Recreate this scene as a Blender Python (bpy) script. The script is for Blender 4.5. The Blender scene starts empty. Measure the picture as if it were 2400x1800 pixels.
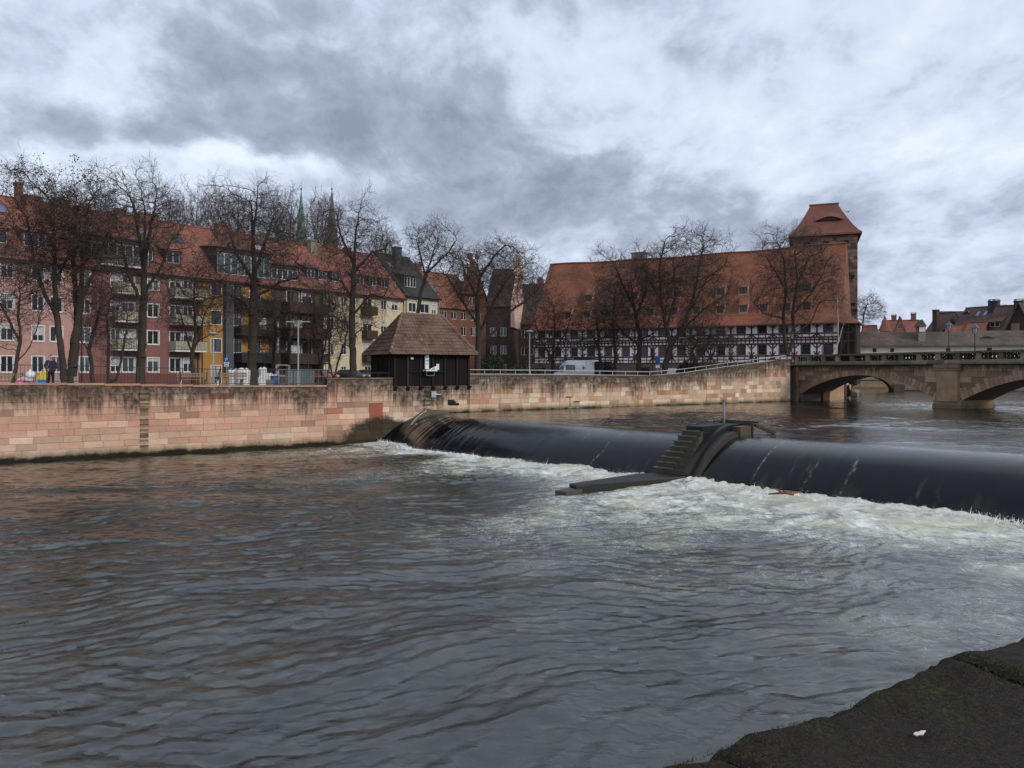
import bpy, math, random
import numpy as np
from mathutils import Vector, Matrix
R = math.radians
scene = bpy.context.scene
coll = scene.collection

# ---------------------------------------------------------------- camera, sky, sun, exposure
ZE = 4.6            # eye height above the lower river
cam_d = bpy.data.cameras.new('camera')
cam_d.sensor_width = 36.0
cam_d.lens = 36.0 * 1800 / 2400
cam_d.shift_y = -32 / 2400
cam_d.clip_start = 0.1
cam_d.clip_end = 4000
cam = bpy.data.objects.new('camera', cam_d)
cam.location = (0, 0, ZE)
cam.rotation_euler = (math.pi / 2, 0, 0)
coll.objects.link(cam)
scene.camera = cam

SUN_EL, SUN_AZ = 32.0, 128.0      # azimuth clockwise from +Y (view direction): behind the right shoulder
world = bpy.data.worlds.new('World')
scene.world = world
world.use_nodes = True

scene.view_settings.view_transform = 'Standard'
scene.view_settings.look = 'None'
scene.view_settings.gamma = 1
scene.view_settings.exposure = 0.30
scene.view_settings.use_curve_mapping = False
scene.cycles.max_bounces = 6
scene.cycles.diffuse_bounces = 3
scene.cycles.glossy_bounces = 3
scene.cycles.transmission_bounces = 2
scene.cycles.use_denoising = True


def srgb(r, g, b):
    return tuple(((c / 255) / 12.92 if c / 255 <= 0.04045 else ((c / 255 + 0.055) / 1.055) ** 2.4) for c in (r, g, b))


class NT:
    """tiny helper round a node tree"""
    def __init__(s, tree):
        s.t = tree; s.n = tree.nodes; s.l = tree.links

    def new(s, kind, **kw):
        nd = s.n.new(kind)
        for k, v in kw.items():
            setattr(nd, k, v)
        return nd

    def put(s, sock, v):
        if isinstance(v, bpy.types.NodeSocket):
            s.l.new(v, sock)
        elif isinstance(v, tuple) and len(v) == 3 and sock.type == 'RGBA':
            sock.default_value = (*v, 1)
        else:
            sock.default_value = v

    def math(s, op, a, b=0.0, clamp=False, c=None):
        m = s.new('ShaderNodeMath', operation=op, use_clamp=clamp)
        s.put(m.inputs[0], a); s.put(m.inputs[1], b)
        if c is not None: s.put(m.inputs[2], c)
        return m.outputs[0]

    def vmath(s, op, a, b=(0, 0, 0)):
        m = s.new('ShaderNodeVectorMath', operation=op)
        s.put(m.inputs[0], a); s.put(m.inputs[1], b)
        return m.outputs[0]

    def mix(s, f, a, b, blend='MIX'):
        m = s.new('ShaderNodeMix', data_type='RGBA', blend_type=blend)
        s.put(m.inputs[0], f); s.put(m.inputs[6], a); s.put(m.inputs[7], b)
        return m.outputs[2]

    def noise(s, vec, scale, detail=3.0, rough=0.55, dist=0.0, out=0):
        m = s.new('ShaderNodeTexNoise')
        if vec is not None: s.put(m.inputs['Vector'], vec)
        m.inputs['Scale'].default_value = scale; m.inputs['Detail'].default_value = detail
        m.inputs['Roughness'].default_value = rough; m.inputs['Distortion'].default_value = dist
        return m.outputs[out]

    def maprange(s, v, a, b, c=0.0, d=1.0, smooth=False):
        m = s.new('ShaderNodeMapRange')
        if smooth: m.interpolation_type = 'SMOOTHSTEP'
        s.put(m.inputs[0], v)
        for i, x in enumerate((a, b, c, d)): s.put(m.inputs[i + 1], x)
        return m.outputs[0]

    def sep(s, v):
        m = s.new('ShaderNodeSeparateXYZ'); s.put(m.inputs[0], v); return m.outputs

    def comb(s, x, y, z):
        m = s.new('ShaderNodeCombineXYZ')
        for i, k in enumerate((x, y, z)): s.put(m.inputs[i], k)
        return m.outputs[0]

    def ramp(s, v, stops):
        m = s.new('ShaderNodeValToRGB')
        e = m.color_ramp.elements
        while len(e) < len(stops): e.new(0.5)
        for i, (p, c) in enumerate(stops):
            e[i].position = p; e[i].color = (*c, 1)
        s.put(m.inputs[0], v)
        return m.outputs[0]


# ---- sky: a Nishita sky seen through broken cloud, all in world directions
def build_world():
    t = NT(world.node_tree)
    t.n.clear()
    sky = t.new('ShaderNodeTexSky')
    sky.sky_type = 'NISHITA'
    sky.sun_disc = False
    sky.sun_elevation = R(SUN_EL)
    sky.sun_rotation = R(SUN_AZ)
    sky.dust_density = 2.0
    tc = t.new('ShaderNodeTexCoord')
    d = tc.outputs['Generated']
    x, y, z = t.sep(d)[0:3]
    zc = t.math('MAXIMUM', z, 0.0)
    # projected on a cloud deck (curved towards the horizon)
    den = t.math('ADD', zc, 0.42)
    px, py = t.math('DIVIDE', x, den), t.math('DIVIDE', y, den)
    plane = t.comb(px, t.math('MULTIPLY', py, 0.8), 0.0)
    warp = t.noise(plane, 1.8, 4, 0.55, out=1)
    plane2 = t.vmath('ADD', plane, t.vmath('MULTIPLY', t.vmath('SUBTRACT', warp, (0.5, 0.5, 0.5)), (0.22, 0.20, 0.0)))
    n1 = t.noise(plane2, 1.6, 8, 0.6)
    n2 = t.noise(t.vmath('ADD', plane2, (13.1, 4.2, 0)), 5.0, 9, 0.56)
    n3 = t.noise(t.vmath('ADD', plane2, (3.1, 7.7, 2)), 17.0, 6, 0.6)
    # broad banks of cloud fixed in azimuth / elevation in front
    yc = t.math('MAXIMUM', y, 0.05)
    wu = t.noise(plane, 4.6, 7, 0.62, out=1)
    wx, wy, _ = t.sep(wu)[0:3]
    u = t.math('ADD', t.math('DIVIDE', x, yc), t.math('MULTIPLY', t.math('SUBTRACT', wx, 0.5), 0.34))
    v = t.math('ADD', t.math('DIVIDE', z, yc), t.math('MULTIPLY', t.math('SUBTRACT', wy, 0.5), 0.17))
    front = t.maprange(y, 0.15, 0.5)
    total = 0.0
    # (u, v, su, sv, tilt, weight)   + darker, - brighter
    for (u0, v0, su, sv, tilt, w) in SKY_BLOBS:
        du, dv = t.math('SUBTRACT', u, u0), t.math('SUBTRACT', v, v0)
        c, s_ = math.cos(tilt), math.sin(tilt)
        a = t.math('ADD', t.math('MULTIPLY', du, c / su), t.math('MULTIPLY', dv, s_ / su))
        b = t.math('ADD', t.math('MULTIPLY', du, -s_ / sv), t.math('MULTIPLY', dv, c / sv))
        q = t.math('ADD', t.math('MULTIPLY', a, a), t.math('MULTIPLY', b, b))
        g = t.math('MULTIPLY', t.math('EXPONENT', t.math('MULTIPLY', q, -1.0)), w)
        total = t.math('ADD', total, g)
    total = t.math('MULTIPLY', total, front)
    total = t.math('DIVIDE', total, t.math('ADD', 1.0, t.math('MULTIPLY', t.math('MAXIMUM', total, 0.0), 0.75)))
    dens = t.math('ADD', t.math('MULTIPLY', t.math('SUBTRACT', n1, 0.5), 0.75), 0.36)
    dens = t.math('ADD', dens, t.math('MULTIPLY', t.math('SUBTRACT', n2, 0.5), 1.3))
    dens = t.math('ADD', dens, t.math('MULTIPLY', t.math('SUBTRACT', n3, 0.5), 0.75))
    dens = t.math('ADD', dens, t.math('MULTIPLY', total, 1.0))
    cloud = t.ramp(dens, [(0.00, (9.7, 10.2, 10.9)), (0.20, (7.5, 8.3, 9.7)), (0.42, (5.75, 6.6, 8.1)),
                          (0.68, (3.95, 4.55, 5.75)), (1.0, (2.7, 3.15, 4.1))])
    thin = t.maprange(dens, 0.05, 0.38, 0.72, 1.0)
    skyb = t.vmath('MULTIPLY', sky.outputs[0], (1.6, 1.6, 1.6))
    col = t.mix(thin, skyb, cloud)
    # below the horizon: dull ground tone
    col = t.mix(t.maprange(z, -0.03, 0.0), (0.9, 0.95, 1.0), col)
    bg = t.new('ShaderNodeBackground')
    t.put(bg.inputs[0], col)
    bg.inputs[1].default_value = 0.086
    out = t.new('ShaderNodeOutputWorld')
    t.l.new(bg.outputs[0], out.inputs[0])


def pxuv(px, py):
    return ((px - 1200) / 1800, (868 - py) / 1800)


SKY_BLOBS = [
    (*pxuv(330, 300), 0.24, 0.050, 0.10, 0.42),
    (*pxuv(720, 190), 0.20, 0.075, -0.05, 0.46),
    (*pxuv(1000, 290), 0.22, 0.060, -0.30, 0.44),
    (*pxuv(1150, 400), 0.18, 0.050, -0.25, 0.36),
    (*pxuv(1000, 30), 0.26, 0.050, 0.0, 0.46),
    (*pxuv(100, 60), 0.10, 0.050, 0.0, 0.26),
    (*pxuv(60, 250), 0.12, 0.06, 0.0, 0.35),
    (*pxuv(1350, 490), 0.30, 0.035, 0.0, 0.34),
    (*pxuv(1780, 125), 0.10, 0.022, 0.35, 0.26),
    (*pxuv(2280, 440), 0.22, 0.035, 0.1, 0.26),
    (*pxuv(780, 400), 0.09, 0.025, 0.1, 0.20),
    (*pxuv(260, 130), 0.12, 0.03, 0.4, -0.30),
    (*pxuv(240, 215), 0.08, 0.022, 0.0, -0.34),
    (*pxuv(550, 365), 0.24, 0.022, -0.05, -0.55),
    (*pxuv(720, 85), 0.12, 0.020, -0.2, -0.30),
    (*pxuv(1700, 330), 0.38, 0.040, 0.0, -0.26),
    (*pxuv(1250, 110), 0.12, 0.025, -0.3, -0.20),
    (*pxuv(1900, 150), 0.40, 0.14, 0.0, -0.10),
    (*pxuv(90, 385), 0.10, 0.020, 0.0, -0.30),
    (*pxuv(1900, 620), 0.5, 0.05, 0.0, 0.12),
    (*pxuv(760, 330), 0.16, 0.035, -0.1, 0.34),
    (*pxuv(1150, 480), 0.22, 0.05, 0.1, 0.36),
    (*pxuv(1650, 530), 0.20, 0.03, 0.1, 0.26),
    (*pxuv(1480, 370), 0.10, 0.018, 0.3, 0.22),
    (*pxuv(2000, 250), 0.12, 0.02, 0.4, 0.18),
    (*pxuv(120, 330), 0.2, 0.03, 0.0, 0.20),
    (*pxuv(1650, 110), 0.06, 0.02, 0.3, 0.22),
]
build_world()

sun_d = bpy.data.lights.new('sun', 'SUN')
sun_d.energy = 1.5
sun_d.angle = R(14)
sun_d.color = (1.0, 0.93, 0.84)
sun = bpy.data.objects.new('sun', sun_d)
az, el = R(SUN_AZ), R(SUN_EL)
to_sun = Vector((math.sin(az) * math.cos(el), math.cos(az) * math.cos(el), math.sin(el)))
sun.rotation_euler = to_sun.to_track_quat('Z', 'Y').to_euler()
coll.objects.link(sun)


# ---------------------------------------------------------------- measuring: a photo pixel and a distance give a point
def P(px, py, d):
    return Vector(((px - 1200) / 1800 * d, d, ZE + (868 - py) / 1800 * d))


def smooth(a, b, x):
    t = max(0.0, min(1.0, (x - a) / (b - a)))
    return t * t * (3 - 2 * t)


class Line:
    """a straight plan line; local x runs along it, local y to its left-hand far side, z up"""
    def __init__(s, x0, y0, x1, y1):
        s.o = Vector((x0, y0)); d = Vector((x1 - x0, y1 - y0)); s.len = d.length
        s.d = d / s.len; s.n = Vector((-s.d.y, s.d.x)); s.ang = math.atan2(s.d.y, s.d.x)

    def a(s, px, off=0.0):
        k = (px - 1200) / 1800
        o = s.o + s.n * off
        return (k * o.y - o.x) / (s.d.x - k * s.d.y)

    def w(s, a, b=0.0):
        return s.o + s.d * a + s.n * b

    def z(s, px, py, off=0.0):
        a = s.a(px, off); w = s.w(a, off)
        return ZE + (868 - py) / 1800 * w.y

    def L(s, x, y, z):          # world -> local
        v = Vector((x, y)) - s.o
        return (v.dot(s.d), v.dot(s.n), z)


# ---------------------------------------------------------------- object bookkeeping
def tag(o, label, cat, group=None):
    o['label'] = label; o['category'] = cat
    if group: o['group'] = group
    return o


def thing(name, label, cat, loc=(0, 0, 0), rot=0.0, group=None):
    o = bpy.data.objects.new(name, None)
    o.empty_display_size = 0.3
    coll.objects.link(o)
    o.location = loc; o.rotation_euler = (0, 0, rot)
    return tag(o, label, cat, group)


class MB:
    def __init__(s):
        s.v = []; s.f = []; s.c = []; s.hasc = False

    def face(s, pts, c=None):
        i = len(s.v); s.v.extend([tuple(p) for p in pts]); s.f.append(tuple(range(i, i + len(pts))))
        s.c.append(c or (1, 1, 1)); s.hasc |= c is not None

    def box(s, x0, x1, y0, y1, z0, z1, c=None):
        if x0 > x1: x0, x1 = x1, x0
        if y0 > y1: y0, y1 = y1, y0
        i = len(s.v)
        s.v += [(x0, y0, z0), (x1, y0, z0), (x1, y1, z0), (x0, y1, z0), (x0, y0, z1), (x1, y0, z1), (x1, y1, z1), (x0, y1, z1)]
        for q in ((0, 3, 2, 1), (4, 5, 6, 7), (0, 1, 5, 4), (1, 2, 6, 5), (2, 3, 7, 6), (3, 0, 4, 7)):
            s.f.append(tuple(i + k for k in q)); s.c.append(c or (1, 1, 1))
        s.hasc |= c is not None
        return s

    def beam(s, p0, p1, w, h, up=(0, 0, 1), c=None):
        p0, p1 = Vector(p0), Vector(p1)
        d = (p1 - p0).normalized(); u = Vector(up)
        if abs(d.dot(u)) > 0.98: u = Vector((1, 0, 0))
        a = d.cross(u).normalized() * w / 2; b = a.cross(d).normalized() * h / 2
        i = len(s.v)
        for q in (p0, p1):
            for e in (-a - b, a - b, a + b, -a + b): s.v.append(tuple(q + e))
        for q in ((0, 1, 2, 3), (7, 6, 5, 4), (0, 4, 5, 1), (1, 5, 6, 2), (2, 6, 7, 3), (3, 7, 4, 0)):
            s.f.append(tuple(i + k for k in q)); s.c.append(c or (1, 1, 1))
        s.hasc |= c is not None
        return s

    def tube(s, p0, p1, r0, r1=None, n=8, caps=True, c=None):
        r1 = r0 if r1 is None else r1
        p0, p1 = Vector(p0), Vector(p1)
        d = (p1 - p0).normalized(); u = Vector((0, 0, 1)) if abs(d.z) < 0.95 else Vector((1, 0, 0))
        a = d.cross(u).normalized(); b = d.cross(a).normalized()
        i = len(s.v)
        for q, r in ((p0, r0), (p1, r1)):
            for k in range(n):
                t = 2 * math.pi * k / n
                s.v.append(tuple(q + a * (r * math.cos(t)) + b * (r * math.sin(t))))
        for k in range(n):
            s.f.append((i + k, i + (k + 1) % n, i + n + (k + 1) % n, i + n + k)); s.c.append(c or (1, 1, 1))
        if caps:
            s.f.append(tuple(i + k for k in reversed(range(n)))); s.c.append(c or (1, 1, 1))
            s.f.append(tuple(i + n + k for k in range(n))); s.c.append(c or (1, 1, 1))
        s.hasc |= c is not None
        return s

    def lathe(s, prof, cx=0, cy=0, n=12, c=None):
        i = len(s.v)
        for (r, z) in prof:
            for k in range(n):
                t = 2 * math.pi * (k + .5) / n
                s.v.append((cx + r * math.cos(t), cy + r * math.sin(t), z))
        for j in range(len(prof) - 1):
            for k in range(n):
                s.f.append((i + j * n + k, i + j * n + (k + 1) % n, i + (j + 1) * n + (k + 1) % n, i + (j + 1) * n + k)); s.c.append(c or (1, 1, 1))
        s.hasc |= c is not None
        return s

    def prism(s, poly, y0, y1, axis='y', c=None):
        """poly: (a, z) outline extruded along y (or x)"""
        n = len(poly); i = len(s.v)
        for yy in (y0, y1):
            for (a, z) in poly:
                s.v.append((a, yy, z) if axis == 'y' else (yy, a, z))
        s.f.append(tuple(i + k for k in range(n))); s.c.append(c or (1, 1, 1))
        s.f.append(tuple(i + n + k for k in reversed(range(n)))); s.c.append(c or (1, 1, 1))
        for k in range(n):
            s.f.append((i + k, i + n + k, i + n + (k + 1) % n, i + (k + 1) % n)); s.c.append(c or (1, 1, 1))
        s.hasc |= c is not None
        return s

    def mesh(s, name, m):
        me = bpy.data.meshes.new(name)
        me.from_pydata(s.v, [], s.f)
        if s.hasc:
            at = me.attributes.new('tint', 'FLOAT_COLOR', 'FACE')
            at.data.foreach_set('color', np.array([(c[0], c[1], c[2], 1.0) for c in s.c], dtype=np.float32).ravel())
        if m is not None: me.materials.append(m)
        me.validate(); me.update()
        return me

    def build(s, name, m, parent=None, smooth_=False, fix=True):
        me = s.mesh(name, m)
        if fix:
            import bmesh
            bm = bmesh.new(); bm.from_mesh(me)
            bmesh.ops.recalc_face_normals(bm, faces=bm.faces)
            bm.to_mesh(me); bm.free()
        if smooth_: me.polygons.foreach_set('use_smooth', [True] * len(me.polygons))
        return link(name, me, parent)


def link(name, me, parent=None, loc=None, rot=None):
    o = bpy.data.objects.new(name, me)
    coll.objects.link(o)
    if parent is not None: o.parent = parent
    if loc is not None: o.location = loc
    if rot is not None: o.rotation_euler = rot
    return o


def np_mesh(name, verts, faces, m, smooth_=True, attrs=None):
    """verts (n,3) array; faces (m,k) array of one polygon size"""
    me = bpy.data.meshes.new(name)
    verts = np.asarray(verts, dtype=np.float32); faces = np.asarray(faces, dtype=np.int32)
    nf, k = faces.shape
    me.vertices.add(len(verts)); me.vertices.foreach_set('co', verts.ravel())
    me.loops.add(nf * k); me.loops.foreach_set('vertex_index', faces.ravel())
    me.polygons.add(nf); me.polygons.foreach_set('loop_start', np.arange(0, nf * k, k, dtype=np.int32))
    me.polygons.foreach_set('use_smooth', np.full(nf, smooth_))
    for nm, arr in (attrs or {}).items():
        a = me.attributes.new(nm, 'FLOAT', 'POINT'); a.data.foreach_set('value', np.asarray(arr, dtype=np.float32))
    me.materials.append(m)
    me.update(calc_edges=True)
    return me


def copy_tree(o, parent=None):
    c = o.copy(); coll.objects.link(c)
    if parent is not None: c.parent = parent
    for ch in [k for k in o.children]:
        copy_tree(ch, c)
    return c


# ---------------------------------------------------------------- materials
MATS = {}


def mat(name, col, rough=0.8, var=0.25, scale=1.5, bump=0.0, bscale=20.0, metal=0.0, spec=0.4, attr=False, fine=0.15, extra=None, clearcoat=0.0, stretch=(1, 1, 1)):
    if name in MATS: return MATS[name]
    m = bpy.data.materials.new(name); m.use_nodes = True
    t = NT(m.node_tree)
    b = t.n['Principled BSDF']
    tc = t.new('ShaderNodeTexCoord')
    vec = tc.outputs['Object']
    if stretch != (1, 1, 1): vec = t.vmath('MULTIPLY', vec, stretch)
    n = t.noise(vec, scale, 5, 0.6)
    n2 = t.noise(vec, scale * 9, 3, 0.6)
    base = (*col,) if not isinstance(col, bpy.types.NodeSocket) else col
    f = t.math('ADD', t.math('MULTIPLY', t.math('SUBTRACT', n, 0.5), 2 * var), 1.0)
    f = t.math('ADD', f, t.math('MULTIPLY', t.math('SUBTRACT', n2, 0.5), 2 * fine))
    c = t.vmath('MULTIPLY', base, t.comb(f, f, f))
    if attr:
        a = t.new('ShaderNodeAttribute'); a.attribute_name = 'tint'
        c = t.vmath('MULTIPLY', c, a.outputs['Vector'])
    if extra: c = extra(t, c, vec)
    t.put(b.inputs['Base Color'], c)
    b.inputs['Roughness'].default_value = rough
    b.inputs['Metallic'].default_value = metal
    b.inputs['Specular IOR Level'].default_value = spec
    b.inputs['Coat Weight'].default_value = clearcoat
    if bump:
        bn = t.new('ShaderNodeBump'); bn.inputs['Strength'].default_value = 1.0; bn.inputs['Distance'].default_value = bump
        t.put(bn.inputs['Height'], t.noise(vec, bscale, 5, 0.6))
        t.l.new(bn.outputs[0], b.inputs['Normal'])
    MATS[name] = m
    return m


def sandstone(name, top, base_moss=0.5, dark=(0.035, 0.03, 0.024), streak=1.0, band=1.2, wet_a=None):
    """block wall: 'tint' attribute per block; weathering black at the top edge (attribute free: local z against local top), moss at the water line"""
    m = bpy.data.materials.new(name); m.use_nodes = True
    t = NT(m.node_tree); b = t.n['Principled BSDF']
    vec = t.new('ShaderNodeTexCoord').outputs['Object']
    x, y, z = t.sep(vec)[0:3]
    a = t.new('ShaderNodeAttribute'); a.attribute_name = 'tint'
    n = t.noise(vec, 2.2, 6, 0.62); n2 = t.noise(vec, 19, 4, 0.65)
    f = t.math('ADD', t.math('MULTIPLY', t.math('SUBTRACT', n, 0.5), 0.42), 1.0)
    f = t.math('ADD', f, t.math('MULTIPLY', t.math('SUBTRACT', n2, 0.5), 0.34))
    c = t.vmath('MULTIPLY', a.outputs['Vector'], t.comb(f, f, f))
    # sandstone bedding lines
    bed = t.noise(t.vmath('MULTIPLY', vec, (1.2, 1, 14)), 1.6, 5, 0.6)
    c = t.mix(t.maprange(bed, 0.56, 0.75, 0, 0.35), c, t.vmath('MULTIPLY', c, (0.72, 0.62, 0.55)))
    # soot / lichen stain below the top edge: patchy, running down in streaks
    ta = t.new('ShaderNodeAttribute'); ta.attribute_name = 'below_top'
    dz = ta.outputs['Fac']
    big = t.noise(t.vmath('MULTIPLY', vec, (1, 1, 0.35)), 0.55, 5, 0.65)
    run = t.noise(t.vmath('MULTIPLY', vec, (4.5, 4.5, 0.35)), 1.5, 5, 0.6)
    q = t.math('ADD', t.math('MULTIPLY', t.math('SUBTRACT', big, 0.5), 2.6 * band), t.math('MULTIPLY', t.math('SUBTRACT', run, 0.5), 1.9 * band * streak))
    q = t.math('ADD', q, t.math('MULTIPLY', t.math('SUBTRACT', n2, 0.5), 0.9 * band))
    st = t.maprange(t.math('SUBTRACT', dz, q), band * 1.35, band * 0.25, 0, 1, True)
    blot = t.noise(vec, 3.4, 5, 0.7)
    st = t.math('MULTIPLY', st, t.maprange(blot, 0.32, 0.56, 0.55, 0.98))
    c = t.mix(st, c, t.mix(t.maprange(n2, 0.4, 0.65), dark, (0.075, 0.065, 0.045)))
    # green lichen here and there
    li = t.math('MULTIPLY', t.maprange(t.noise(vec, 0.9, 5, 0.7), 0.60, 0.72), t.maprange(dz, 1.6, 0.2))
    c = t.mix(t.math('MULTIPLY', li, 0.45), c, (0.17, 0.17, 0.055))
    # moss and wet dark line near the water
    wl = t.new('ShaderNodeAttribute'); wl.attribute_name = 'above_water'
    w = wl.outputs['Fac']
    wob = t.math('ADD', w, t.math('MULTIPLY', t.math('SUBTRACT', t.noise(vec, 1.3, 5, 0.65), 0.5), 0.55))
    c = t.mix(t.math('MULTIPLY', t.maprange(wob, base_moss * 1.3, base_moss * 0.5), 0.75), c, (0.085, 0.085, 0.032))
    c = t.mix(t.maprange(wob, base_moss * 0.62, base_moss * 0.3), c, (0.014, 0.014, 0.009))
    # damp dark corner where the weir meets the wall
    if wet_a is not None:
        cx, rx, cz, rz = wet_a
        e = t.math('ADD', t.math('POWER', t.math('ABSOLUTE', t.math('DIVIDE', t.math('SUBTRACT', x, cx), rx)), 2.0),
                   t.math('POWER', t.math('ABSOLUTE', t.math('DIVIDE', t.math('SUBTRACT', z, cz), rz)), 2.0))
        e = t.math('ADD', e, t.math('MULTIPLY', t.math('SUBTRACT', t.noise(vec, 2.2, 5, 0.7), 0.5), 0.9))
        c = t.mix(t.maprange(e, 1.15, 0.75, 0, 0.95), c, (0.03, 0.024, 0.013))
        # the red patch stone
    t.put(b.inputs['Base Color'], c)
    b.inputs['Roughness'].default_value = 0.88
    b.inputs['Specular IOR Level'].default_value = 0.25
    bn = t.new('ShaderNodeBump'); bn.inputs['Strength'].default_value = 0.9; bn.inputs['Distance'].default_value = 0.03
    t.put(bn.inputs['Height'], t.math('ADD', n, t.math('MULTIPLY', n2, 0.5)))
    t.l.new(bn.outputs[0], b.inputs['Normal'])
    return m


def roof_mat(name, c1, c2, pitch=0.17, dirt=(0.05, 0.035, 0.025), dirt_amt=0.35, moss=0.0):
    """clay tiles: courses along local z, staggered tile to tile colour"""
    m = bpy.data.materials.new(name); m.use_nodes = True
    t = NT(m.node_tree); b = t.n['Principled BSDF']
    vec = t.new('ShaderNodeTexCoord').outputs['Object']
    x, y, z = t.sep(vec)[0:3]
    rowf = t.math('DIVIDE', z, pitch)
    row = t.math('FLOOR', rowf)
    fr = t.math('SUBTRACT', rowf, row)
    xx = t.math('ADD', t.math('DIVIDE', t.math('ADD', x, t.math('MULTIPLY', y, 0.37)), 0.19), t.math('MULTIPLY', t.math('MODULO', row, 2.0), 0.5))
    cell = t.comb(t.math('FLOOR', xx), row, 0.0)
    wn = t.new('ShaderNodeTexWhiteNoise'); wn.noise_dimensions = '3D'; t.put(wn.inputs['Vector'], cell)
    big = t.noise(vec, 0.35, 5, 0.6); mid = t.noise(vec, 1.7, 5, 0.65)
    f = t.math('ADD', t.math('MULTIPLY', wn.outputs['Value'], 0.55), t.math('MULTIPLY', mid, 0.55))
    c = t.mix(f, c1, c2)
    c = t.mix(t.math('MULTIPLY', t.maprange(t.math('ADD', big, t.math('MULTIPLY', mid, 0.4)), 0.62, 0.85), dirt_amt), c, dirt)
    run = t.noise(t.vmath('MULTIPLY', vec, (1, 1, 0.15)), 2.2, 4, 0.6)
    c = t.mix(t.math('MULTIPLY', t.maprange(run, 0.52, 0.72), dirt_amt * 0.6), c, dirt)
    if moss: c = t.mix(t.math('MULTIPLY', t.maprange(t.noise(vec, 0.8, 6, 0.7), 0.5, 0.68), moss), c, (0.07, 0.065, 0.035))
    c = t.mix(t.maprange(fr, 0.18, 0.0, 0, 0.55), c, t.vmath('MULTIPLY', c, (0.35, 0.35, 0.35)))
    t.put(b.inputs['Base Color'], c)
    b.inputs['Roughness'].default_value = 0.82
    b.inputs['Specular IOR Level'].default_value = 0.3
    bn = t.new('ShaderNodeBump'); bn.inputs['Strength'].default_value = 1.0; bn.inputs['Distance'].default_value = 0.05
    t.put(bn.inputs['Height'], t.math('ADD', t.math('SUBTRACT', 1.0, fr), t.math('MULTIPLY', wn.outputs['Value'], 0.5)))
    t.l.new(bn.outputs[0], b.inputs['Normal'])
    return m


def glass_mat(name, tintc=(0.02, 0.024, 0.03), rough=0.08):
    return mat(name, tintc, rough, 0.4, 0.6, spec=0.6, fine=0.05)


def grime(t, c, vec):
    run = t.noise(t.vmath('MULTIPLY', vec, (1, 1, 0.22)), 1.6, 5, 0.62)
    c = t.mix(t.maprange(run, 0.5, 0.75, 0, 0.32), c, t.vmath('MULTIPLY', c, (0.5, 0.46, 0.42)))
    return c


M_white = mat('white_paint', (0.62, 0.62, 0.60), 0.5, 0.12)
M_glass = glass_mat('window_glass')
M_glass_sky = mat('skylight_glass', (0.10, 0.15, 0.22), 0.05, 0.2, 0.5, spec=1.0)  # blue base colour paints the sky's reflection into the pane
M_dark = mat('dark_metal', (0.022, 0.022, 0.024), 0.5, 0.2, metal=0.0)
M_galv = mat('galvanised_steel', (0.36, 0.38, 0.39), 0.45, 0.2, metal=0.6)
M_pole = mat('lamp_pole_paint', (0.34, 0.34, 0.32), 0.5, 0.12)
M_bark = mat('bark', (0.046, 0.036, 0.027), 0.9, 0.45, 3.0, bump=0.04, bscale=9, fine=0.3, stretch=(1, 1, 0.3))
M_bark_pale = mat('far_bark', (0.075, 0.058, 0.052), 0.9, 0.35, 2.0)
M_bark_birch = mat('birch_bark', (0.42, 0.40, 0.37), 0.8, 0.5, 4.0, fine=0.5, stretch=(1, 1, 3))
M_twig = mat('twig', (0.058, 0.042, 0.034), 0.9, 0.3, 2.0)
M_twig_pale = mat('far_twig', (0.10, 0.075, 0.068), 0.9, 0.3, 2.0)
M_seed = mat('dry_seed', (0.075, 0.036, 0.024), 0.9, 0.4, 6.0)
M_timber = mat('oxblood_timber', (0.075, 0.017, 0.014), 0.7, 0.3, 2.0, fine=0.2)
M_wood_dark = mat('tarred_wood', (0.016, 0.012, 0.010), 0.85, 0.5, 1.5, fine=0.4, stretch=(6, 6, 0.5), bump=0.015, bscale=6)
M_wood_brown = mat('brown_wood', (0.045, 0.026, 0.018), 0.8, 0.35, 1.5, fine=0.3, stretch=(5, 5, 0.6))
M_wood_grey = mat('weathered_wood', (0.22, 0.17, 0.12), 0.8, 0.35, 2.0, fine=0.3, stretch=(0.6, 4, 4))
M_concrete = mat('wet_concrete', (0.06, 0.052, 0.038), 0.55, 0.55, 1.6, bump=0.03, bscale=10, fine=0.3, spec=0.5)
M_coping = mat('coping_stone', (0.40, 0.26, 0.19), 0.85, 0.3, 2.0, attr=True, bump=0.01, bscale=14, fine=0.2)

# ================================================================ THE SETTING
QW = Line(-25.4, 38.2, 25.3, 70.0)          # quay wall along the far bank; local y points inland
HL = Line(-44.7, 67.0, -19.4, 100.0)        # house fronts on the left
WS = Line(3.2, 113.1, 39.7, 93.0)           # timber-framed storehouse front (local y inland)
BL = Line(26.9, 70.5, 34.7, 52.0)           # stone bridge, downstream face
CB = Line(47.5, 107.3, 95.0, 96.0)          # covered wall-walk bridge beyond
S2 = math.sqrt(2)
WO = Vector((9.3, 33.3))                    # weir crest at the stepped pier
WL = Line(WO.x, WO.y, WO.x + 0.70710678, WO.y - 0.70710678)   # local x along the weir, y upstream


def structure(o):
    o['kind'] = 'structure'; return o


def flat(name, polys, m):
    mb = MB()
    for p in polys: mb.face(p)
    return structure(mb.build(name, m, fix=False))


M_soil = mat('soil', (0.05, 0.042, 0.03), 0.95, 0.4, 0.2)
M_asphalt = mat('asphalt', (0.075, 0.072, 0.07), 0.9, 0.3, 0.4, bump=0.01, bscale=30)
M_paving = mat('paving', (0.13, 0.12, 0.11), 0.9, 0.35, 0.6, bump=0.01, bscale=12)

flat('ground', [[(-1500, -400, -1.6), (1500, -400, -1.6), (1500, 2500, -1.6), (-1500, 2500, -1.6)]], M_soil)


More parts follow.
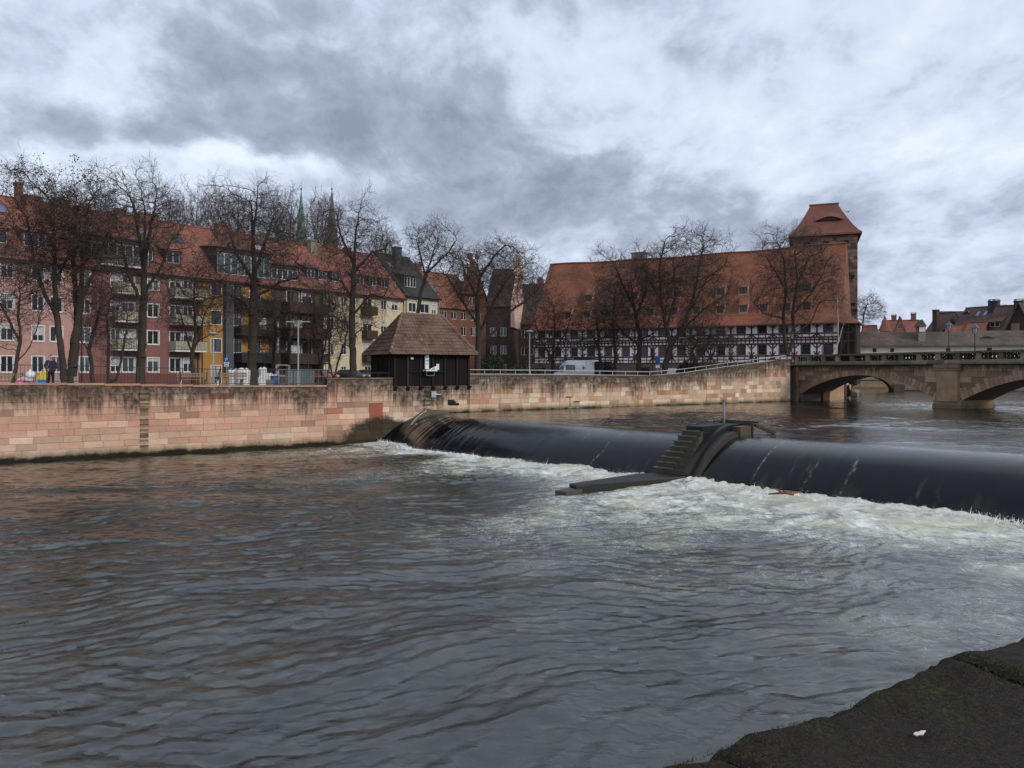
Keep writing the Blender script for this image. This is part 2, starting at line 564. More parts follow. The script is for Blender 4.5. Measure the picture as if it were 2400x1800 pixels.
def q(a, b, z):
    w = QW.w(a, b); return (w.x, w.y, z)


ae = QW.a(1850)
flat('promenade', [[q(-120, .5, 3.60), q(ae, .5, 3.60), q(ae, 8, 3.55), q(-120, 8, 3.55)],
                   [q(-120, 8, 3.55), q(ae, 8, 3.55), q(ae, 15, 3.0), q(-120, 15, 3.0)]], M_paving)
mb = MB(); mb.box(0, 40, 0, 9, 2.7, 3.25); o = structure(mb.build('parking_bay', M_asphalt)); w_ = HL.w(HL.a(690), -13); o.location = (w_.x, w_.y, 0); o.rotation_euler = (0, 0, HL.ang)
flat('street', [[q(-900, 15, 3.0), q(ae, 15, 3.0), (44, 108, 3.0), (51, 123, 3.0), (80, 128, 3.0), (500, 190, 3.0), (1300, 1200, 3.0), (-1300, 1200, 3.0)]], M_asphalt)
# ramp climbing to the bridge behind the wall
ra = QW.a(1500)
mb = MB()
prev = None
for i in range(15):
    a = ra + (ae + 3 - ra) * i / 14
    z = 3.62 + (5.05 - 3.62) * smooth(0.1, 0.95, i / 14)
    cur = (q(a, .45, z), q(a, 7, z))
    if prev:
        mb.face([prev[0], cur[0], cur[1], prev[1]])
        mb.face([prev[1], cur[1], (cur[1][0], cur[1][1], 2.9), (prev[1][0], prev[1][1], 2.9)])
    prev = cur
structure(mb.build('ramp', M_asphalt, fix=False))
flat('near_bank', [[(-8, -6, 3.0), (12, -6, 3.0), (12, 4.5, 3.0), (3.2, 1.7, 3.0), (0.9, 0.35, 3.0), (-8, -5.3, 3.0)]], M_paving)


# ---------------------------------------------------------------- masonry
class Masonry:
    def __init__(s): s.v = []; s.f = []; s.c = []; s.bt = []; s.aw = []

    def block(s, x0, x1, z0, z1, zt0, zt1, wl, c, y=0.0, gap=0.008, prd=0.014):
        """one ashlar block on the face y, tops clipped to zt0 / zt1"""
        g = gap
        zl, zr = min(z1, zt0), min(z1, zt1)
        if zl - z0 < 0.05 and zr - z0 < 0.05: return
        zl, zr = max(zl, z0 + .03), max(zr, z0 + .03)
        fr = [(x0 + g, z0 + g), (x1 - g, z0 + g), (x1 - g, zr - g), (x0 + g, zl - g)]
        jit = random.uniform(-.006, .006)
        i = len(s.v)
        for (xx, zz) in fr: s.v.append((xx, y - prd + jit, zz))
        for (xx, zz) in fr: s.v.append((xx, y + .02, zz))
        for k in range(2):
            for (xx, zz) in fr:
                s.bt.append((zt0 if xx < (x0 + x1) / 2 else zt1) - zz); s.aw.append(zz - wl)
        for qd in ((0, 1, 2, 3), (0, 4, 5, 1), (1, 5, 6, 2), (2, 6, 7, 3), (3, 7, 4, 0)):
            s.f.append(tuple(i + k for k in qd)); s.c.append(c)

    def quad(s, pts, zt, wl, c):
        i = len(s.v)
        for p in pts:
            s.v.append(p); s.bt.append(zt - p[2]); s.aw.append(p[2] - wl)
        s.f.append(tuple(range(i, i + len(pts)))); s.c.append(c)

    def build(s, name, m, parent):
        me = bpy.data.meshes.new(name); me.from_pydata(s.v, [], s.f)
        at = me.attributes.new('tint', 'FLOAT_COLOR', 'FACE')
        at.data.foreach_set('color', np.array([(*c, 1.0) for c in s.c], dtype=np.float32).ravel())
        for nm, arr in (('below_top', s.bt), ('above_water', s.aw)):
            a = me.attributes.new(nm, 'FLOAT', 'POINT'); a.data.foreach_set('value', np.array(arr, dtype=np.float32))
        me.materials.append(m); me.update()
        return link(name, me, parent)


def mixc(a, b, t): return tuple(x + (y - x) * t for x, y in zip(a, b))


PINK = [(0.50, 0.27, 0.19), (0.54, 0.31, 0.22), (0.47, 0.245, 0.175), (0.56, 0.35, 0.25), (0.44, 0.27, 0.19), (0.52, 0.29, 0.21)]
PINKACC = [(0.36, 0.14, 0.095), (0.30, 0.18, 0.13), (0.58, 0.44, 0.31), (0.33, 0.21, 0.14)]
CREAM = [(0.54, 0.39, 0.27), (0.58, 0.44, 0.31), (0.50, 0.35, 0.24), (0.60, 0.47, 0.34), (0.52, 0.34, 0.24), (0.46, 0.34, 0.24)]
CREAMACC = [(0.44, 0.23, 0.15), (0.33, 0.20, 0.13), (0.66, 0.56, 0.43), (0.38, 0.24, 0.17), (0.48, 0.28, 0.14)]


def wall_top(a):
    px_ = wall_px(a)
    if px_ < 766: return 3.60 + (3.86 - 3.60) * smooth(700, 0, px_) * 1.0
    if px_ < 921: return 4.05
    if px_ < 1101: return 3.58
    if px_ < 1530: return 4.22 + (4.09 - 4.22) * (px_ - 1101) / 429
    pts = [(1530, 4.09), (1600, 4.27), (1732, 4.80), (1839, 5.55), (1990, 5.62)]
    for (p0, z0), (p1, z1) in zip(pts, pts[1:]):
        if px_ <= p1: return z0 + (z1 - z0) * (px_ - p0) / (p1 - p0)
    return 5.6


def wall_px(a):
    w = QW.w(a); return 1200 + 1800 * w.x / w.y


wall_dry = QW.a(985)      # right of this the upper river laps the wall


def build_quay_wall():
    rnd = random.Random(4)
    random.seed(4)
    t = thing('quay_wall', 'long pink and cream sandstone block quay wall with soot black upper edge', 'wall', (QW.o.x, QW.o.y, 0), QW.ang)
    m = sandstone('quay_sandstone', 4, 0.42, band=1.2, wet_a=(QW.a(893), 2.6, 0.1, 1.55))
    ms = Masonry()
    a_end = QW.a(1852)
    row_h = 0.352
    z = -0.9; r = 0
    joints = [QW.a(832), QW.a(1172), QW.a(1311), QW.a(1656), QW.a(1830)]
    red = (QW.a(865), QW.a(897), 0.72, 2.55)
    while z < 5.8:
        h = row_h * rnd.uniform(0.94, 1.06)
        a = -42 + rnd.uniform(0, .6)
        while a < a_end:
            px_ = wall_px(a)
            k = smooth(700, 960, px_)
            w = rnd.uniform(0.62, 1.35) * (1 - 0.25 * k)
            a1 = min(a + w, a_end)
            for j in joints:
                if a < j < a1 and j - a > .12: a1 = j
            if a_end - a1 < .2: a1 = a_end
            # tall walls step: keep block inside one top level
            for pstep in (766, 921, 1101):
                st = QW.a(pstep)
                if a < st < a1: a1 = st
            if a1 - a < 0.02: a = a1 + 1e-4; continue
            zt0, zt1 = wall_top(a + 1e-4), wall_top(a1 - 1e-4)
            if rnd.random() < 0.12 + 0.08 * k:
                c = rnd.choice(PINKACC if rnd.random() > k else CREAMACC)
            else:
                c = mixc(rnd.choice(PINK), rnd.choice(CREAM), min(1, max(0, k * 0.9 + rnd.uniform(-.12, .25))))
            # lower courses on the far left are paler
            if px_ < 700 and z < 0.9: c = mixc(c, rnd.choice(CREAM), 0.55)
            f = rnd.uniform(.95, 1.2); c = tuple(x * f for x in c)
            wl = 0.0 if (a + a1) / 2 < wall_dry else 1.62
            cx, cz = (a + a1) / 2, z + h / 2
            if not (red[0] < cx < red[1] and red[2] < cz < red[3]):
                ms.block(a, a1, z, z + h, zt0, zt1, wl, c, prd=0.014)
            a = a1
        z += h; r += 1
    ms.block(red[0], red[1], red[2], red[3], 4.05, 4.05, 0, (0.31, 0.10, 0.065), prd=0.03)
    # mortar plane and wall body
    n = 160
    mort = (0.42, 0.34, 0.26)
    for i in range(n):
        a0, a1 = -42 + (a_end + 42) * i / n, -42 + (a_end + 42) * (i + 1) / n
        am = (a0 + a1) / 2; wl = 0.0 if am < wall_dry else 1.62
        zt = min(wall_top(a0 + 1e-3), wall_top(a1 - 1e-3)) - .01
        for (z0, z1) in ((-1.5, 0.3), (0.3, 1.5), (1.5, 2.4), (2.4, 3.3), (3.3, zt)):
            ms.quad([(a0, .012, z0), (a1, .012, z0), (a1, .012, z1), (a0, .012, z1)], zt, wl, mort)
        ms.quad([(a0, .0, zt), (a1, .0, zt), (a1, .55, zt), (a0, .55, zt)], zt, wl, (0.30, 0.24, 0.18))
        ms.quad([(a1, .55, 2.4), (a0, .55, 2.4), (a0, .55, zt), (a1, .55, zt)], zt, wl, mort)
    ms.build('masonry', m, t)
    # coping of the low left part: pale slabs with a bright edge
    mb = MB()
    a = -42.0; a766 = QW.a(766)
    while a < a766 - .1:
        a1 = min(a + rnd.uniform(1.1, 1.9), a766)
        c = mixc((0.85, 0.75, 0.65), (1.15, 1.0, 0.92), rnd.random())
        zt = wall_top(a)
        mb.box(a + .006, a1 - .006, -.06, .55, zt, zt + .10 + rnd.uniform(-.006, .006), c)
        a = a1
    mb.build('coping', M_coping, t)
    mb = MB()
    a = a766; a921 = QW.a(921)
    while a < a921 - .1:
        a1 = min(a + rnd.uniform(.7, 1.1), a921)
        f = rnd.uniform(.3, .5)
        mb.box(a + .008, a1 - .008, -.03, .56, 4.05, 4.14 + rnd.uniform(-.01, .01), (f, f * 1.05, f * .9)); a = a1
    mb.build('rough_coping', M_coping, t)
    mb = MB(); a = QW.a(1101)
    while a < a_end - .1:
        a1 = min(a + rnd.uniform(.8, 1.2), a_end); f = rnd.uniform(.16, .3)
        z0, z1 = wall_top(a + 1e-3), wall_top(a1 - 1e-3)
        mb.prism([(a + .006, z0), (a1 - .006, z1), (a1 - .006, z1 + .10), (a + .006, z0 + .10)], -.05, .58, c=(f, f, f * .8)); a = a1
    mb.build('sooty_coping', M_coping, t)
    # hole of missing blocks under the shed: its shade painted as near-black boxes
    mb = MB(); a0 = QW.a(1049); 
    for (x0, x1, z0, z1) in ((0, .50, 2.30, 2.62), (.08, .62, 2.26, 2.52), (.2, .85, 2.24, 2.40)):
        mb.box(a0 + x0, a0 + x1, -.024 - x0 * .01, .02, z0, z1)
    mb.build('missing_stone_shade', mat('hole_shadow', (0.012, 0.010, 0.008), 0.95, 0.6, 6.0), t)
    # old iron tie plates low on the right part
    for (p_, y_, w_, h_) in ((1333, 930, .55, .05), (1351, 941, .5, .06)):
        mb = MB(); aa = QW.a(p_); zz = QW.z(p_, y_)
        mb.box(aa - w_ / 2, aa + w_ / 2, -.09, -.01, zz - h_ / 2, zz + h_ / 2)
        if p_ == 1333: mb.box(aa + .08, aa + .11, -.05, -.02, zz - .75, zz - h_ / 2)
        mb.build('iron_bracket', M_dark, t)
    mb = MB(); aa = QW.a(1016); zz = QW.z(1016, 924)
    mb.box(aa - .2, aa + .15, -.12, -.01, zz - .2, zz + .2); mb.tube((aa, -.1, zz), (aa + .45, -.2, zz - .02), .05, .03)
    mb.build('gauge_sensor', M_galv, t)
    mb = MB()
    for (p_) in (1172, 1311, 1656):
        aa = QW.a(p_); mb.box(aa - .012, aa + .012, -.02, .0, 1.7, wall_top(aa) - .5)
    mb.build('expansion_joint', mat('joint_filler', (0.09, 0.05, 0.035), 0.9), t)


build_quay_wall()


# ---------------------------------------------------------------- water
def field(n, L, lam0, lam1, p, direction=None, spread=2.0, seed=1):
    rs = np.random.RandomState(seed)
    k1 = np.fft.fftfreq(n, L / n) * 2 * np.pi
    kx, ky = np.meshgrid(k1, k1, indexing='ij')
    k = np.hypot(kx, ky); k[0, 0] = 1e-6
    A = k ** (-p)
    A *= 1 / (1 + np.exp(-(k - 2 * np.pi / lam1) / (0.25 * 2 * np.pi / lam1)))
    A *= np.exp(-(k * lam0 / (2 * np.pi)) ** 4)
    if direction is not None:
        th = np.arctan2(ky, kx) - direction
        A *= (np.abs(np.cos(th)) ** spread + 0.06)
    A[0, 0] = 0
    h = np.fft.ifft2(A * np.exp(2j * np.pi * rs.rand(n, n))).real
    h /= h.std()
    return (h.astype(np.float32), L)


def samp(F, x, y):
    h, L = F; n = h.shape[0]
    fx = (x / L * n) % n; fy = (y / L * n) % n
    i = np.floor(fx).astype(int) % n; j = np.floor(fy).astype(int) % n
    tx = fx - np.floor(fx); ty = fy - np.floor(fy)
    i1, j1 = (i + 1) % n, (j + 1) % n
    return h[i, j] * (1 - tx) * (1 - ty) + h[i1, j] * tx * (1 - ty) + h[i, j1] * (1 - tx) * ty + h[i1, j1] * tx * ty


def npsm(a, b, x):
    t = np.clip((x - a) / (b - a), 0, 1); return t * t * (3 - 2 * t)


F_long = field(512, 61.0, 1.0, 4.5, 2.2, math.radians(98), 2.0, 3)
F_mid = field(1024, 29.0, 0.17, 0.85, 2.1, math.radians(84), 3.2, 5)
F_cross = field(1024, 23.0, 0.17, 0.85, 2.1, math.radians(116), 3.0, 8)
F_small = field(512, 11.0, 0.16, 0.6, 2.0, math.radians(90), 1.2, 11)
F_rough = field(512, 17.0, 0.18, 1.6, 1.6, None, 0, 14)
F_slow = field(128, 60.0, 4.0, 30.0, 1.5, None, 0, 21)
F_warp = field(256, 47.0, 3.0, 14.0, 2.2, None, 0, 23)


def s_crest(D):
    return 42.6 + 2.4 * npsm(-47.0, -56.0, D)


def weir_z(u):
    return 1.78 - 0.132 * np.maximum(0, u + 0.45) ** 1.95


def water_material():
    m = bpy.data.materials.new('river_water'); m.use_nodes = True
    t = NT(m.node_tree); b = t.n['Principled BSDF']
    vec = t.new('ShaderNodeTexCoord').outputs['Object']
    a = t.new('ShaderNodeAttribute'); a.attribute_name = 'foam'
    dens = a.outputs['Fac']
    sl = t.new('ShaderNodeAttribute'); sl.attribute_name = 'sheet'
    sheet = sl.outputs['Fac']
    wv = t.noise(vec, 0.7, 3, 0.55, out=1)
    vw = t.vmath('ADD', vec, t.vmath('MULTIPLY', t.vmath('SUBTRACT', wv, (0.5, 0.5, 0.5)), (1.5, 1.5, 0.0)))
    # streaks drawn out along the flow, which leaves the weir at 45 degrees and turns left
    x, y, z = t.sep(vw)[0:3]
    s_ = t.math('MULTIPLY', t.math('ADD', x, y), 0.7071); d_ = t.math('MULTIPLY', t.math('SUBTRACT', x, y), 0.7071)
    n1 = t.noise(t.comb(t.math('MULTIPLY', s_, 0.9), t.math('MULTIPLY', d_, 0.75), 0.0), 1.15, 9, 0.66, 0.6)
    n2 = t.noise(vw, 4.2, 7, 0.68, 0.9)
    n3 = t.noise(vec, 13, 4, 0.7)
    nn = t.math('ADD', t.math('MULTIPLY', n1, 0.55), t.math('ADD', t.math('MULTIPLY', n2, 0.33), t.math('MULTIPLY', n3, 0.12)))
    # density 0..1 lifts the threshold
    thr = t.math('SUBTRACT', 0.675, t.math('MULTIPLY', dens, 0.30))
    fm = t.maprange(t.math('SUBTRACT', nn, thr), -0.06, 0.16, 0, 1, True)
    fm = t.math('MULTIPLY', fm, t.maprange(dens, 0.02, 0.25))
    rn = t.noise(vw, 1.9, 6, 0.6, 1.6)
    ridge = t.math('SUBTRACT', 1.0, t.math('ABSOLUTE', t.math('MULTIPLY', t.math('SUBTRACT', rn, 0.5), 7.0)))
    fil = t.maprange(t.math('ADD', ridge, t.math('MULTIPLY', t.math('SUBTRACT', n3, 0.5), 0.5)), t.math('SUBTRACT', 1.0, t.math('MULTIPLY', dens, 0.8)), 1.25, 0, 1, True)
    fil = t.math('MULTIPLY', fil, t.maprange(dens, 0.05, 0.30))
    fm = t.math('MAXIMUM', fm, t.math('MULTIPLY', fil, 0.75))
    # stirred-up pale water under the foam
    milky = t.math('MULTIPLY', t.math('MULTIPLY', dens, t.maprange(dens, 0.12, 0.6, 0.25, 1.0)), t.maprange(n1, 0.3, 0.62, 0.3, 1.0))
    deep = t.mix(t.maprange(t.noise(vec, 0.35, 4, 0.6), 0.35, 0.65), (0.0055, 0.0105, 0.0085), (0.012, 0.0145, 0.009))
    deep = t.mix(sheet, deep, (0.0028, 0.0036, 0.0052))
    base = t.mix(t.math('MULTIPLY', milky, 0.85), deep, (0.19, 0.20, 0.155))
    foamc = t.mix(t.math('ADD', t.math('MULTIPLY', t.maprange(n2, 0.36, 0.64), 0.5), t.math('MULTIPLY', t.maprange(n1, 0.34, 0.62), 0.5)), (0.27, 0.265, 0.195), (0.72, 0.73, 0.70))
    c = t.mix(fm, base, foamc)
    c = t.mix(t.math('MULTIPLY', t.math('MULTIPLY', t.maprange(t.noise(vw, 0.55, 5, 0.6), 0.46, 0.64), dens), 0.75), c, (0.42, 0.415, 0.27))
    t.put(b.inputs['Base Color'], c)
    t.put(b.inputs['Roughness'], t.math('ADD', 0.035, t.math('MULTIPLY', t.math('MAXIMUM', fm, t.math('MULTIPLY', milky, 0.5)), 0.55)))
    b.inputs['IOR'].default_value = 1.5
    t.put(b.inputs['Specular IOR Level'], t.math('SUBTRACT', 0.95, t.math('MULTIPLY', sheet, 0.77)))
    # ripples finer than the mesh: capillary chop, none on the smooth sheet over the weir
    r1 = t.noise(t.vmath('MULTIPLY', vw, (1.0, 1.7, 1.0)), 4.6, 5, 0.62, 0.8)
    r1 = t.math('SUBTRACT', 1.0, t.math('ABSOLUTE', t.math('MULTIPLY', t.math('SUBTRACT', r1, 0.5), 2.6)))
    r2 = t.noise(t.vmath('MULTIPLY', vec, (1.0, 1.6, 1.0)), 9.5, 3, 0.6, 0.5)
    patch = t.maprange(t.noise(vec, 0.5, 4, 0.6), 0.35, 0.65, 0.35, 1.1)
    rip = t.math('ADD', t.math('MULTIPLY', r1, 0.0058), t.math('MULTIPLY', t.math('MULTIPLY', r2, 0.0030), patch))
    rip = t.math('MULTIPLY', rip, t.math('SUBTRACT', 1.0, t.math('MULTIPLY', sheet, 0.97)))
    # fall lines on the sheet
    fl = t.noise(t.comb(t.math('MULTIPLY', d_, 9.0), t.math('MULTIPLY', s_, 0.35), 0.0), 1.0, 5, 0.6)
    rip = t.math('ADD', rip, t.math('MULTIPLY', t.math('MULTIPLY', fl, sheet), 0.007))
    rip = t.math('ADD', rip, t.math('MULTIPLY', t.math('MULTIPLY', n2, dens), 0.012))
    bn = t.new('ShaderNodeBump'); bn.inputs['Strength'].default_value = 1.0; bn.inputs['Distance'].default_value = 1.0
    t.put(bn.inputs['Height'], rip)
    t.l.new(bn.outputs[0], b.inputs['Normal'])
    return m


M_water = water_material()


def grid_mesh(name, X, Y, Z, keep, attrs, m):
    ni, nj = X.shape
    idx = np.arange(ni * nj).reshape(ni, nj)
    f = np.stack([idx[:-1, :-1], idx[1:, :-1], idx[1:, 1:], idx[:-1, 1:]], -1).reshape(-1, 4)
    kc = (keep[:-1, :-1] & keep[1:, :-1] & keep[1:, 1:] & keep[:-1, 1:]).reshape(-1)
    f = f[kc]
    used = np.unique(f); remap = -np.ones(ni * nj, dtype=int); remap[used] = np.arange(len(used))
    v = np.stack([X, Y, Z], -1).reshape(-1, 3)[used]
    return np_mesh(name, v, remap[f], m, True, {k: a.reshape(-1)[used] for k, a in attrs.items()})


def spaced(segs):
    out = [segs[0][0]]
    for (a, b, s0, s1) in segs:
        x = a
        while x < b - 1e-6:
            x += s0 + (s1 - s0) * (x - a) / (b - a); out.append(x)
    return np.array(out)


def build_lower_river():
    xs = spaced([(-62, -30, .25, .13), (-30, -12, .13, .055), (-12, 12, .055, .055), (12, 26, .055, .13), (26, 44, .13, .25)])
    ys = spaced([(1.5, 6, .12, .045), (6, 18, .045, .06), (18, 50, .06, .13)])
    X, Y = np.meshgrid(xs, ys, indexing='ij')
    D, S = X - Y, X + Y
    f = (s_crest(D) - 5.05 - S) / S2                 # distance downstream of the weir toe
    bq = (X - QW.o.x) * QW.n.x + (Y - QW.o.y) * QW.n.y
    keep = (f > -0.75) & (bq < 0.35)
    wx = X + 0.45 * samp(F_warp, X, Y); wy = Y + 0.45 * samp(F_warp, X + 13, Y + 7)
    mod = 1.0 + 0.42 * samp(F_slow, X, Y)
    mod = np.clip(mod, 0.35, 2.0)
    near = 1.0 + 0.5 * np.exp(-np.clip(f, 0, 99) / 6.0)
    h = (0.021 * samp(F_long, wx, wy) + 0.0135 * samp(F_mid, wx, wy) * mod + 0.0100 * samp(F_cross, wx + 3, wy) * (2.0 - mod)) * near
    h += 0.0032 * samp(F_small, X, Y) * mod
    # trochoid-like: sharpen crests
    h = h + 3.0 * h * np.abs(h)
    # foam: heavy by the toe, streaming off
    fp = np.clip(f, 0, 99)
    big = samp(F_slow, X * 1.7 + 5, Y * 1.7)
    right = npsm(-26.5, -23.0, D)
    L = 2.5 + 2.4 * right + 0.7 * big
    reach = 3.1 + 3.0 * right + 1.2 * big
    dens = np.where(fp < reach, 1.0 - 0.42 * fp / reach, 0.58 * np.exp(-(fp - reach) / (L * 1.15)))
    # current carries foam left along the wall
    dens = np.maximum(dens, 0.80 * np.exp(-((bq + 3.2) / 3.0) ** 2) * np.exp(-fp / 11.0) * npsm(-44, -50, D))
    dens = np.maximum(dens, 0.26 * np.exp(-fp / 13.0) * (1 + 0.45 * big))
    # streamers behind the pier ledge
    dens *= 1.0 - 0.35 * np.exp(-((D + 27.5) / 1.2) ** 2) * npsm(3.0, 5.5, fp)
    dens = np.clip(dens, 0, 1)
    rough = samp(F_rough, X * 0.9, Y * 0.9)
    h += dens ** 1.5 * (0.004 * rough + 0.010 * samp(F_mid, X * .8 + 4, Y * .8))
    h += 0.10 * np.exp(-(fp / 0.75) ** 2) + 0.04 * np.exp(-((fp - 2.2) / 1.4) ** 2)
    h += np.exp(-(fp / 0.45) ** 2) * 0.022 * np.abs(samp(F_rough, X * 1.6 + 9, Y * 1.6))
    # calm by the wall foot
    h *= 0.45 + 0.55 * npsm(0.2, -2.0, bq) + 0.4 * np.clip(dens, 0, .5)
    me = grid_mesh('river', X, Y, h, keep, {'foam': dens, 'sheet': np.zeros_like(h)}, M_water)
    structure(link('river', me))


def build_upper_river():
    Ds = spaced([(-72, -57.5, .4, .16), (-57.5, 14, .11, .11)])
    us = spaced([(-92, -45, .55, .26), (-45, -14, .22, .12), (-14, -1.2, .10, .06), (-1.2, 4.3, .055, .055)])
    D, U = np.meshgrid(Ds, us, indexing='ij')
    S = s_crest(D) - U * S2
    X, Y = (S + D) / 2, (S - D) / 2
    bq = (X - QW.o.x) * QW.n.x + (Y - QW.o.y) * QW.n.y
    aq = (X - QW.o.x) * QW.d.x + (Y - QW.o.y) * QW.d.y
    keep = (bq < 0.3) | (aq > ae - 1)
    flat_ = npsm(-0.2, -2.6, U)
    wx = X + 0.8 * samp(F_warp, X, Y); wy = Y + 0.8 * samp(F_warp, X + 13, Y + 7)
    h = flat_ * (0.013 * samp(F_mid, wx, wy) + 0.020 * samp(F_long, wx, wy) + 0.0036 * samp(F_small, X, Y))
    h *= (0.55 + 0.45 * npsm(-0.5, -7, bq)) * np.clip(1 + 0.5 * samp(F_slow, X, Y), .3, 2)
    z = weir_z(U) + h
    # long fall lines running down the sheet
    sh = npsm(-0.5, 0.6, U)
    rs = np.random.RandomState(3)
    xi = (D / 0.11).astype(int)
    line = np.interp(Ds, np.arange(-73, 15, 0.22), rs.randn(len(np.arange(-73, 15, 0.22))))[:, None]
    line2 = np.interp(Ds, np.arange(-73, 15, 0.9), rs.randn(len(np.arange(-73, 15, 0.9))))[:, None]
    left = npsm(-40, -49, D)
    z += sh * (0.0012 + 0.010 * left) * line + sh * 0.004 * line2
    foam = np.zeros_like(z)
    for (d0, u0, u1, st) in ((-33.6, .0, 1.2, .5), (-31.2, .2, 2.6, .8), (-28.3, .3, 1.4, .5), (-20.2, .2, 2.4, .85), (-17.3, 1.6, 2.8, .5), (-15.4, 1.4, 3.3, .7), (-36.4, .1, .9, .45), (-39.0, .0, .8, .4), (-11.9, 2.0, 2.5, .5)):
        dd = d0 + 0.05 * samp(F_rough, U * 0.8, D * 0 + d0)
        foam = np.maximum(foam, st * 0.55 * np.exp(-((D - dd) / 0.045) ** 2) * npsm(u0 - .3, u0 + .1, U) * npsm(u1 + .6, u1, U))
    for k in range(26):
        d0 = rs.uniform(-52, -4); u0 = rs.uniform(-.2, 2.2); u1 = u0 + rs.uniform(.4, 1.8)
        dd = d0 + 0.05 * samp(F_rough, U * 0.8, D * 0 + d0)
        foam = np.maximum(foam, rs.uniform(.06, .18) * np.exp(-((D - dd) / 0.04) ** 2) * npsm(u0 - .3, u0 + .1, U) * npsm(u1 + .6, u1, U))
    foam = np.maximum(foam, 0.10 * npsm(2.75, 3.5, U + 0.25 * samp(F_rough, D * .9, U * 0)))
    me = grid_mesh('upper_river', X, Y, z, keep, {'foam': foam, 'sheet': npsm(0.1, 1.8, U)}, M_water)
    structure(link('upper_river', me))


build_lower_river()
build_upper_river()


# torn edge of spray along the foot of the weir
def build_spray():
    rs = np.random.RandomState(9)
    V = []; F = []
    n = 5200
    for i in range(n):
        D = rs.uniform(-56.5, -2)
        if -26.8 < D < -23.4 and rs.rand() < .9: continue
        gust = 0.55 + 0.45 * math.sin(D * 2.1 + 1.3 * math.sin(D * .9)) * math.sin(D * .73)
        s = float(s_crest(np.array(D))) - 5.0 - abs(rs.normal(0, .28)) + rs.normal(0, .06)
        x, y = (s + D) / 2, (s - D) / 2
        hh = (0.05 + rs.exponential(0.055) * gust)
        hh = min(hh, .36)
        z0 = 0.06 + rs.uniform(-.05, .10)
        lean = rs.normal(0, .5); back = rs.normal(-.1, .35)
        w = rs.uniform(.006, .022)
        a = rs.uniform(0, math.pi); dx, dy = math.cos(a) * w, math.sin(a) * w
        tx, ty = x + lean * hh * .7, y + back * hh
        k = len(V)
        V += [(x - dx, y - dy, z0), (x + dx, y + dy, z0), (tx, ty, z0 + hh), (x - dy, y + dx, z0 + .01)]
        F += [(k, k + 1, k + 2), (k + 1, k + 3, k + 2), (k + 3, k, k + 2)]
        for _ in range(rs.randint(0, 3)):
            r = rs.uniform(.004, .011); q_ = (tx + rs.normal(0, .06), ty + rs.normal(0, .06), z0 + hh + rs.uniform(-.05, .10)); k = len(V)
            V += [(q_[0] - r, q_[1], q_[2]), (q_[0] + r, q_[1], q_[2]), (q_[0], q_[1] + r, q_[2]), (q_[0], q_[1], q_[2] + 1.6 * r)]
            F += [(k, k + 1, k + 3), (k + 1, k + 2, k + 3), (k + 2, k, k + 3)]
    m = mat('spray', (0.78, 0.80, 0.80), 0.6, 0.05)
    me = np_mesh('spray', np.array(V), np.array(F), m, False)
    o = link('spray', me); o['kind'] = 'stuff'
    tag(o, 'white torn spray leaping along the foot of the weir', 'spray')


build_spray()


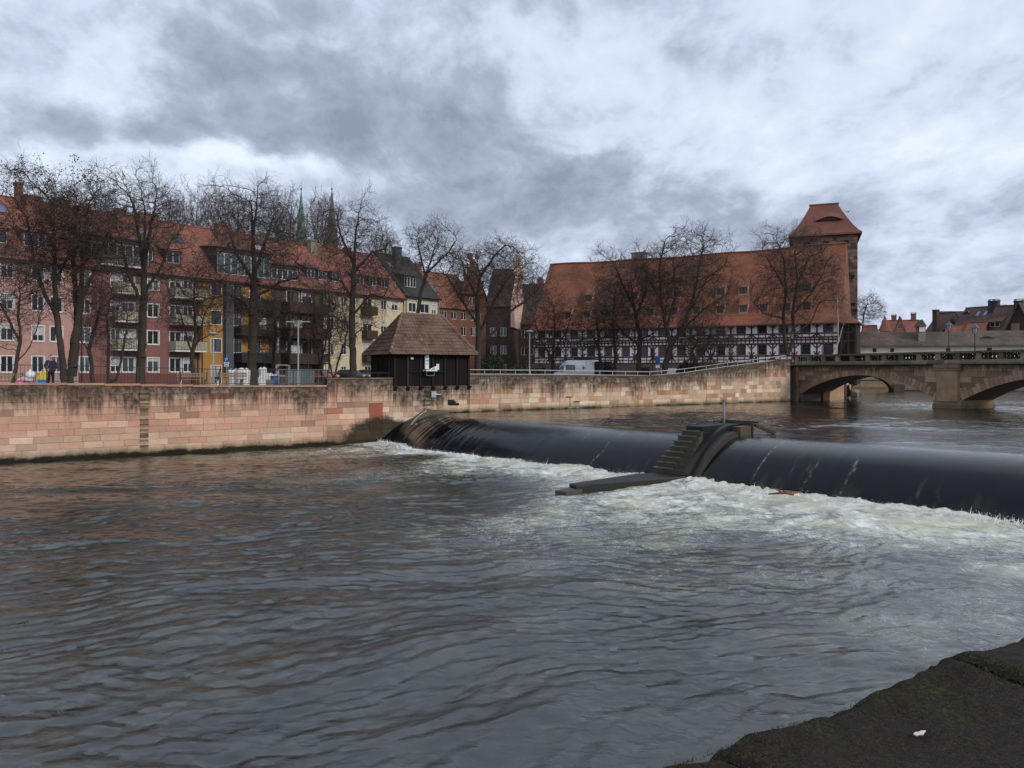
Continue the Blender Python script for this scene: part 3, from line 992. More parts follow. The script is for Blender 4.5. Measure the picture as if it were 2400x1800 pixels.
# ---------------------------------------------------------------- stepped pier splitting the weir, its ledge, the abutment
def build_pier():
    t = thing('weir_pier', 'dark wet stone pier with a flight of steps between the two weir falls', 'pier', (WO.x, WO.y, 0), WL.ang)
    st = mat('wet_steps', (0.036, 0.031, 0.023), 0.5, 0.6, 2.2, attr=True, bump=0.02, bscale=9, fine=0.35, spec=0.5)
    mb = MB()
    mb.prism([(-1.75, -.3), (1.05, -.3), (1.05, 2.24), (-1.75, 2.24)], -.92, -.10, axis='x')
    mb.build('platform', st, t)
    n = 8
    mb = MB()
    for i in range(n):
        y1 = -1.75 - i * .17; y0 = y1 - .17
        z = 2.24 - (i + 1) * 0.215
        xr = -.16 - .075 * (i + 1)
        mb.box(-.94 - .08 * (i + 1), xr, y0, y1 + .004, -.3, z)
        mb.box(xr + .002, -.102, y0, y1 + .002, -.3, max(z + .02, 2.20 - .152 * (.2 - y0) ** 2), (1.3, 1.2, 1.0))
        mb.box(-1.0 - .08 * (i + 1), xr - .002, y0 - .035, y1 + .003, z, z + .045, (2.6, 2.5, 2.3))      # nosing slab, tinted lighter than the risers
    mb.build('stair', st, t)
    mb = MB()
    pts = [(1.06, 2.245), (0.5, 2.245)] + [(y, 2.245 - .152 * (.2 - y) ** 2) for y in np.linspace(.2, -3.3, 14)] + [(-3.3, -.3), (1.06, -.3)]
    mb.prism(pts, -.098, .20, axis='x')
    mb.build('cheek_wall', st, t)
    mb = MB()
    pts = [(.55, 1.74), (0.1, 1.92)] + [(y, 1.98 - .18 * (-y) ** 2) for y in np.linspace(-.15, -3.35, 14)] + [(-3.35, -.3), (.55, -.3)]
    mb.prism(pts, .203, .52, axis='x')
    mb.build('worn_rim', mat('dark_wet_concrete', (0.035, 0.031, 0.024), 0.5, 0.6, 1.6, bump=0.03, bscale=10, fine=0.3), t)
    MB().box(.203, .60, .12, 1.06, -.3, 2.17, (2.2, 2.0, 1.3)).build('nose_wall', st, t)
    # timber stop and iron end at the upstream nose
    mb = MB()
    mb.box(-.98, .66, 1.07, 1.15, 1.6, 2.30)
    mb.beam((-.9, .5, 2.32), (-.9, 1.6, 2.34), .08, .08); mb.beam((-.9, 1.13, 2.33), (.9, 1.16, 2.33), .09, .09)
    mb.beam((.72, 1.2, 2.2), (1.25, 1.9, 1.85), .28, .12)
    mb.build('timber_stop', mat('mossy_timber', (0.05, 0.048, 0.024), 0.9, 0.6, 3.0), t)
    # low ledge running downstream
    t2 = thing('weir_ledge', 'low wet stone ledge running out from the foot of the steps', 'ledge', (WO.x, WO.y, 0), WL.ang)
    top = [(.30, -2.5), (-1.30, -7.8), (-1.50, -8.3), (-2.0, -8.1), (-1.85, -4.0), (-1.2, -2.95)]
    mb = MB()
    zt = .33
    n_ = len(top)
    ins = [(x * .985 - .01, y * .995) for x, y in top]
    mb.face([(x, y, zt) for x, y in reversed(ins)])
    for k in range(n_):
        (x0, y0), (x1, y1) = top[k], top[(k + 1) % n_]; (u0, v0), (u1, v1) = ins[k], ins[(k + 1) % n_]
        mb.face([(x0, y0, zt - .05), (x1, y1, zt - .05), (u1, v1, zt), (u0, v0, zt)])
        mb.face([(x0, y0, -.4), (x1, y1, -.4), (x1, y1, zt - .05), (x0, y0, zt - .05)])
    mb.build('slab', st, t2)
    mb = MB()
    mb.prism([(-8.95, -.3), (-8.0, -.3), (-8.0, .20), (-8.95, .17)], -1.95, -1.40, axis='x')
    mb.build('end_step', M_concrete, t2)


def build_abutment():
    t = thing('weir_abutment', 'curved dark concrete abutment sweeping down beside the quay wall at the weir', 'abutment', (QW.o.x, QW.o.y, 0), QW.ang)
    pts = []
    off = -1.0
    for (px_, py_) in ((1052, 963), (1030, 961), (1012, 961), (1000, 963), (988, 970), (975, 981), (962, 997), (950, 1013), (939, 1028), (928, 1042), (920, 1052)):
        pts.append((QW.a(px_, off), QW.z(px_, py_, off)))
    mb = MB()
    poly = [(p, z) for p, z in pts] + [(pts[-1][0], -.6), (pts[0][0], -.6)]
    mb.prism(poly, -.98, -.62)
    mb.prism([(p + .12, z - .10) for p, z in pts] + [(pts[-1][0], -.6), (pts[0][0], -.6)], -.618, -.02)
    mb.build('sloping_cap', mat('algae_concrete', (0.10, 0.085, 0.05), 0.6, 0.5, 1.8, bump=0.02, bscale=12, spec=0.4), t)
    mb = MB()
    for (p0, z0), (p1, z1) in zip(pts[3:], pts[4:]):
        mb.beam((p0, -1.0, z0 + .02), (p1, -1.0, z1 + .02), .05, .05)
    mb.build('edge_rail', M_galv, t)


build_pier()
build_abutment()

# river gauge pole
w = P(1667, 1003, 32.2)
t = tag(MB().tube((0, 0, -.6), (0, 0, 1.02), .06, n=12).lathe([(.06, 1.02), (.07, 1.03), (.07, 1.08), (.05, 1.12), (0.0, 1.13)]).build('marker_post', mat('dull_zinc', (.16, .17, .18), .6, .3, metal=.3), smooth_=True), 'grey round metal post rising from the water behind the stepped pier', 'post')
w = WL.w(-.55, .75); t.location = (w.x, w.y, 2.2)
# driftwood log caught in the foam
mb = MB()
mb.tube((-.45, 0, 0), (.1, .02, .08), .025, .05); mb.tube((.1, .02, .10), (.38, .05, .03), .07, .05); mb.tube((.0, 0, .09), (-.25, -.1, .22), .035, .015)
mb.tube((.3, .04, .08), (.62, .2, .10), .04, .02)
o = tag(mb.build('driftwood_log', mat('drift_wood', (0.20, 0.075, 0.03), 0.7, 0.5, 5.0)), 'reddish brown log caught in the white foam below the weir', 'log')
w = P(1833, 1157, 26.4); o.location = (w.x, w.y, .32); o.rotation_euler = (0, 0, -.4)


# ---------------------------------------------------------------- bridges
def arch_fn(arches):
    """arches: (a0, a1, spring z, crown z) circular segments; returns underside height or None"""
    def fn(a):
        for (a0, a1, zs, zc) in arches:
            if a0 < a < a1:
                c = (a1 - a0) / 2; r_ = (c * c + (zc - zs) ** 2) / (2 * (zc - zs)); cz = zc - r_
                return cz + math.sqrt(max(0, r_ * r_ - (a - (a0 + a1) / 2) ** 2))
        return None
    return fn


def arch_wall(parent, name, m, a0, a1, arches, ztop, zbot, y, wl, pal, rh=.42, seed=1, face=-1, ring=0.0):
    """ashlar face pierced by arches, block by block"""
    rnd = random.Random(seed); fn = arch_fn(arches); ms = Masonry()
    xs = sorted(set([a0, a1] + [x for ar in arches for x in np.linspace(ar[0], ar[1], 25)]))
    # backing plane in strips
    more = []
    for x0, x1 in zip(xs, xs[1:]):
        k = max(1, int((x1 - x0) / 1.0)); more += [x0 + (x1 - x0) * i / k for i in range(k)]
    xs = more + [a1]
    for x0, x1 in zip(xs, xs[1:]):
        xm = (x0 + x1) / 2
        b = fn(xm)
        b0, b1 = (zbot, zbot) if b is None else ((fn(x0 + 1e-4) or b), (fn(x1 - 1e-4) or b))
        ms.quad([(x0, y + .012 * -face, b0), (x1, y + .012 * -face, b1), (x1, y + .012 * -face, ztop), (x0, y + .012 * -face, ztop)], ztop, wl, (0.17, 0.12, 0.085))
    z = zbot
    while z < ztop - .05:
        h = min(rh * rnd.uniform(.92, 1.08), ztop - z)
        x = a0
        while x < a1 - .02:
            x1 = min(x + rnd.uniform(.6, 1.25), a1)
            if a1 - x1 < .2: x1 = a1
            lim = [fn(x + 1e-3), fn(x1 - 1e-3), fn((x + x1) / 2)]
            inside = [l for l in lim if l is not None]
            c = rnd.choice(pal); f = rnd.uniform(.85, 1.12); c = tuple(v * f for v in c)
            if not inside or max(inside) + ring < z + .02:
                if face < 0: ms.block(x, x1, z, z + h, ztop, ztop, wl, c, y=y)
                elif True: ms.block(x, x1, z, z + h, ztop, ztop, wl, c, y=y)
            x = x1
        z += h
    if ring:
        for (r0, r1, zs, zc) in arches:
            c_ = (r1 - r0) / 2; r_ = (c_ * c_ + (zc - zs) ** 2) / (2 * (zc - zs)); cx, cz = (r0 + r1) / 2, zc - r_
            th = math.asin(c_ / r_); n = int(2 * th * r_ / .34)
            for i in range(n):
                t0, t1 = -th + 2 * th * i / n, -th + 2 * th * (i + 1) / n
                t0 += .0012; t1 -= .0012
                ro = r_ + ring * rnd.choice((.75, 1.0, 1.25))
                pts = [(cx + rr * math.sin(t_), y - .03, min(cz + rr * math.cos(t_), ztop - .02)) for rr, t_ in ((r_, t0), (r_, t1), (ro, t1), (ro, t0))]
                c = rnd.choice(pal); f = rnd.uniform(.78, 1.02); c = tuple(v * f for v in c)
                ms.quad(pts, ztop, wl, c)
                bk = [(p[0], y + .02, p[2]) for p in pts]
                for k in range(4): ms.quad([pts[k], bk[k], bk[(k + 1) % 4], pts[(k + 1) % 4]], ztop, wl, c)
    return ms.build(name, m, parent)


def vault(parent, name, m, arches, y0, y1):
    mb = MB()
    for (a0, a1, zs, zc) in arches:
        fn = arch_fn([(a0 - 1e-6, a1 + 1e-6, zs, zc)])
        xs = np.linspace(a0, a1, 25)
        for x0, x1 in zip(xs, xs[1:]):
            mb.face([(x0, y0, fn(x0)), (x1, y0, fn(x1)), (x1, y1, fn(x1)), (x0, y1, fn(x0))])
    return mb.build(name, m, parent, smooth_=False, fix=False)


BPAL = [(0.33, 0.20, 0.125), (0.37, 0.23, 0.145), (0.29, 0.175, 0.11), (0.40, 0.26, 0.165), (0.32, 0.21, 0.15)]
M_bridge = sandstone('bridge_sandstone', 5, 0.30, band=0.55)
M_bridge_soot = mat('sooty_stone', (0.175, 0.145, 0.11), 0.9, 0.6, 1.6, bump=0.02, bscale=10, fine=0.35, attr=True, extra=grime)
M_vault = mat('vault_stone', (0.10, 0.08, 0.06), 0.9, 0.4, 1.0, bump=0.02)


def build_bridge():
    t = thing('stone_bridge', 'brown sandstone arch bridge with a pierced stone balustrade', 'bridge', (BL.o.x, BL.o.y, 0), BL.ang)
    A1, A2 = BL.a(1877), BL.a(2193)
    A3 = BL.a(2256); A4 = A3 + (A2 - A1) + .5
    arches = [(A1, A2, 2.40, 4.18), (A3, A4, 2.40, 4.25)]
    W = 3.3
    a_end = A4 + 8
    arch_wall(t, 'spandrel_wall', M_bridge, -.9, a_end, arches, 5.06, -.5, 0.0, 1.7, BPAL, ring=.62, seed=3)
    # back face, plain
    mb = MB(); fn = arch_fn(arches)
    xs = [-.9] + list(np.linspace(A1, A2, 25)) + list(np.linspace(A3, A4, 25)) + [a_end]
    for x0, x1 in zip(xs, xs[1:]):
        b = fn((x0 + x1) / 2)
        b0, b1 = (-.5, -.5) if b is None else (fn(x0 + 1e-4) or b, fn(x1 - 1e-4) or b)
        mb.face([(x1, W, b1), (x0, W, b0), (x0, W, 5.06), (x1, W, 5.06)])
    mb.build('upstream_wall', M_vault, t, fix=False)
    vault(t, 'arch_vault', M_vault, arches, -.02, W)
    # inner faces of the abutment and pier below the springing
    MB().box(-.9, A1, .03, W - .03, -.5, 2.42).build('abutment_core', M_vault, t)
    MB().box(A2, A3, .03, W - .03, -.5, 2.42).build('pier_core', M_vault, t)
    mb = MB()
    mb.box(A2 - .03, A3 + .03, -.22, W + .1, -.5, 2.40, (1.25, 1.05, .85)); mb.box(A2 - .08, A3 + .08, -.28, W + .15, -.5, 2.06, (.85, .75, .62))
    mb.build('pier_base', M_bridge_soot, t)
    pm = (A2 + A3) / 2 + .15
    mb = MB()
    mb.box(pm - .95, pm + .75, -.30, -.035, 2.31, 4.6, (1.75, 1.35, 1.1)); mb.box(pm - 1.02, pm + .82, -.37, -.036, 4.6, 4.78, (1.5, 1.2, 1.0)); mb.box(pm - 1.1, pm + .9, -.44, -.037, 4.78, 5.04, (1.2, 1.0, .9))
    mb.build('pilaster', M_bridge_soot, t)
    # abutment buttress where the quay wall ends
    mb = MB(); mb.box(-1.6, A1 - .25, -.28, -.036, -.5, 4.95, (1.3, .95, .75))
    mb.build('abutment_face', M_bridge_soot, t)
    # cornice, plinth, cap
    mb = MB()
    rnd = random.Random(8)
    for (yy0, yy1) in ((-.22, .30), (W - .30, W + .22)):
        mb = MB()
        x = -1.2
        while x < a_end:
            x1 = min(x + rnd.uniform(1.2, 1.8), a_end); f = rnd.uniform(.7, 1.5)
            mb.box(x + .004, x1 - .004, yy0, yy1, 5.06, 5.16, (f * .7, f * .7, f * .65)); mb.box(x + .004, x1 - .004, yy0 + .10, yy1 - .08, 5.16, 5.38, (f, f, f * .9)); x = x1
        x = -1.2
        while x < a_end:
            x1 = min(x + rnd.uniform(1.4, 2.0), a_end); f = rnd.uniform(.55, .9)
            mb.box(x + .004, x1 - .004, yy0 + .06, yy1 - .04, 5.88, 6.02, (f, f, f * .9)); x = x1
        mb.build('balustrade_rail', M_bridge_soot, t)
    # posts and pierced panels
    panel = MB()
    pw = 1.18
    for k in range(4):
        cx = -pw / 2 + pw * (k + .5) / 4
        ring_ = [(cx + .115 * math.cos(u), 5.62 + .16 * math.sin(u)) for u in np.linspace(0, 2 * math.pi, 9)]
        for (x0, z0), (x1, z1) in zip(ring_, ring_[1:]): panel.beam((x0, 0, z0), (x1, 0, z1), .04, .09, up=(0, 1, 0.01))
        panel.beam((cx - .14, 0, 5.39), (cx - .05, 0, 5.5), .035, .08, up=(0, 1, .01)); panel.beam((cx + .14, 0, 5.39), (cx + .05, 0, 5.5), .035, .08, up=(0, 1, .01))
        panel.beam((cx - .14, 0, 5.87), (cx - .05, 0, 5.75), .035, .08, up=(0, 1, .01)); panel.beam((cx + .14, 0, 5.87), (cx + .05, 0, 5.75), .035, .08, up=(0, 1, .01))
    pme = panel.mesh('pierced_panel', M_bridge_soot)
    step = 1.62
    i = 0
    x = -1.0
    while x < a_end - 1.8:
        for yy, back in ((.06, 0), (W - .06, 1)):
            f = rnd.choice((.6, .9, 1.3, 1.7)); g = rnd.choice((.9, 1.0, 1.05))
            mb = MB(); mb.box(x - .20, x + .20, yy - .13, yy + .13, 5.385, 5.876, (f * 1.1, f * g, f * .8)); mb.box(x - .26, x + .26, yy - .10, yy + .10, 5.385, 5.50, (f, f * g, f * .8))
            mb.build('balustrade_post', M_bridge_soot, t)
            link('pierced_panel', pme, t, (x + step / 2, yy, 0))
        x += step
    # deck
    mb = MB(); mb.box(-6, a_end, .31, W - .31, 4.62, 5.08)
    structure(mb.build('roadway', M_asphalt, t))
    return t


build_bridge()


# inland approach of the bridge road
def bl(a, b, z): w = BL.w(a, b); return (w.x, w.y, z)


flat('road', [[bl(-1, .3, 5.05), bl(-1, 3.1, 5.05), bl(-26, 3.1, 3.0 + .9), bl(-26, .3, 3.0 + .9)],
              [bl(-1, 3.1, 5.04), bl(-1, 3.1, -.5), bl(-26, 3.1, -.5), bl(-26, 3.1, 3.9)]], M_asphalt)

# far bank beyond the bridge, seen through the arches
mb = Masonry(); rnd = random.Random(5)
t = thing('embankment_wall', 'light sandstone river wall seen through the left bridge arch', 'wall', (33.9, 78.0, 0), math.atan2(107.0 - 78, 47.2 - 33.9))
L_ = math.hypot(107.0 - 78, 47.2 - 33.9)
z = -.4
while z < 3.6:
    x = 0
    while x < L_:
        x1 = min(L_, x + rnd.uniform(.6, 1.2)); mb.block(x, x1, z, min(z + .4, 3.6), 3.6, 3.6, 1.7, rnd.choice(CREAM)); x = x1
    z += .4
mb.quad([(0, .012, -.5), (L_, .012, -.5), (L_, .012, 3.6), (0, .012, 3.6)], 3.6, 1.7, (.3, .25, .2))
mb.build('masonry', M_bridge, t)
w = BL.w(-1, 9.6)
t = thing('old_bank_wall', 'stubby ivy hung wall end just beyond the bridge under the left arch', 'wall', (29.55, 71.4, 0), math.atan2(75.6 - 71.4, 32.7 - 29.55))
L2 = math.hypot(4.2, 3.15); mb = MB(); mb.box(0, L2, 0, .6, -.4, 3.7, (1.9, 1.5, 1.1)); mb.build('wall_face', M_bridge_soot, t)


def build_covered():
    t = thing('covered_bridge', 'long low covered walkway with mossy tiled roof and narrow white wall over the river', 'covered bridge', (CB.o.x, CB.o.y, 0), CB.ang)
    b0, b1 = CB.a(1996), CB.a(2093)
    L = 75
    arches = [(b0, b1, 1.9, 3.65)]
    arch_wall(t, 'stone_base', sandstone('far_stone', 5, .25, band=.5), -3, L, arches, 7.0, -.5, 0, 1.75, [(0.21, 0.17, 0.155), (0.25, 0.19, 0.165), (0.18, 0.15, 0.14)], seed=6)
    vault(t, 'arch_vault', M_vault, arches, 0, 2.2)
    mb = MB(); mb.box(b1, b1 + 1.4, -.35, 2.4, -.5, 2.7, (.5, .4, .35)); mb.build('pier', M_bridge_soot, t)
    plaster = mat('cream_plaster', (0.66, 0.62, 0.50), 0.85, 0.12, 0.8, extra=grime)
    mb = MB(); mb.box(-3, L, -.06, 4.9, 5.4, 7.95); mb.build('plaster_wall', plaster, t)
    for (p0, p1) in ((2045, 2054), (2086, 2095), (2217, 2227), (2313, 2324)):
        x0, x1 = CB.a(p0), CB.a(p1)
        mb = MB(); mb.box(x0, x1, -.10, -.06, 7.12, 7.66); mb.build('window', M_dark, t)
    rm = roof_mat('mossy_old_tiles', (0.085, 0.065, 0.052), (0.15, 0.115, 0.095), .2, dirt=(0.035, 0.032, 0.022), dirt_amt=.6, moss=.4)
    mb = MB()
    def rz(y): return 8.0 + (10.0 - 8.0) * (y + .6) / 3.1
    n = 24
    for i in range(n):
        x0, x1 = -3 + (L + 3) * i / n, -3 + (L + 3) * (i + 1) / n
        s0, s1 = .06 * math.sin(i * 1.1), .06 * math.sin((i + 1) * 1.1)
        mb.face([(x0, -.6, 8.0 + s0 * .4), (x1, -.6, 8.0 + s1 * .4), (x1, 2.5, 10.0 + s1), (x0, 2.5, 10.0 + s0)])
        mb.face([(x0, 2.5, 10.0 + s0), (x1, 2.5, 10.0 + s1), (x1, 5.6, 7.8), (x0, 5.6, 7.8)])
        mb.face([(x0, -.6, 7.86), (x1, -.6, 7.86), (x1, -.6, 8.0 + s1 * .4), (x0, -.6, 8.0 + s0 * .4)])
        mb.face([(x0, -.6, 7.86), (x0, -.05, 7.94), (x1, -.05, 7.94), (x1, -.6, 7.86)])
    mb.build('roof', rm, t, fix=False)
    x0, x1 = CB.a(2154), CB.a(2171)
    mb = MB(); mb.box(x0, x1, .3, 1.6, 8.3, 10.6); mb.build('dormer', mat('grey_stone', (.22, .2, .17), .9, .4, 2), t)
    xm = (x0 + x1) / 2
    mb = MB(); mb.box(x0 + .1, x1 - .1, .22, .3, 9.9, 10.75); mb.build('pale_hatch', plaster, t)
    mb = MB(); mb.prism([(x0 - .15, 10.62), (x1 + .15, 10.62), (xm, 11.6)], .1, 2.2); mb.build('dormer_roof', rm, t)
    # eyebrow opening
    xm = CB.a(2318); hw = 1.0
    mb = MB()
    for i in range(10):
        u0, u1 = -1 + 2 * i / 10, -1 + 2 * (i + 1) / 10
        h0, h1 = .34 * (1 - u0 * u0) ** 1.0, .34 * (1 - u1 * u1)
        y_ = .75; zb = rz(y_)
        mb.face([(xm + u0 * hw, y_, zb), (xm + u1 * hw, y_, zb), (xm + u1 * hw, y_ - .02, zb + h1), (xm + u0 * hw, y_ - .02, zb + h0)])
    mb.build('eyebrow_dormer', M_dark, t, fix=False)


build_covered()
t = thing('far_bank_wall', 'pale stone river bank seen through the far low arch', 'wall', (53.5, 121.0, 0), -.35)
MB().box(0, 14, 0, 1, -.5, 2.9, (2.6, 2.3, 1.9)).box(-.2, 14.2, -.6, -.02, -.5, 2.05, (2.0, 1.8, 1.5)).build('wall_face', M_bridge_soot, t)
flat('far_street', [[(75, 122, 3.004), (72, 106, 3.004), (100, 100.5, 3.004), (500, 60, 3.004), (500, 190, 3.004)]], M_asphalt)


# ---------------------------------------------------------------- mossy parapet at the photographer's side
def build_parapet():
    e0 = Vector((0.425, 2.015)); e1 = Vector((1.965, 2.915))
    ln = Line(e0.x, e0.y, e1.x, e1.y)
    zt = ZE - 1.0
    m = bpy.data.materials.new('mossy_parapet'); m.use_nodes = True
    T = NT(m.node_tree); b = T.n['Principled BSDF']
    vec = T.new('ShaderNodeTexCoord').outputs['Object']
    n0 = T.noise(vec, 1.6, 6, 0.7); n1 = T.noise(vec, 7, 7, 0.7); n2 = T.noise(vec, 60, 5, 0.7); n3 = T.noise(vec, 210, 3, 0.7)
    c = T.mix(T.maprange(n1, 0.3, 0.7), (0.009, 0.0075, 0.006), (0.030, 0.024, 0.018))
    c = T.mix(T.maprange(n0, 0.50, 0.68, 0, .6), c, (0.028, 0.022, 0.017))
    x, y, z = T.sep(vec)[0:3]
    near_edge = T.maprange(y, -0.45, 0.0, 0.0, 0.085)
    mossf = T.math('ADD', T.math('MULTIPLY', n0, 0.55), T.math('ADD', T.math('MULTIPLY', n1, 0.33), T.math('MULTIPLY', n2, 0.16)))
    mk = T.maprange(T.math('ADD', mossf, near_edge), 0.585, 0.68)
    mc = T.mix(T.maprange(n2, 0.35, 0.65), (0.018, 0.019, 0.006), (0.052, 0.050, 0.015))
    mc = T.mix(T.maprange(T.noise(vec, 4, 3, .6), 0.52, 0.62), mc, (0.045, 0.027, 0.008))
    c = T.mix(T.math('MULTIPLY', mk, 0.9), c, mc)
    gr = T.maprange(n3, 0.70, 0.76)
    c = T.mix(T.math('MULTIPLY', T.maprange(n3, 0.60, 0.70), 0.6), c, (0.11, 0.095, 0.075))
    c = T.mix(T.maprange(n2, 0.74, 0.78, 0, .5), c, (0.10, 0.10, 0.085))
    g_ = T.maprange(T.math('ADD', T.math('MULTIPLY', n2, .5), T.math('MULTIPLY', n3, .5)), 0.38, 0.62, 0.35, 2.1)
    c = T.vmath('MULTIPLY', c, T.comb(g_, g_, g_))
    T.put(b.inputs['Base Color'], c); b.inputs['Roughness'].default_value = 0.9; b.inputs['Specular IOR Level'].default_value = 0.2
    bn = T.new('ShaderNodeBump'); bn.inputs['Strength'].default_value = 1.0; bn.inputs['Distance'].default_value = 0.022
    T.put(bn.inputs['Height'], T.math('ADD', T.math('MULTIPLY', n2, 0.7), T.math('ADD', T.math('MULTIPLY', n3, 0.25), T.math('MULTIPLY', mk, T.math('MULTIPLY', n2, 1.6)))))
    T.l.new(bn.outputs[0], b.inputs['Normal'])
    t = thing('stone_parapet', 'dark mossy stone parapet slabs in the near corner of the riverside', 'parapet', (ln.o.x, ln.o.y, zt), ln.ang)
    Fp = field(256, 3.0, .05, .9, 1.7, None, 0, 31); Fq = field(256, 5.0, .3, 2.5, 2.0, None, 0, 33)
    joints = [-1.6, 0.10, 1.24, 2.65, 4.2]
    for k, (x0, x1) in enumerate(zip(joints, joints[1:])):
        xs = np.arange(x0 + .004, x1 - .002, .012); ys = np.concatenate([[-.82, -.80, -.78], np.arange(-.77, -.02, .012), [-.012, -.004, 0.0, .004, .006]])
        nb = 12
        X, Y = np.meshgrid(xs, ys, indexing='ij')
        Z = .005 * samp(Fp, X, Y) + .010 * samp(Fq, X, Y)
        lift = (0, 0, .014, .01)[k]
        edge = 0.013 * samp(Fq, X * 1.4 + 2, Y * 0) + .006 * samp(Fp, X, Y * 0)
        Yn = Y + edge * npsm(-.3, 0, Y)
        Z -= .040 * npsm(-.10, 0.0, Y) ** 2.2                       # rounded river edge
        dx = np.minimum(X - x0, x1 - X); Z -= .022 * np.exp(-(dx / .022) ** 1.5)
        Z += lift
        # river face
        ext = np.array([.012, .012, .010, .008]); 
        Xa = np.concatenate([X] + [X[:, -1:]] * 4, 1); Ya = np.concatenate([Yn] + [Yn[:, -1:] + e for e in (.003, .004, .004, .004)], 1)
        Za = np.concatenate([Z] + [Z[:, -1:] - e for e in (.03, .09, .22, .40)], 1)
        me = grid_mesh('coping_slab', Xa, Ya, Za, np.ones_like(Xa, bool), {}, m)
        link('coping_slab', me, t)
    mb = MB(); mb.box(-1.6, 4.2, -.78, -.03, -3.9, -.10); mb.build('wall_body', M_bridge_soot, t)
    # moss tufts and little grass blades along the slab
    rs = np.random.RandomState(5); V = []; F = []
    cl = [(rs.uniform(-.3, 2.1), -abs(rs.normal(0, .13)) - .02, rs.uniform(.03, .11)) for _ in range(34)] + [(1.26, rs.uniform(-.6, -.05), .05) for _ in range(8)]
    for (cx, cy, r_) in cl:
        for _ in range(int(2600 * r_)):
            a_ = rs.uniform(0, 6.28); q_ = r_ * math.sqrt(rs.rand()); x, y = cx + q_ * math.cos(a_) * 1.5, cy + q_ * math.sin(a_)
            if y > -.005: continue
            zb = float(.005 * samp(Fp, np.array(x), np.array(y)) + .010 * samp(Fq, np.array(x), np.array(y))) - .040 * float(npsm(-.10, 0.0, np.array(y))) ** 2.2 + (.014 if 1.24 < x < 2.65 else 0) - .001
            hh = rs.uniform(.002, .006) * (1 + 2.5 * (rs.rand() < .03)); w_ = rs.uniform(.001, .0026); b_ = rs.uniform(0, 3.14); dx, dy = w_ * math.cos(b_), w_ * math.sin(b_); k = len(V)
            V += [(x - dx, y - dy, zb), (x + dx, y + dy, zb), (x + rs.normal(0, .003), y + rs.normal(0, .003), zb + hh)]; F.append((k, k + 1, k + 2))
    o = link('moss', np_mesh('moss', np.array(V), np.array(F), mat('moss_tuft', (0.040, 0.040, 0.013), .9, .5, 9, fine=.4), False)); o['kind'] = 'stuff'
    o.location = t.location; o.rotation_euler = t.rotation_euler; tag(o, 'tufts of green moss along the dark parapet slabs', 'moss')
    # the pale dropping on the slab
    c0 = ln.L(0.0, 0.0, 0)
    w = P(2156, 1722, 0); d = 1.0 * 1800 / (1722 - 868); w = P(2156, 1722, d)
    l = ln.L(w.x, w.y, 0)
    mb = MB(); rs = random.Random(2)
    pts = []
    for i in range(11):
        a = 2 * math.pi * i / 11; r_ = .012 * rs.uniform(.6, 1.3) * (1.6 if i in (0, 5, 6) else 1)
        pts.append((math.cos(a) * r_ * 1.1, math.sin(a) * r_ * .7, 0))
    mb.face([(p[0], p[1], .003) for p in pts])
    for k in range(11): mb.face([pts[k], pts[(k + 1) % 11], (pts[(k + 1) % 11][0], pts[(k + 1) % 11][1], .003), (pts[k][0], pts[k][1], .003)])
    o = mb.build('leaf_scrap', mat('pale_scrap', (0.55, 0.50, 0.47), 0.8, 0.3, 60)); o.location = (w.x, w.y, zt + .003); o.rotation_euler = (0.1, 0, .5)
    tag(o, 'small pale scrap lying on the dark mossy slab', 'scrap')


build_parapet()

# ================================================================ BUILDINGS
_wcache = {}


def window(parent, x, z0, w, h, y=0.0, style='double', frame=None, depth=.10, name='window', glass=None, ftype=0.055):
    """casement: frame mesh and a pane sub-part; set back by depth behind the wall face y (front towards -y)"""
    fr = frame or M_white; gl = glass or M_glass
    key = (round(w, 2), round(h, 2), style, fr.name, gl.name, ftype)
    if key not in _wcache:
        mb = MB(); f = ftype
        mb.box(-w / 2, -w / 2 + f, -.03, .03, 0, h); mb.box(w / 2 - f, w / 2, -.03, .03, 0, h)
        mb.box(-w / 2 + f, w / 2 - f, -.03, .03, 0, f); mb.box(-w / 2 + f, w / 2 - f, -.03, .03, h - f, h)
        if style in ('double', 'cross'): mb.box(-.04, .04, -.035, .03, f, h - f)
        if style == 'triple':
            for s in (-1, 1): mb.box(s * w / 6 - .03, s * w / 6 + .03, -.035, .03, f, h - f)
        if style == 'cross': mb.box(-w / 2 + f, w / 2 - f, -.03, .028, h * .62, h * .62 + .05)
        if style == 'grid':
            for k in (1, 2): mb.box(-w / 2 + w * k / 3 - .02, -w / 2 + w * k / 3 + .02, -.03, .03, f, h - f)
            for k in (1, 2): mb.box(-w / 2 + f, w / 2 - f, -.028, .028, h * k / 3 - .02, h * k / 3 + .02)
        g = MB(); g.box(-w / 2 + f * .5, w / 2 - f * .5, .0, .012, f * .5, h - f * .5)
        _wcache[key] = (mb.mesh('window_frame', fr), g.mesh('pane', gl))
    a, b = _wcache[key]
    o = link(name, a, parent, (x, y + depth, z0)); link('pane', b, o)
    return o


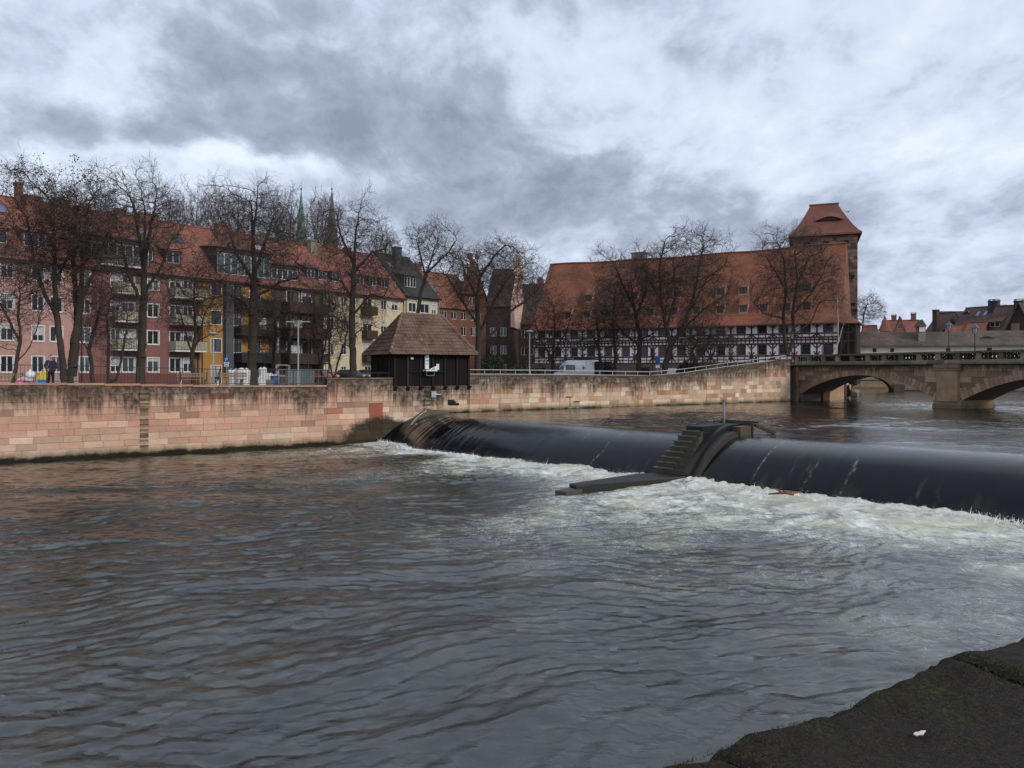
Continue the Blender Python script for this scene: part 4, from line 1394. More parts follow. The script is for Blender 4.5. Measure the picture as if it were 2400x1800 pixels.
def facade(parent, m, x0, x1, z0, z1, holes, y=0.0, reveal=.22, name='wall', depth=None, sides=None):
    """front wall with real openings; holes: (x0, x1, z0, z1)"""
    mb = MB()
    xs = sorted(set([x0, x1] + [v for h in holes for v in h[:2]])); zs = sorted(set([z0, z1] + [v for h in holes for v in h[2:4]]))
    for a, b in zip(xs, xs[1:]):
        for c, d in zip(zs, zs[1:]):
            mx, mz = (a + b) / 2, (c + d) / 2
            if any(h[0] < mx < h[1] and h[2] < mz < h[3] for h in holes): continue
            mb.face([(a, y, c), (b, y, c), (b, y, d), (a, y, d)])
    for (a, b, c, d) in [h[:4] for h in holes]:
        r = y + reveal
        mb.face([(a, y, c), (a, r, c), (a, r, d), (a, y, d)]); mb.face([(b, r, c), (b, y, c), (b, y, d), (b, r, d)])
        mb.face([(a, y, c), (b, y, c), (b, r, c), (a, r, c)]); mb.face([(a, r, d), (b, r, d), (b, y, d), (a, y, d)])
    if depth:
        mb.face([(x0, y + depth, z0), (x0, y, z0), (x0, y, z1), (x0, y + depth, z1)])
        mb.face([(x1, y, z0), (x1, y + depth, z0), (x1, y + depth, z1), (x1, y, z1)])
        mb.face([(x1, y + depth, z0), (x0, y + depth, z0), (x0, y + depth, z1), (x1, y + depth, z1)])
    return mb.build(name, m, parent, fix=False)


def saddle(parent, m, x0, x1, ye0, yr, ye1, ze, zr, over=.35, name='roof', sag=0.0, t=.16, gable=None, ext=.1, n=1):
    """saddle roof, ridge along x"""
    mb = MB(); sl = (zr - ze) / (yr - ye0); sl2 = (zr - ze) / (ye1 - yr)
    xa, xb = x0 - ext, x1 + ext
    for i in range(n):
        u0, u1 = i / n, (i + 1) / n
        p, q_ = xa + (xb - xa) * u0, xa + (xb - xa) * u1
        s0, s1 = -sag * 4 * u0 * (1 - u0), -sag * 4 * u1 * (1 - u1)
        f = ye0 - over; zf = ze - over * sl * .75
        mb.face([(p, f, zf), (q_, f, zf), (q_, yr, zr + s1), (p, yr, zr + s0)])
        g = ye1 + over; zg = ze - over * sl2 * .75
        mb.face([(p, yr, zr + s0), (q_, yr, zr + s1), (q_, g, zg), (p, g, zg)])
        mb.face([(p, f, zf - t), (q_, f, zf - t), (q_, f, zf), (p, f, zf)])
        mb.face([(p, ye0, zf - t + .1), (q_, ye0, zf - t + .1), (q_, f, zf - t), (p, f, zf - t)])
        mb.tube((p, yr, zr + s0 + .02), (q_, yr, zr + s1 + .02), .12, n=6)
    for x in (xa, xb):
        mb.face([(x, f, zf), (x, yr, zr), (x, g, zg), (x, g, zg - t), (x, yr, zr - t * 1.4), (x, f, zf - t)])
    o = mb.build(name, m, parent, fix=False)
    if gable:
        for x in (x0, x1):
            gb = MB(); gb.face([(x, ye0, ze - .3), (x, ye1, ze - .3), (x, yr, zr - .18)])
            gb.build('gable', gable, parent, fix=False)
    return o


def chimney(parent, x, y, z0, z1, w=.9, d=.6, m=None, pots=2, cap=True):
    m = m or M_chim
    mb = MB(); mb.box(x - w / 2, x + w / 2, y - d / 2, y + d / 2, z0, z1, (1, 1, 1))
    mb.box(x - w / 2 - .06, x + w / 2 + .06, y - d / 2 - .06, y + d / 2 + .06, z1 - .18, z1, (.8, .8, .8))
    o = mb.build('chimney', m, parent)
    if cap:
        c = MB(); c.box(x - w / 2 - .02, x + w / 2 + .02, y - d / 2, y + d / 2, z1 + .22, z1 + .27)
        for sx in (-1, 1): c.box(x + sx * (w / 2 - .06) - .03, x + sx * (w / 2 - .06) + .03, y - d / 2 + .05, y + d / 2 - .05, z1, z1 + .22)
        c.build('chimney_cap', M_galv, o)
    return o


def dormer(parent, x, w, z0, h, slope, ze, ye, mroof, mcheek, rs=.35, style='double', frame=None, n=1, front=None, name='dormer', over=.12, wh=None, glass=None, ww=None, cz=.14):
    """box dormer on a roof plane rising from (ye, ze) with the given slope; front at height z0"""
    y0 = ye + (z0 - ze) / slope
    zt = z0 + h
    y1 = (zt - ze + slope * ye - rs * y0) / (slope - rs)     # where the dormer roof meets the main roof
    z1 = zt + rs * (y1 - y0)
    mb = MB()
    for s in (-1, 1):
        xx = x + s * w / 2; xi = x + s * (w / 2 - .06)
        mb.prism([(y0, z0 - .15), (y0, zt), (y1, z1), (y0 + .02 + (.0) / slope, z0 - .15)], min(xx, xi), max(xx, xi), axis='x')
    # front surround
    iw = (ww or (w - .28)); hh = wh or (h - .26)
    mb.box(x - w / 2, x - iw / 2, y0 - .02, y0 + .10, z0 - .1, zt); mb.box(x + iw / 2, x + w / 2, y0 - .02, y0 + .10, z0 - .1, zt)
    mb.box(x - iw / 2, x + iw / 2, y0 - .02, y0 + .10, z0 - .1, z0 + cz); mb.box(x - iw / 2, x + iw / 2, y0 - .02, y0 + .10, z0 + cz + hh, zt)
    o = mb.build(name, mcheek, parent)
    r = MB(); o2 = over
    sl = [(x - w / 2 - o2, y0 - .22, zt - .22 * rs), (x + w / 2 + o2, y0 - .22, zt - .22 * rs), (x + w / 2 + o2, y1 + .1, z1 + .1 * rs), (x - w / 2 - o2, y1 + .1, z1 + .1 * rs)]
    up = [(a, b, c + .10) for a, b, c in sl]
    r.face(up); r.face(list(reversed(sl)))
    for k in range(4): r.face([sl[k], sl[(k + 1) % 4], up[(k + 1) % 4], up[k]])
    r.build('dormer_roof', mroof, o, fix=False)
    for k in range(n):
        cw = iw / n
        wx = x - iw / 2 + cw * (k + .5)
        window(o, wx, z0 + cz, cw - .02, hh, y0, style, frame, depth=.05, glass=glass)
    return o


def skylight(parent, x, z, w, h, slope, ze, ye, m=None):
    y = ye + (z - ze) / slope; L = math.hypot(1, slope); dy, dz = 1 / L, slope / L
    mb = MB(); fr = .06
    nrm = Vector((0, -dz, dy)) * .07
    def pt(u, v, k): return tuple(Vector((x + u, y + v * dy, z + v * dz)) + nrm * k)
    for (u0, u1, v0, v1) in ((-w / 2, w / 2, 0, fr), (-w / 2, w / 2, h - fr, h), (-w / 2, -w / 2 + fr, fr, h - fr), (w / 2 - fr, w / 2, fr, h - fr)):
        a = [pt(u0, v0, 1), pt(u1, v0, 1), pt(u1, v1, 1), pt(u0, v1, 1)]; b = [pt(u0, v0, -1), pt(u1, v0, -1), pt(u1, v1, -1), pt(u0, v1, -1)]
        mb.face(a)
        for k in range(4): mb.face([b[k], b[(k + 1) % 4], a[(k + 1) % 4], a[k]])
    o = mb.build('skylight', M_dark, parent, fix=False)
    g = MB(); g.face([pt(-w / 2 + fr, fr, .6), pt(w / 2 - fr, fr, .6), pt(w / 2 - fr, h - fr, .6), pt(-w / 2 + fr, h - fr, .6)])
    g.build('pane', m or M_glass_sky, o, fix=False)
    return o


def balcony(parent, x0, x1, z, h=1.0, d=1.2, m=None, slab=None, y=0.0, bars=True, name='balcony', rail=None):
    mb = MB(); mb.box(x0, x1, y - d, y - .002, z - .16, z)
    o = mb.build(name, slab or M_white, parent)
    p = MB()
    p.box(x0, x1, y - d, y - d + .05, z + .06, z + h - .06); p.box(x0, x0 + .05, y - d + .052, y - .02, z + .06, z + h - .06); p.box(x1 - .05, x1, y - d + .052, y - .02, z + .06, z + h - .06)
    p.build('parapet_panel', m or M_white, o)
    if bars:
        b = MB()
        x = x0
        while x < x1: b.box(x, x + .025, y - d - .035, y - d - .006, z, z + h - .02); x += .16
        b.box(x0, x1, y - d - .04, y - d + .06, z + h - .02, z + h + .03)
        b.build('railing', rail or M_dark, o)
    return o


M_chim = mat('chimney_brick', (0.16, 0.075, 0.05), 0.9, 0.4, 2.5, fine=0.3)
M_chim_grey = mat('chimney_grey', (0.20, 0.175, 0.15), 0.9, 0.4, 2.5)
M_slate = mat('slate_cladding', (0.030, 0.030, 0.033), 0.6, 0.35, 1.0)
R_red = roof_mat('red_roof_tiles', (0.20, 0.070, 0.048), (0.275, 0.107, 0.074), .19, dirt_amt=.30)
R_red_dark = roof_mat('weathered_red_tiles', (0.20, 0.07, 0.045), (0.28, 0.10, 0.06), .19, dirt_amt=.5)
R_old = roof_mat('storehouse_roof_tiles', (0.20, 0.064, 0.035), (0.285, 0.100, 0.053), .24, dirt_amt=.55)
R_slate = roof_mat('slate_roof', (0.022, 0.021, 0.022), (0.045, 0.041, 0.040), .22, dirt_amt=.2)
R_brown = roof_mat('dark_brown_tiles', (0.055, 0.034, 0.026), (0.095, 0.055, 0.04), .2, dirt_amt=.4)
R_shed = roof_mat('shed_pantiles', (0.16, 0.075, 0.045), (0.25, 0.125, 0.08), .31, dirt_amt=.35, moss=.25)

GZ = 3.0; EZ = 14.7; RZ = 21.0; RY = 6.0; DEP = 12.0
SL = (RZ - EZ) / RY
ROWS = [(4.45, 5.85), (7.25, 8.6), (10.0, 11.3), (12.75, 14.05)]


def house_frame(name, label, a0, group=None):
    w = HL.w(a0)
    return thing(name, label, 'house', (w.x, w.y, 0), HL.ang, group)


def row_house(label, px0, px1, wallm, roofm, wins, name='town_house', rows=ROWS, ez=EZ, rz=RZ, extra_holes=(), frame=None, wstyle='double', plinth=None, gutter=True, over=.45):
    a0, a1 = HL.a(px0), HL.a(px1)
    t = house_frame(name, label, a0)
    L = a1 - a0
    X = lambda p: HL.a(p) - a0
    holes = []
    for (p0, p1, rs_) in wins:
        for r in rs_:
            holes.append((X(p0), X(p1), rows[r][0], rows[r][1]))
    facade(t, wallm, 0, L, GZ, ez, holes + list(extra_holes), depth=DEP)
    rr = random.Random(int(px0) + 7)
    for (x0, x1, z0, z1) in holes:
        w = x1 - x0
        o = window(t, (x0 + x1) / 2, z0, w, z1 - z0, 0, wstyle if w > .75 else 'single', frame, depth=.09, glass=rr.choice((M_glass, M_glass, M_glass_mid)))
        if rr.random() < .33:
            hb = (z1 - z0) * rr.choice((.25, .4, .6)); b_ = MB(); b_.box(-w / 2 + .05, w / 2 - .05, -.012, -.004, z1 - z0 - hb, z1 - z0 - .05); b_.build('blind', M_curtain, o)
    # painted surrounds and sills
    for (x0, x1, z0, z1) in holes:
        sb = MB(); sb.box(x0 - .06, x1 + .06, -.07, .02, z0 - .09, z0 - .002)
        sb.box(x0 - .09, x0 - .002, -.022, .0, z0, z1 + .09); sb.box(x1 + .002, x1 + .09, -.022, .0, z0, z1 + .09); sb.box(x0 - .002, x1 + .002, -.022, .0, z1 + .002, z1 + .09)
        sb.build('window_surround', M_white, t)
    saddle(t, roofm, 0, L, 0, RY, DEP, ez, rz, over=over, ext=0.0)
    for x in (0, L): gb = MB(); gb.face([(x, 0, ez - .3), (x, DEP, ez - .3), (x, RY, rz - .2)]); gb.build('gable', wallm, t, fix=False)
    if gutter:
        g = MB(); g.tube((0, -over - .06, ez - over * .78), (L, -over - .06, ez - over * .78), .08, n=6)
        for xx in (.25, L - .25): g.tube((xx, -.1, GZ), (xx, -.1, ez - .5), .05, n=6)
        g.build('gutter', M_dark, t)
    if plinth:
        p = MB(); p.box(-.0, L, -.05, -.003, GZ, 4.25); p.build('plinth', plinth, t)
    return t, X, L


W_pink = mat('pink_render', (0.43, 0.245, 0.205), 0.9, 0.10, 0.8, extra=grime, bump=.01, bscale=30)
W_rose = mat('rose_render', (0.215, 0.098, 0.085), 0.9, 0.12, 0.8, extra=grime, bump=.01, bscale=30)
W_ochre = mat('ochre_render', (0.36, 0.19, 0.045), 0.9, 0.10, 0.8, extra=grime)
W_cream = mat('cream_render', (0.56, 0.46, 0.29), 0.9, 0.10, 0.8, extra=grime)
W_green = mat('pale_green_render', (0.46, 0.45, 0.28), 0.9, 0.10, 0.8, extra=grime)
W_brick = mat('red_brown_render', (0.15, 0.065, 0.042), 0.9, 0.3, 1.2, extra=grime)
W_brown = mat('dark_brown_render', (0.06, 0.038, 0.03), 0.9, 0.3, 1.0, extra=grime)
W_palepink = mat('pale_pink_render', (0.60, 0.40, 0.32), 0.9, 0.15, 1.0, extra=grime)
M_plinth = mat('red_plinth', (0.15, 0.055, 0.045), 0.9, 0.2, 1.0)
M_yellow_panel = mat('pale_yellow_panel', (0.42, 0.405, 0.29), 0.7, 0.15)
M_glass_mid = mat('window_glass_bright', (0.06, 0.07, 0.085), .06, .5, .8, spec=.9)  # lighter base colour paints a brighter reflection on some panes
M_curtain = mat('drawn_blind', (0.42, 0.42, 0.42), 0.8, 0.2)

# ---- A: pink
t, X, L = row_house('light pink four storey house at the far left with a wide skylight', -150, 184, W_pink, R_red,
                    [(2, 31, (0, 1, 2, 3)), (75, 103, (0, 1, 2, 3)), (118, 146, (0, 1, 2, 3)), (-52, -24, (0, 1, 2, 3)), (-118, -92, (0, 1, 2, 3))])
for (p, w, n) in ((101, 2.7, 2), (6, 1.7, 1), (-80, 2.7, 2)):
    dormer(t, X(p), w, 15.75, 1.5, SL, EZ, 0, R_red, R_red_dark, rs=.28, n=n)
skylight(t, X(22), 19.15, 3.0, 1.3, SL, EZ, 0)
chimney(t, X(102), 5.6, RZ - 1.2, RZ + 1.5, .6, .6, cap=False); chimney(t, X(128), 5.0, RZ - 2, RZ + .3, 1.6, .8, cap=False)
# ---- B: rose
bal = [(262, 328), (396, 470)]
t, X, L = row_house('darker rose coloured house with pale yellow balconies beside the ochre house', 184, 468, W_rose, R_red,
                    [(187, 211, (0, 1, 2, 3)), (346, 372, (0, 1, 2, 3)), (260, 282, (0, 1, 2, 3)), (287, 315, (0, 1, 2, 3)), (398, 424, (0, 1, 2, 3)), (430, 452, (0, 1, 2, 3))], plinth=M_plinth)
for (p0, p1) in bal:
    for r, (z0, z1) in enumerate(ROWS[1:]):
        balcony(t, X(p0), X(p1), z0 - .45 - .12, .98, 1.25, M_yellow_panel, M_white)
for (p0, p1) in bal[1:]:
    mb = MB()
    for z_ in (10.05,): mb.prism([(0, z_ - .25), (-1.3, z_ - .75), (-1.3, z_ - .70), (0, z_ - .18)], X(p0), X(p1), axis='x')
    mb.build('awning', mat('red_awning', (0.40, 0.11, 0.05), 0.8, 0.2), t)
dormer(t, X(278), 6.6, 15.0, 2.55, SL, EZ, 0, M_slate, M_slate, rs=.12, n=4, wh=1.9, frame=M_white, name='wide_dormer')
balcony(t, X(228), X(335), 14.85, 1.0, .75, mat('grey_panel', (0.16, 0.17, 0.17), 0.6), M_white)
for p in (199, 353, 417): dormer(t, X(p), 1.75, 15.7, 1.45, SL, EZ, 0, R_red, M_slate, rs=.3, n=1)
skylight(t, X(250), 18.3, .95, 1.1, SL, EZ, 0); skylight(t, X(382), 18.6, .95, 1.15, SL, EZ, 0, None); skylight(t, X(462), 18.4, 1.3, 1.6, SL, EZ, 0, M_glass)
for p, w_ in ((199, 1.4), (339, .95), (405, 2.0)): chimney(t, X(p), 5.2, RZ - 1.8, RZ + .45, w_, .8, cap=False)
# ---- C: narrow ochre house, then a dark balconied one
ROWC = [(3.15, 5.1), (6.6, 8.0), (9.6, 11.05), (12.75, 14.0)]
t, X, L = row_house('narrow ochre yellow house with one column of dark framed windows', 468, 546, W_ochre, R_red,
                    [(495, 518, (0, 1, 2, 3))], rows=ROWC, frame=M_dark)
M_grey_panel = mat('blue_grey_panel', (0.065, 0.072, 0.078), 0.6, 0.3)
mb = MB(); mb.box(X(523), X(541), -.55, -.003, 4.1, 14.0); mb.build('stair_tower', M_grey_panel, t)
skylight(t, X(488), 16.7, .9, 1.2, SL, EZ, 0, M_glass_sky)
W_dk = mat('dark_umber_render', (0.085, 0.06, 0.045), 0.9, 0.3, 1.0, extra=grime)
t, X, L = row_house('dark house fronted by metal and brown timber balconies under two wide roof dormers', 546, 757, W_dk, R_red,
                    [(548, 566, (1, 2, 3)), (585, 610, (1, 2, 3)), (672, 700, (0, 1, 2, 3)), (708, 730, (0, 1, 2, 3))], rows=ROWC, frame=M_dark)
mb = MB()
for (p0, p1, z0, z1) in ((567, 583, 5.7, 14.0), (612, 638, 12.4, 14.1), (612, 630, 5.7, 8.3)): mb.box(X(p0), X(p1), -.03, -.003, z0, z1)
mb.build('ochre_wall_panel', W_ochre, t)
for z_ in (5.6, 8.6, 11.6):
    balcony(t, X(549), X(640), z_, 1.0, 1.5, M_slate, M_dark, bars=True)
    balcony(t, X(657), X(751), z_ - .1, 1.15, 1.9, M_wood_brown, M_wood_brown, bars=False)
for p in (657, 700, 735, 749):
    MB().box(X(p) - .06, X(p) + .06, -1.85, -1.72, GZ, 14.2).build('balcony_post', M_wood_brown, t)
MB().box(X(736), X(740.5), -1.72, -1.6, GZ, 11.5).build('white_column', M_white, t)
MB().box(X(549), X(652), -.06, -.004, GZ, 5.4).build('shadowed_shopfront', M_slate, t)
MB().box(X(700), X(730), -.10, -.062, GZ, 5.2).build('garage_shutter', mat('grey_shutter', (0.22, 0.235, 0.25), 0.6, 0.2, 1, extra=grime), t)
for (p0, p1, z0) in ((664, 690, 8.9), (664, 685, 5.9), (590, 606, 8.9)): MB().box(X(p0), X(p1), -1.5, -1.46, z0 + .3, z0 + 1.6).build('drawn_blind', M_curtain, t)
dormer(t, X(578), 7.0, 15.1, 3.0, SL, EZ, 0, M_slate, M_slate, rs=.10, n=4, wh=2.3, frame=M_white, name='wide_dormer', style='double', glass=mat('bright_glass', (0.07, 0.09, 0.11), .06, .5, .4, spec=.9))
dormer(t, X(668), 4.7, 15.2, 1.85, SL, EZ, 0, R_brown, M_slate, rs=.2, n=3, wh=1.2, name='wide_dormer')
dormer(t, X(743), 1.5, 15.9, 1.35, SL, EZ, 0, R_brown, M_slate, rs=.35)
skylight(t, X(700), 18.7, .9, .9, SL, EZ, 0); skylight(t, X(658), 19.0, 1.3, 1.0, SL, EZ, 0, M_curtain)
chimney(t, X(575), 4.9, RZ - 2.6, RZ + .6, 1.3, .9); chimney(t, X(594), 5.4, RZ - 2.2, RZ + .5, .9, .8, cap=False); chimney(t, X(668), 5.4, RZ - 1.4, RZ + .45, 1.9, .9, M_chim_grey, cap=False)
mb = MB(); mb.tube((X(640), -.9, GZ), (X(640), -.9, 10.5), .16, n=10); mb.build('steel_flue', M_galv, t)
# ---- D: cream
t, X, L = row_house('cream house with small white dormers and dark shutters behind the left of the shed', 757, 948, W_cream, R_red,
                    [(769, 782, (0, 1, 2, 3)), (800, 812, (0, 1, 2, 3)), (851, 872, (1, 2, 3)), (893, 906, (1, 2, 3)), (918, 932, (1, 2, 3)), (855, 870, (0,))], rows=ROWC)
for p in (768, 800, 856, 886, 914): dormer(t, X(p), 1.55, 15.75, 1.35, SL, EZ, 0, R_red_dark, M_slate, rs=.3)
chimney(t, X(790), 5.0, RZ - 2.3, RZ + .5, .9, .8, M_chim_grey, cap=False); chimney(t, X(838), 5.7, RZ - .9, RZ + .5, 1.0, .7, cap=False); chimney(t, X(880), 5.7, RZ - .9, RZ + .4, 1.0, .7, cap=False)
for (p0, p1, z0, z1) in ((848, 874, 9.3, 11.8), (848, 880, 6.3, 8.9), (845, 874, 12.4, 14.1)): MB().box(X(p0), X(p1), -1.0, -.01, z0 - .6, z0 + .5).build('loggia_front', M_wood_brown, t)
# ---- E: pale green wall, slate roof
t, X, L = row_house('pale green house under a black slate roof right behind the shed', 948, 1029, W_green, R_slate,
                    [(958, 975, (1, 2, 3)), (985, 1006, (1, 2, 3)), (1012, 1022, (2, 3))], rows=ROWC, ez=15.2, rz=21.4)
SE = (21.4 - 15.2) / RY
dormer(t, X(973), 2.6, 16.2, 1.7, SE, 15.2, 0, R_slate, M_slate, rs=.25, n=2)
skylight(t, X(965), 19.2, .9, 1.5, SE, 15.2, 0); 
chimney(t, X(977), 4.0, 19, 22.3, 1.2, .8, M_slate, cap=False); chimney(t, X(1006), 5.0, 17.5, 20.9, 1.4, .9, M_slate, cap=False)


# ---- free-standing houses given by a plan line
def gable_house(name, label, p0, d0, p1, d1, depth, ez, rz, wallm, roofm, wins=(), chims=(), gz=GZ, frame=None, ridge_x=False, over=.3, wstyle='double', dorm=(), sky=()):
    """front line from photo column p0 at distance d0 to p1 at d1. ridge_x False: ridge along the front"""
    a, b = P(p0, 868, d0), P(p1, 868, d1)
    ln = Line(a.x, a.y, b.x, b.y); L = ln.len
    t = thing(name, label, 'house', (a.x, a.y, 0), ln.ang)
    holes = [(x * L - w / 2, x * L + w / 2, z0, z1) for (x, w, z0, z1) in wins]
    if not ridge_x:
        facade(t, wallm, 0, L, gz, ez, holes, depth=depth)
        saddle(t, roofm, 0, L, 0, depth / 2, depth, ez, rz, over=over, gable=wallm)
        sl = (rz - ez) / (depth / 2)
        for (x, w, z0, h) in dorm: dormer(t, x * L, w, z0, h, sl, ez, 0, roofm, M_slate, rs=.4)
        for (x, z, w, h) in sky: skylight(t, x * L, z, w, h, sl, ez, 0)
    else:
        facade(t, wallm, 0, L, gz, ez, holes, depth=depth)
        for yy in (0, depth): mb = MB(); mb.face([(0, yy, ez), (L, yy, ez), (L / 2, yy, rz - .1)]); mb.build('gable', wallm, t, fix=False)
        mb = MB(); sl = (rz - ez) / (L / 2)
        for s in (0, 1):
            xo = -over if s == 0 else L + over
            zo = ez - over * sl
            pts = [(xo, -.35, zo), (L / 2, -.35, rz), (L / 2, depth + .2, rz), (xo, depth + .2, zo)]
            mb.face(pts); lo = [(p[0], p[1], p[2] - .22) for p in pts]; mb.face(list(reversed(lo)))
            for k in range(4): mb.face([pts[k], lo[k], lo[(k + 1) % 4], pts[(k + 1) % 4]])
        mb.build('roof', roofm, t)
    for (x0, x1, z0, z1) in holes: window(t, (x0 + x1) / 2, z0, x1 - x0, z1 - z0, 0, wstyle, frame, depth=.08)
    for (x, y, z1, w) in chims: chimney(t, x * L, y, rz - 3.0, z1, w, .7)
    return t, L


RW = [(4.2, 5.6), (7.2, 8.6), (10.1, 11.5), (12.6, 13.8)]
# F red roofed range behind, G ornate gable, H pale gable end, I dark roofed block
gable_house('brick_house', 'red brown house with a long red roof behind the black slate roof', 1026, 118, 1122, 124, 11, 14.6, 20.4, W_brick, R_red_dark,
            wins=[(x, 1.1, z0, z1) for x in (.15, .38, .62, .86) for z0, z1 in RW[1:]], sky=((.12, 17.0, 1.2, 1.5),), chims=((.05, 5.5, 21.6, 1.1),))
t, L = gable_house('gabled_house', 'tall red brick house with an ornate stepped gable above the trees', 1074, 123, 1139, 123.5, 12, 16.8, 22.2, W_brick, R_brown,
                   wins=[(x, 1.0, z0, z1) for x in (.3, .7) for z0, z1 in RW] + [(.5, .9, 15.0, 16.4)], ridge_x=True)
mb = MB()
for (x0, x1, z0, z1) in ((.10, .90, 16.8, 18.4), (.20, .80, 18.4, 19.9), (.31, .69, 19.9, 21.2), (.40, .60, 21.2, 22.4)):
    mb.box(x0 * L, x1 * L, -.45, .05, z0, z1); 
mb.lathe([(.42, 22.4), (.55, 22.9), (.42, 23.3), (.0, 23.5)], .5 * L - .35, -.2, 8); mb.lathe([(.3, 22.4), (.4, 22.8), (.3, 23.1), (.0, 23.3)], .5 * L + .75, -.2, 8)
for (x, z) in ((.12, 18.4), (.88, 18.4), (.22, 19.9), (.78, 19.9), (.33, 21.2), (.67, 21.2)): mb.lathe([(.18, z), (.25, z + .3), (.16, z + .5), (0, z + .6)], x * L, -.2, 8)
mb.build('stepped_gable', W_brick, t)
t, L = gable_house('gabled_house', 'dark roofed house with a pale pink gable end and tall pink chimney', 1139, 124.0, 1197, 123.3, 12, 15.2, 21.6, W_brown, R_brown,
                   wins=[(x, 1.0, z0, z1) for x in (.3, .7) for z0, z1 in RW[:3]])
mb = MB(); mb.prism([(-.2, 11.5), (12.2, 11.5), (12.2, 15.3), (6, 22.0), (-.2, 15.3)], L + .02, L + .35, axis='x'); mb.build('gable_wall', W_palepink, t)
mb = MB(); mb.box(L - .6, L + .9, 5.1, 6.9, 20, 23.0); mb.box(L - .2, L + .6, 5.3, 6.6, 23.0, 23.9); mb.build('pink_chimney', W_palepink, t)
t, L = gable_house('dark_house', 'long dark brown roofed block just left of the big red storehouse roof', 1176, 132, 1345, 128, 13, 12.8, 19.9, W_brown, R_brown,
                   wins=[(x, 1.1, z0, z1) for x in (.08, .2, .32, .44, .56) for z0, z1 in RW[:3]])
chimney(t, L * .40, 6.2, 19.2, 20.9, .9, .8); chimney(t, L * .53, 6.4, 19.2, 20.7, .9, .8, W_cream, cap=False)

# far right cluster
R_far = [R_red, R_red_dark, R_brown]
M_coral = mat('coral_render', (0.56, 0.20, 0.12), 0.9, 0.1, 1.0)
gable_house('small_house', 'low bright red roof peeping out right beside the tower', 2014, 150, 2046, 148.4, 5, 10.2, 13.4, W_cream, R_red)
t, L = gable_house('coral_house', 'coral gabled house with one small round framed window', 2087, 151.2, 2130, 149.6, 6, 10.4, 15.3, M_coral, R_brown, ridge_x=True, wins=[], over=.5)
window(t, L * .52, 12.8, .9, .9, -.02, 'grid', M_white, depth=-.02)
gable_house('long_house', 'long red roofed house behind the coral gable', 2080, 158, 2168, 156, 12, 10.5, 15.2, W_cream, R_red_dark, chims=((.32, 6, 16.3, .9), (.86, 6, 16.6, .9)))
w = P(2074, 868, 149)
t = thing('turret', 'slim turret with a pointed red tiled cone and weathervane', 'turret', (w.x, w.y, 0), 0)
MB().lathe([(1.0, 3), (1.0, 12.35), (0, 12.4)], n=12).build('turret_wall', W_cream, t)
MB().lathe([(1.35, 12.2), (.95, 12.9), (.5, 14.0), (.12, 15.0), (0, 15.2)], n=12).build('cone_roof', R_red, t)
mb = MB(); mb.tube((0, 0, 15.1), (0, 0, 16.3), .03, n=6); mb.box(-.35, .25, -.02, .02, 15.85, 16.05); mb.build('weathervane', M_dark, t)
for k in (-.45, .45): window(t, k, 11.4, .5, .6, -1.0, 'single', M_white, depth=.0)
# small group of gables right of the chimneyed hatch
gable_house('pale_gabled_house', 'narrow house with a cream gable among dark roofs over the covered bridge', 2191, 150, 2216, 146, 9, 12.0, 16.0, W_cream, R_brown, ridge_x=True, chims=())
t, L = gable_house('dark_house', 'dark roofed house with a tall brown brick chimney over the covered bridge', 2165, 146, 2206, 143, 9, 11.5, 15.6, W_brown, R_brown)
chimney(t, L * .62, .4, 10, 16.0, .85, .85, W_brown, cap=False)
t, L = gable_house('brown_house', 'brown roofed house with two white skylights and twin black chimneys', 2222, 140, 2316, 134, 12, 11.0, 16.2, W_brown, R_brown,
                   sky=((.42, 14.4, .7, 1.5), (.60, 14.4, .7, 1.5)), over=.3)
chimney(t, L * .72, 5.0, 13, 17.1, .9, .9, M_slate); chimney(t, L * .83, 5.0, 13, 17.1, .9, .9, M_slate); chimney(t, L * .10, 5.0, 13, 15.3, .9, .8, M_slate)
gable_house('red_gabled_house', 'small house with rusty red gable roofs in front of the brown roofs', 2210, 128, 2262, 126, 8, 9.5, 12.3, W_brick, R_red_dark)
gable_house('rusty_house', 'small orange brown roofed house right of the street lanterns', 2252, 126, 2296, 124, 8, 9.5, 12.6, W_brick, R_red_dark)
t, L = gable_house('big_gabled_house', 'large dark gabled house at the far right with a capped chimney', 2292, 126, 2388, 121, 13, 9.4, 15.4, W_brown, R_brown,
                   sky=(), dorm=((.25, 1.8, 11.6, 1.0),))
chimney(t, L * .66, 5.2, 13, 16.0, 1.3, .9, M_slate)
t, L = gable_house('dark_gable_house', 'black timbered gable end cut by the right picture edge', 2343, 116, 2436, 112, 12, 8.8, 14.7, W_brown, R_brown, ridge_x=True)
mb = MB(); mb.box(L * .30, L * .52, -.1, -.03, 10.3, 11.6); mb.build('boarded_hatch', M_wood_grey, t)

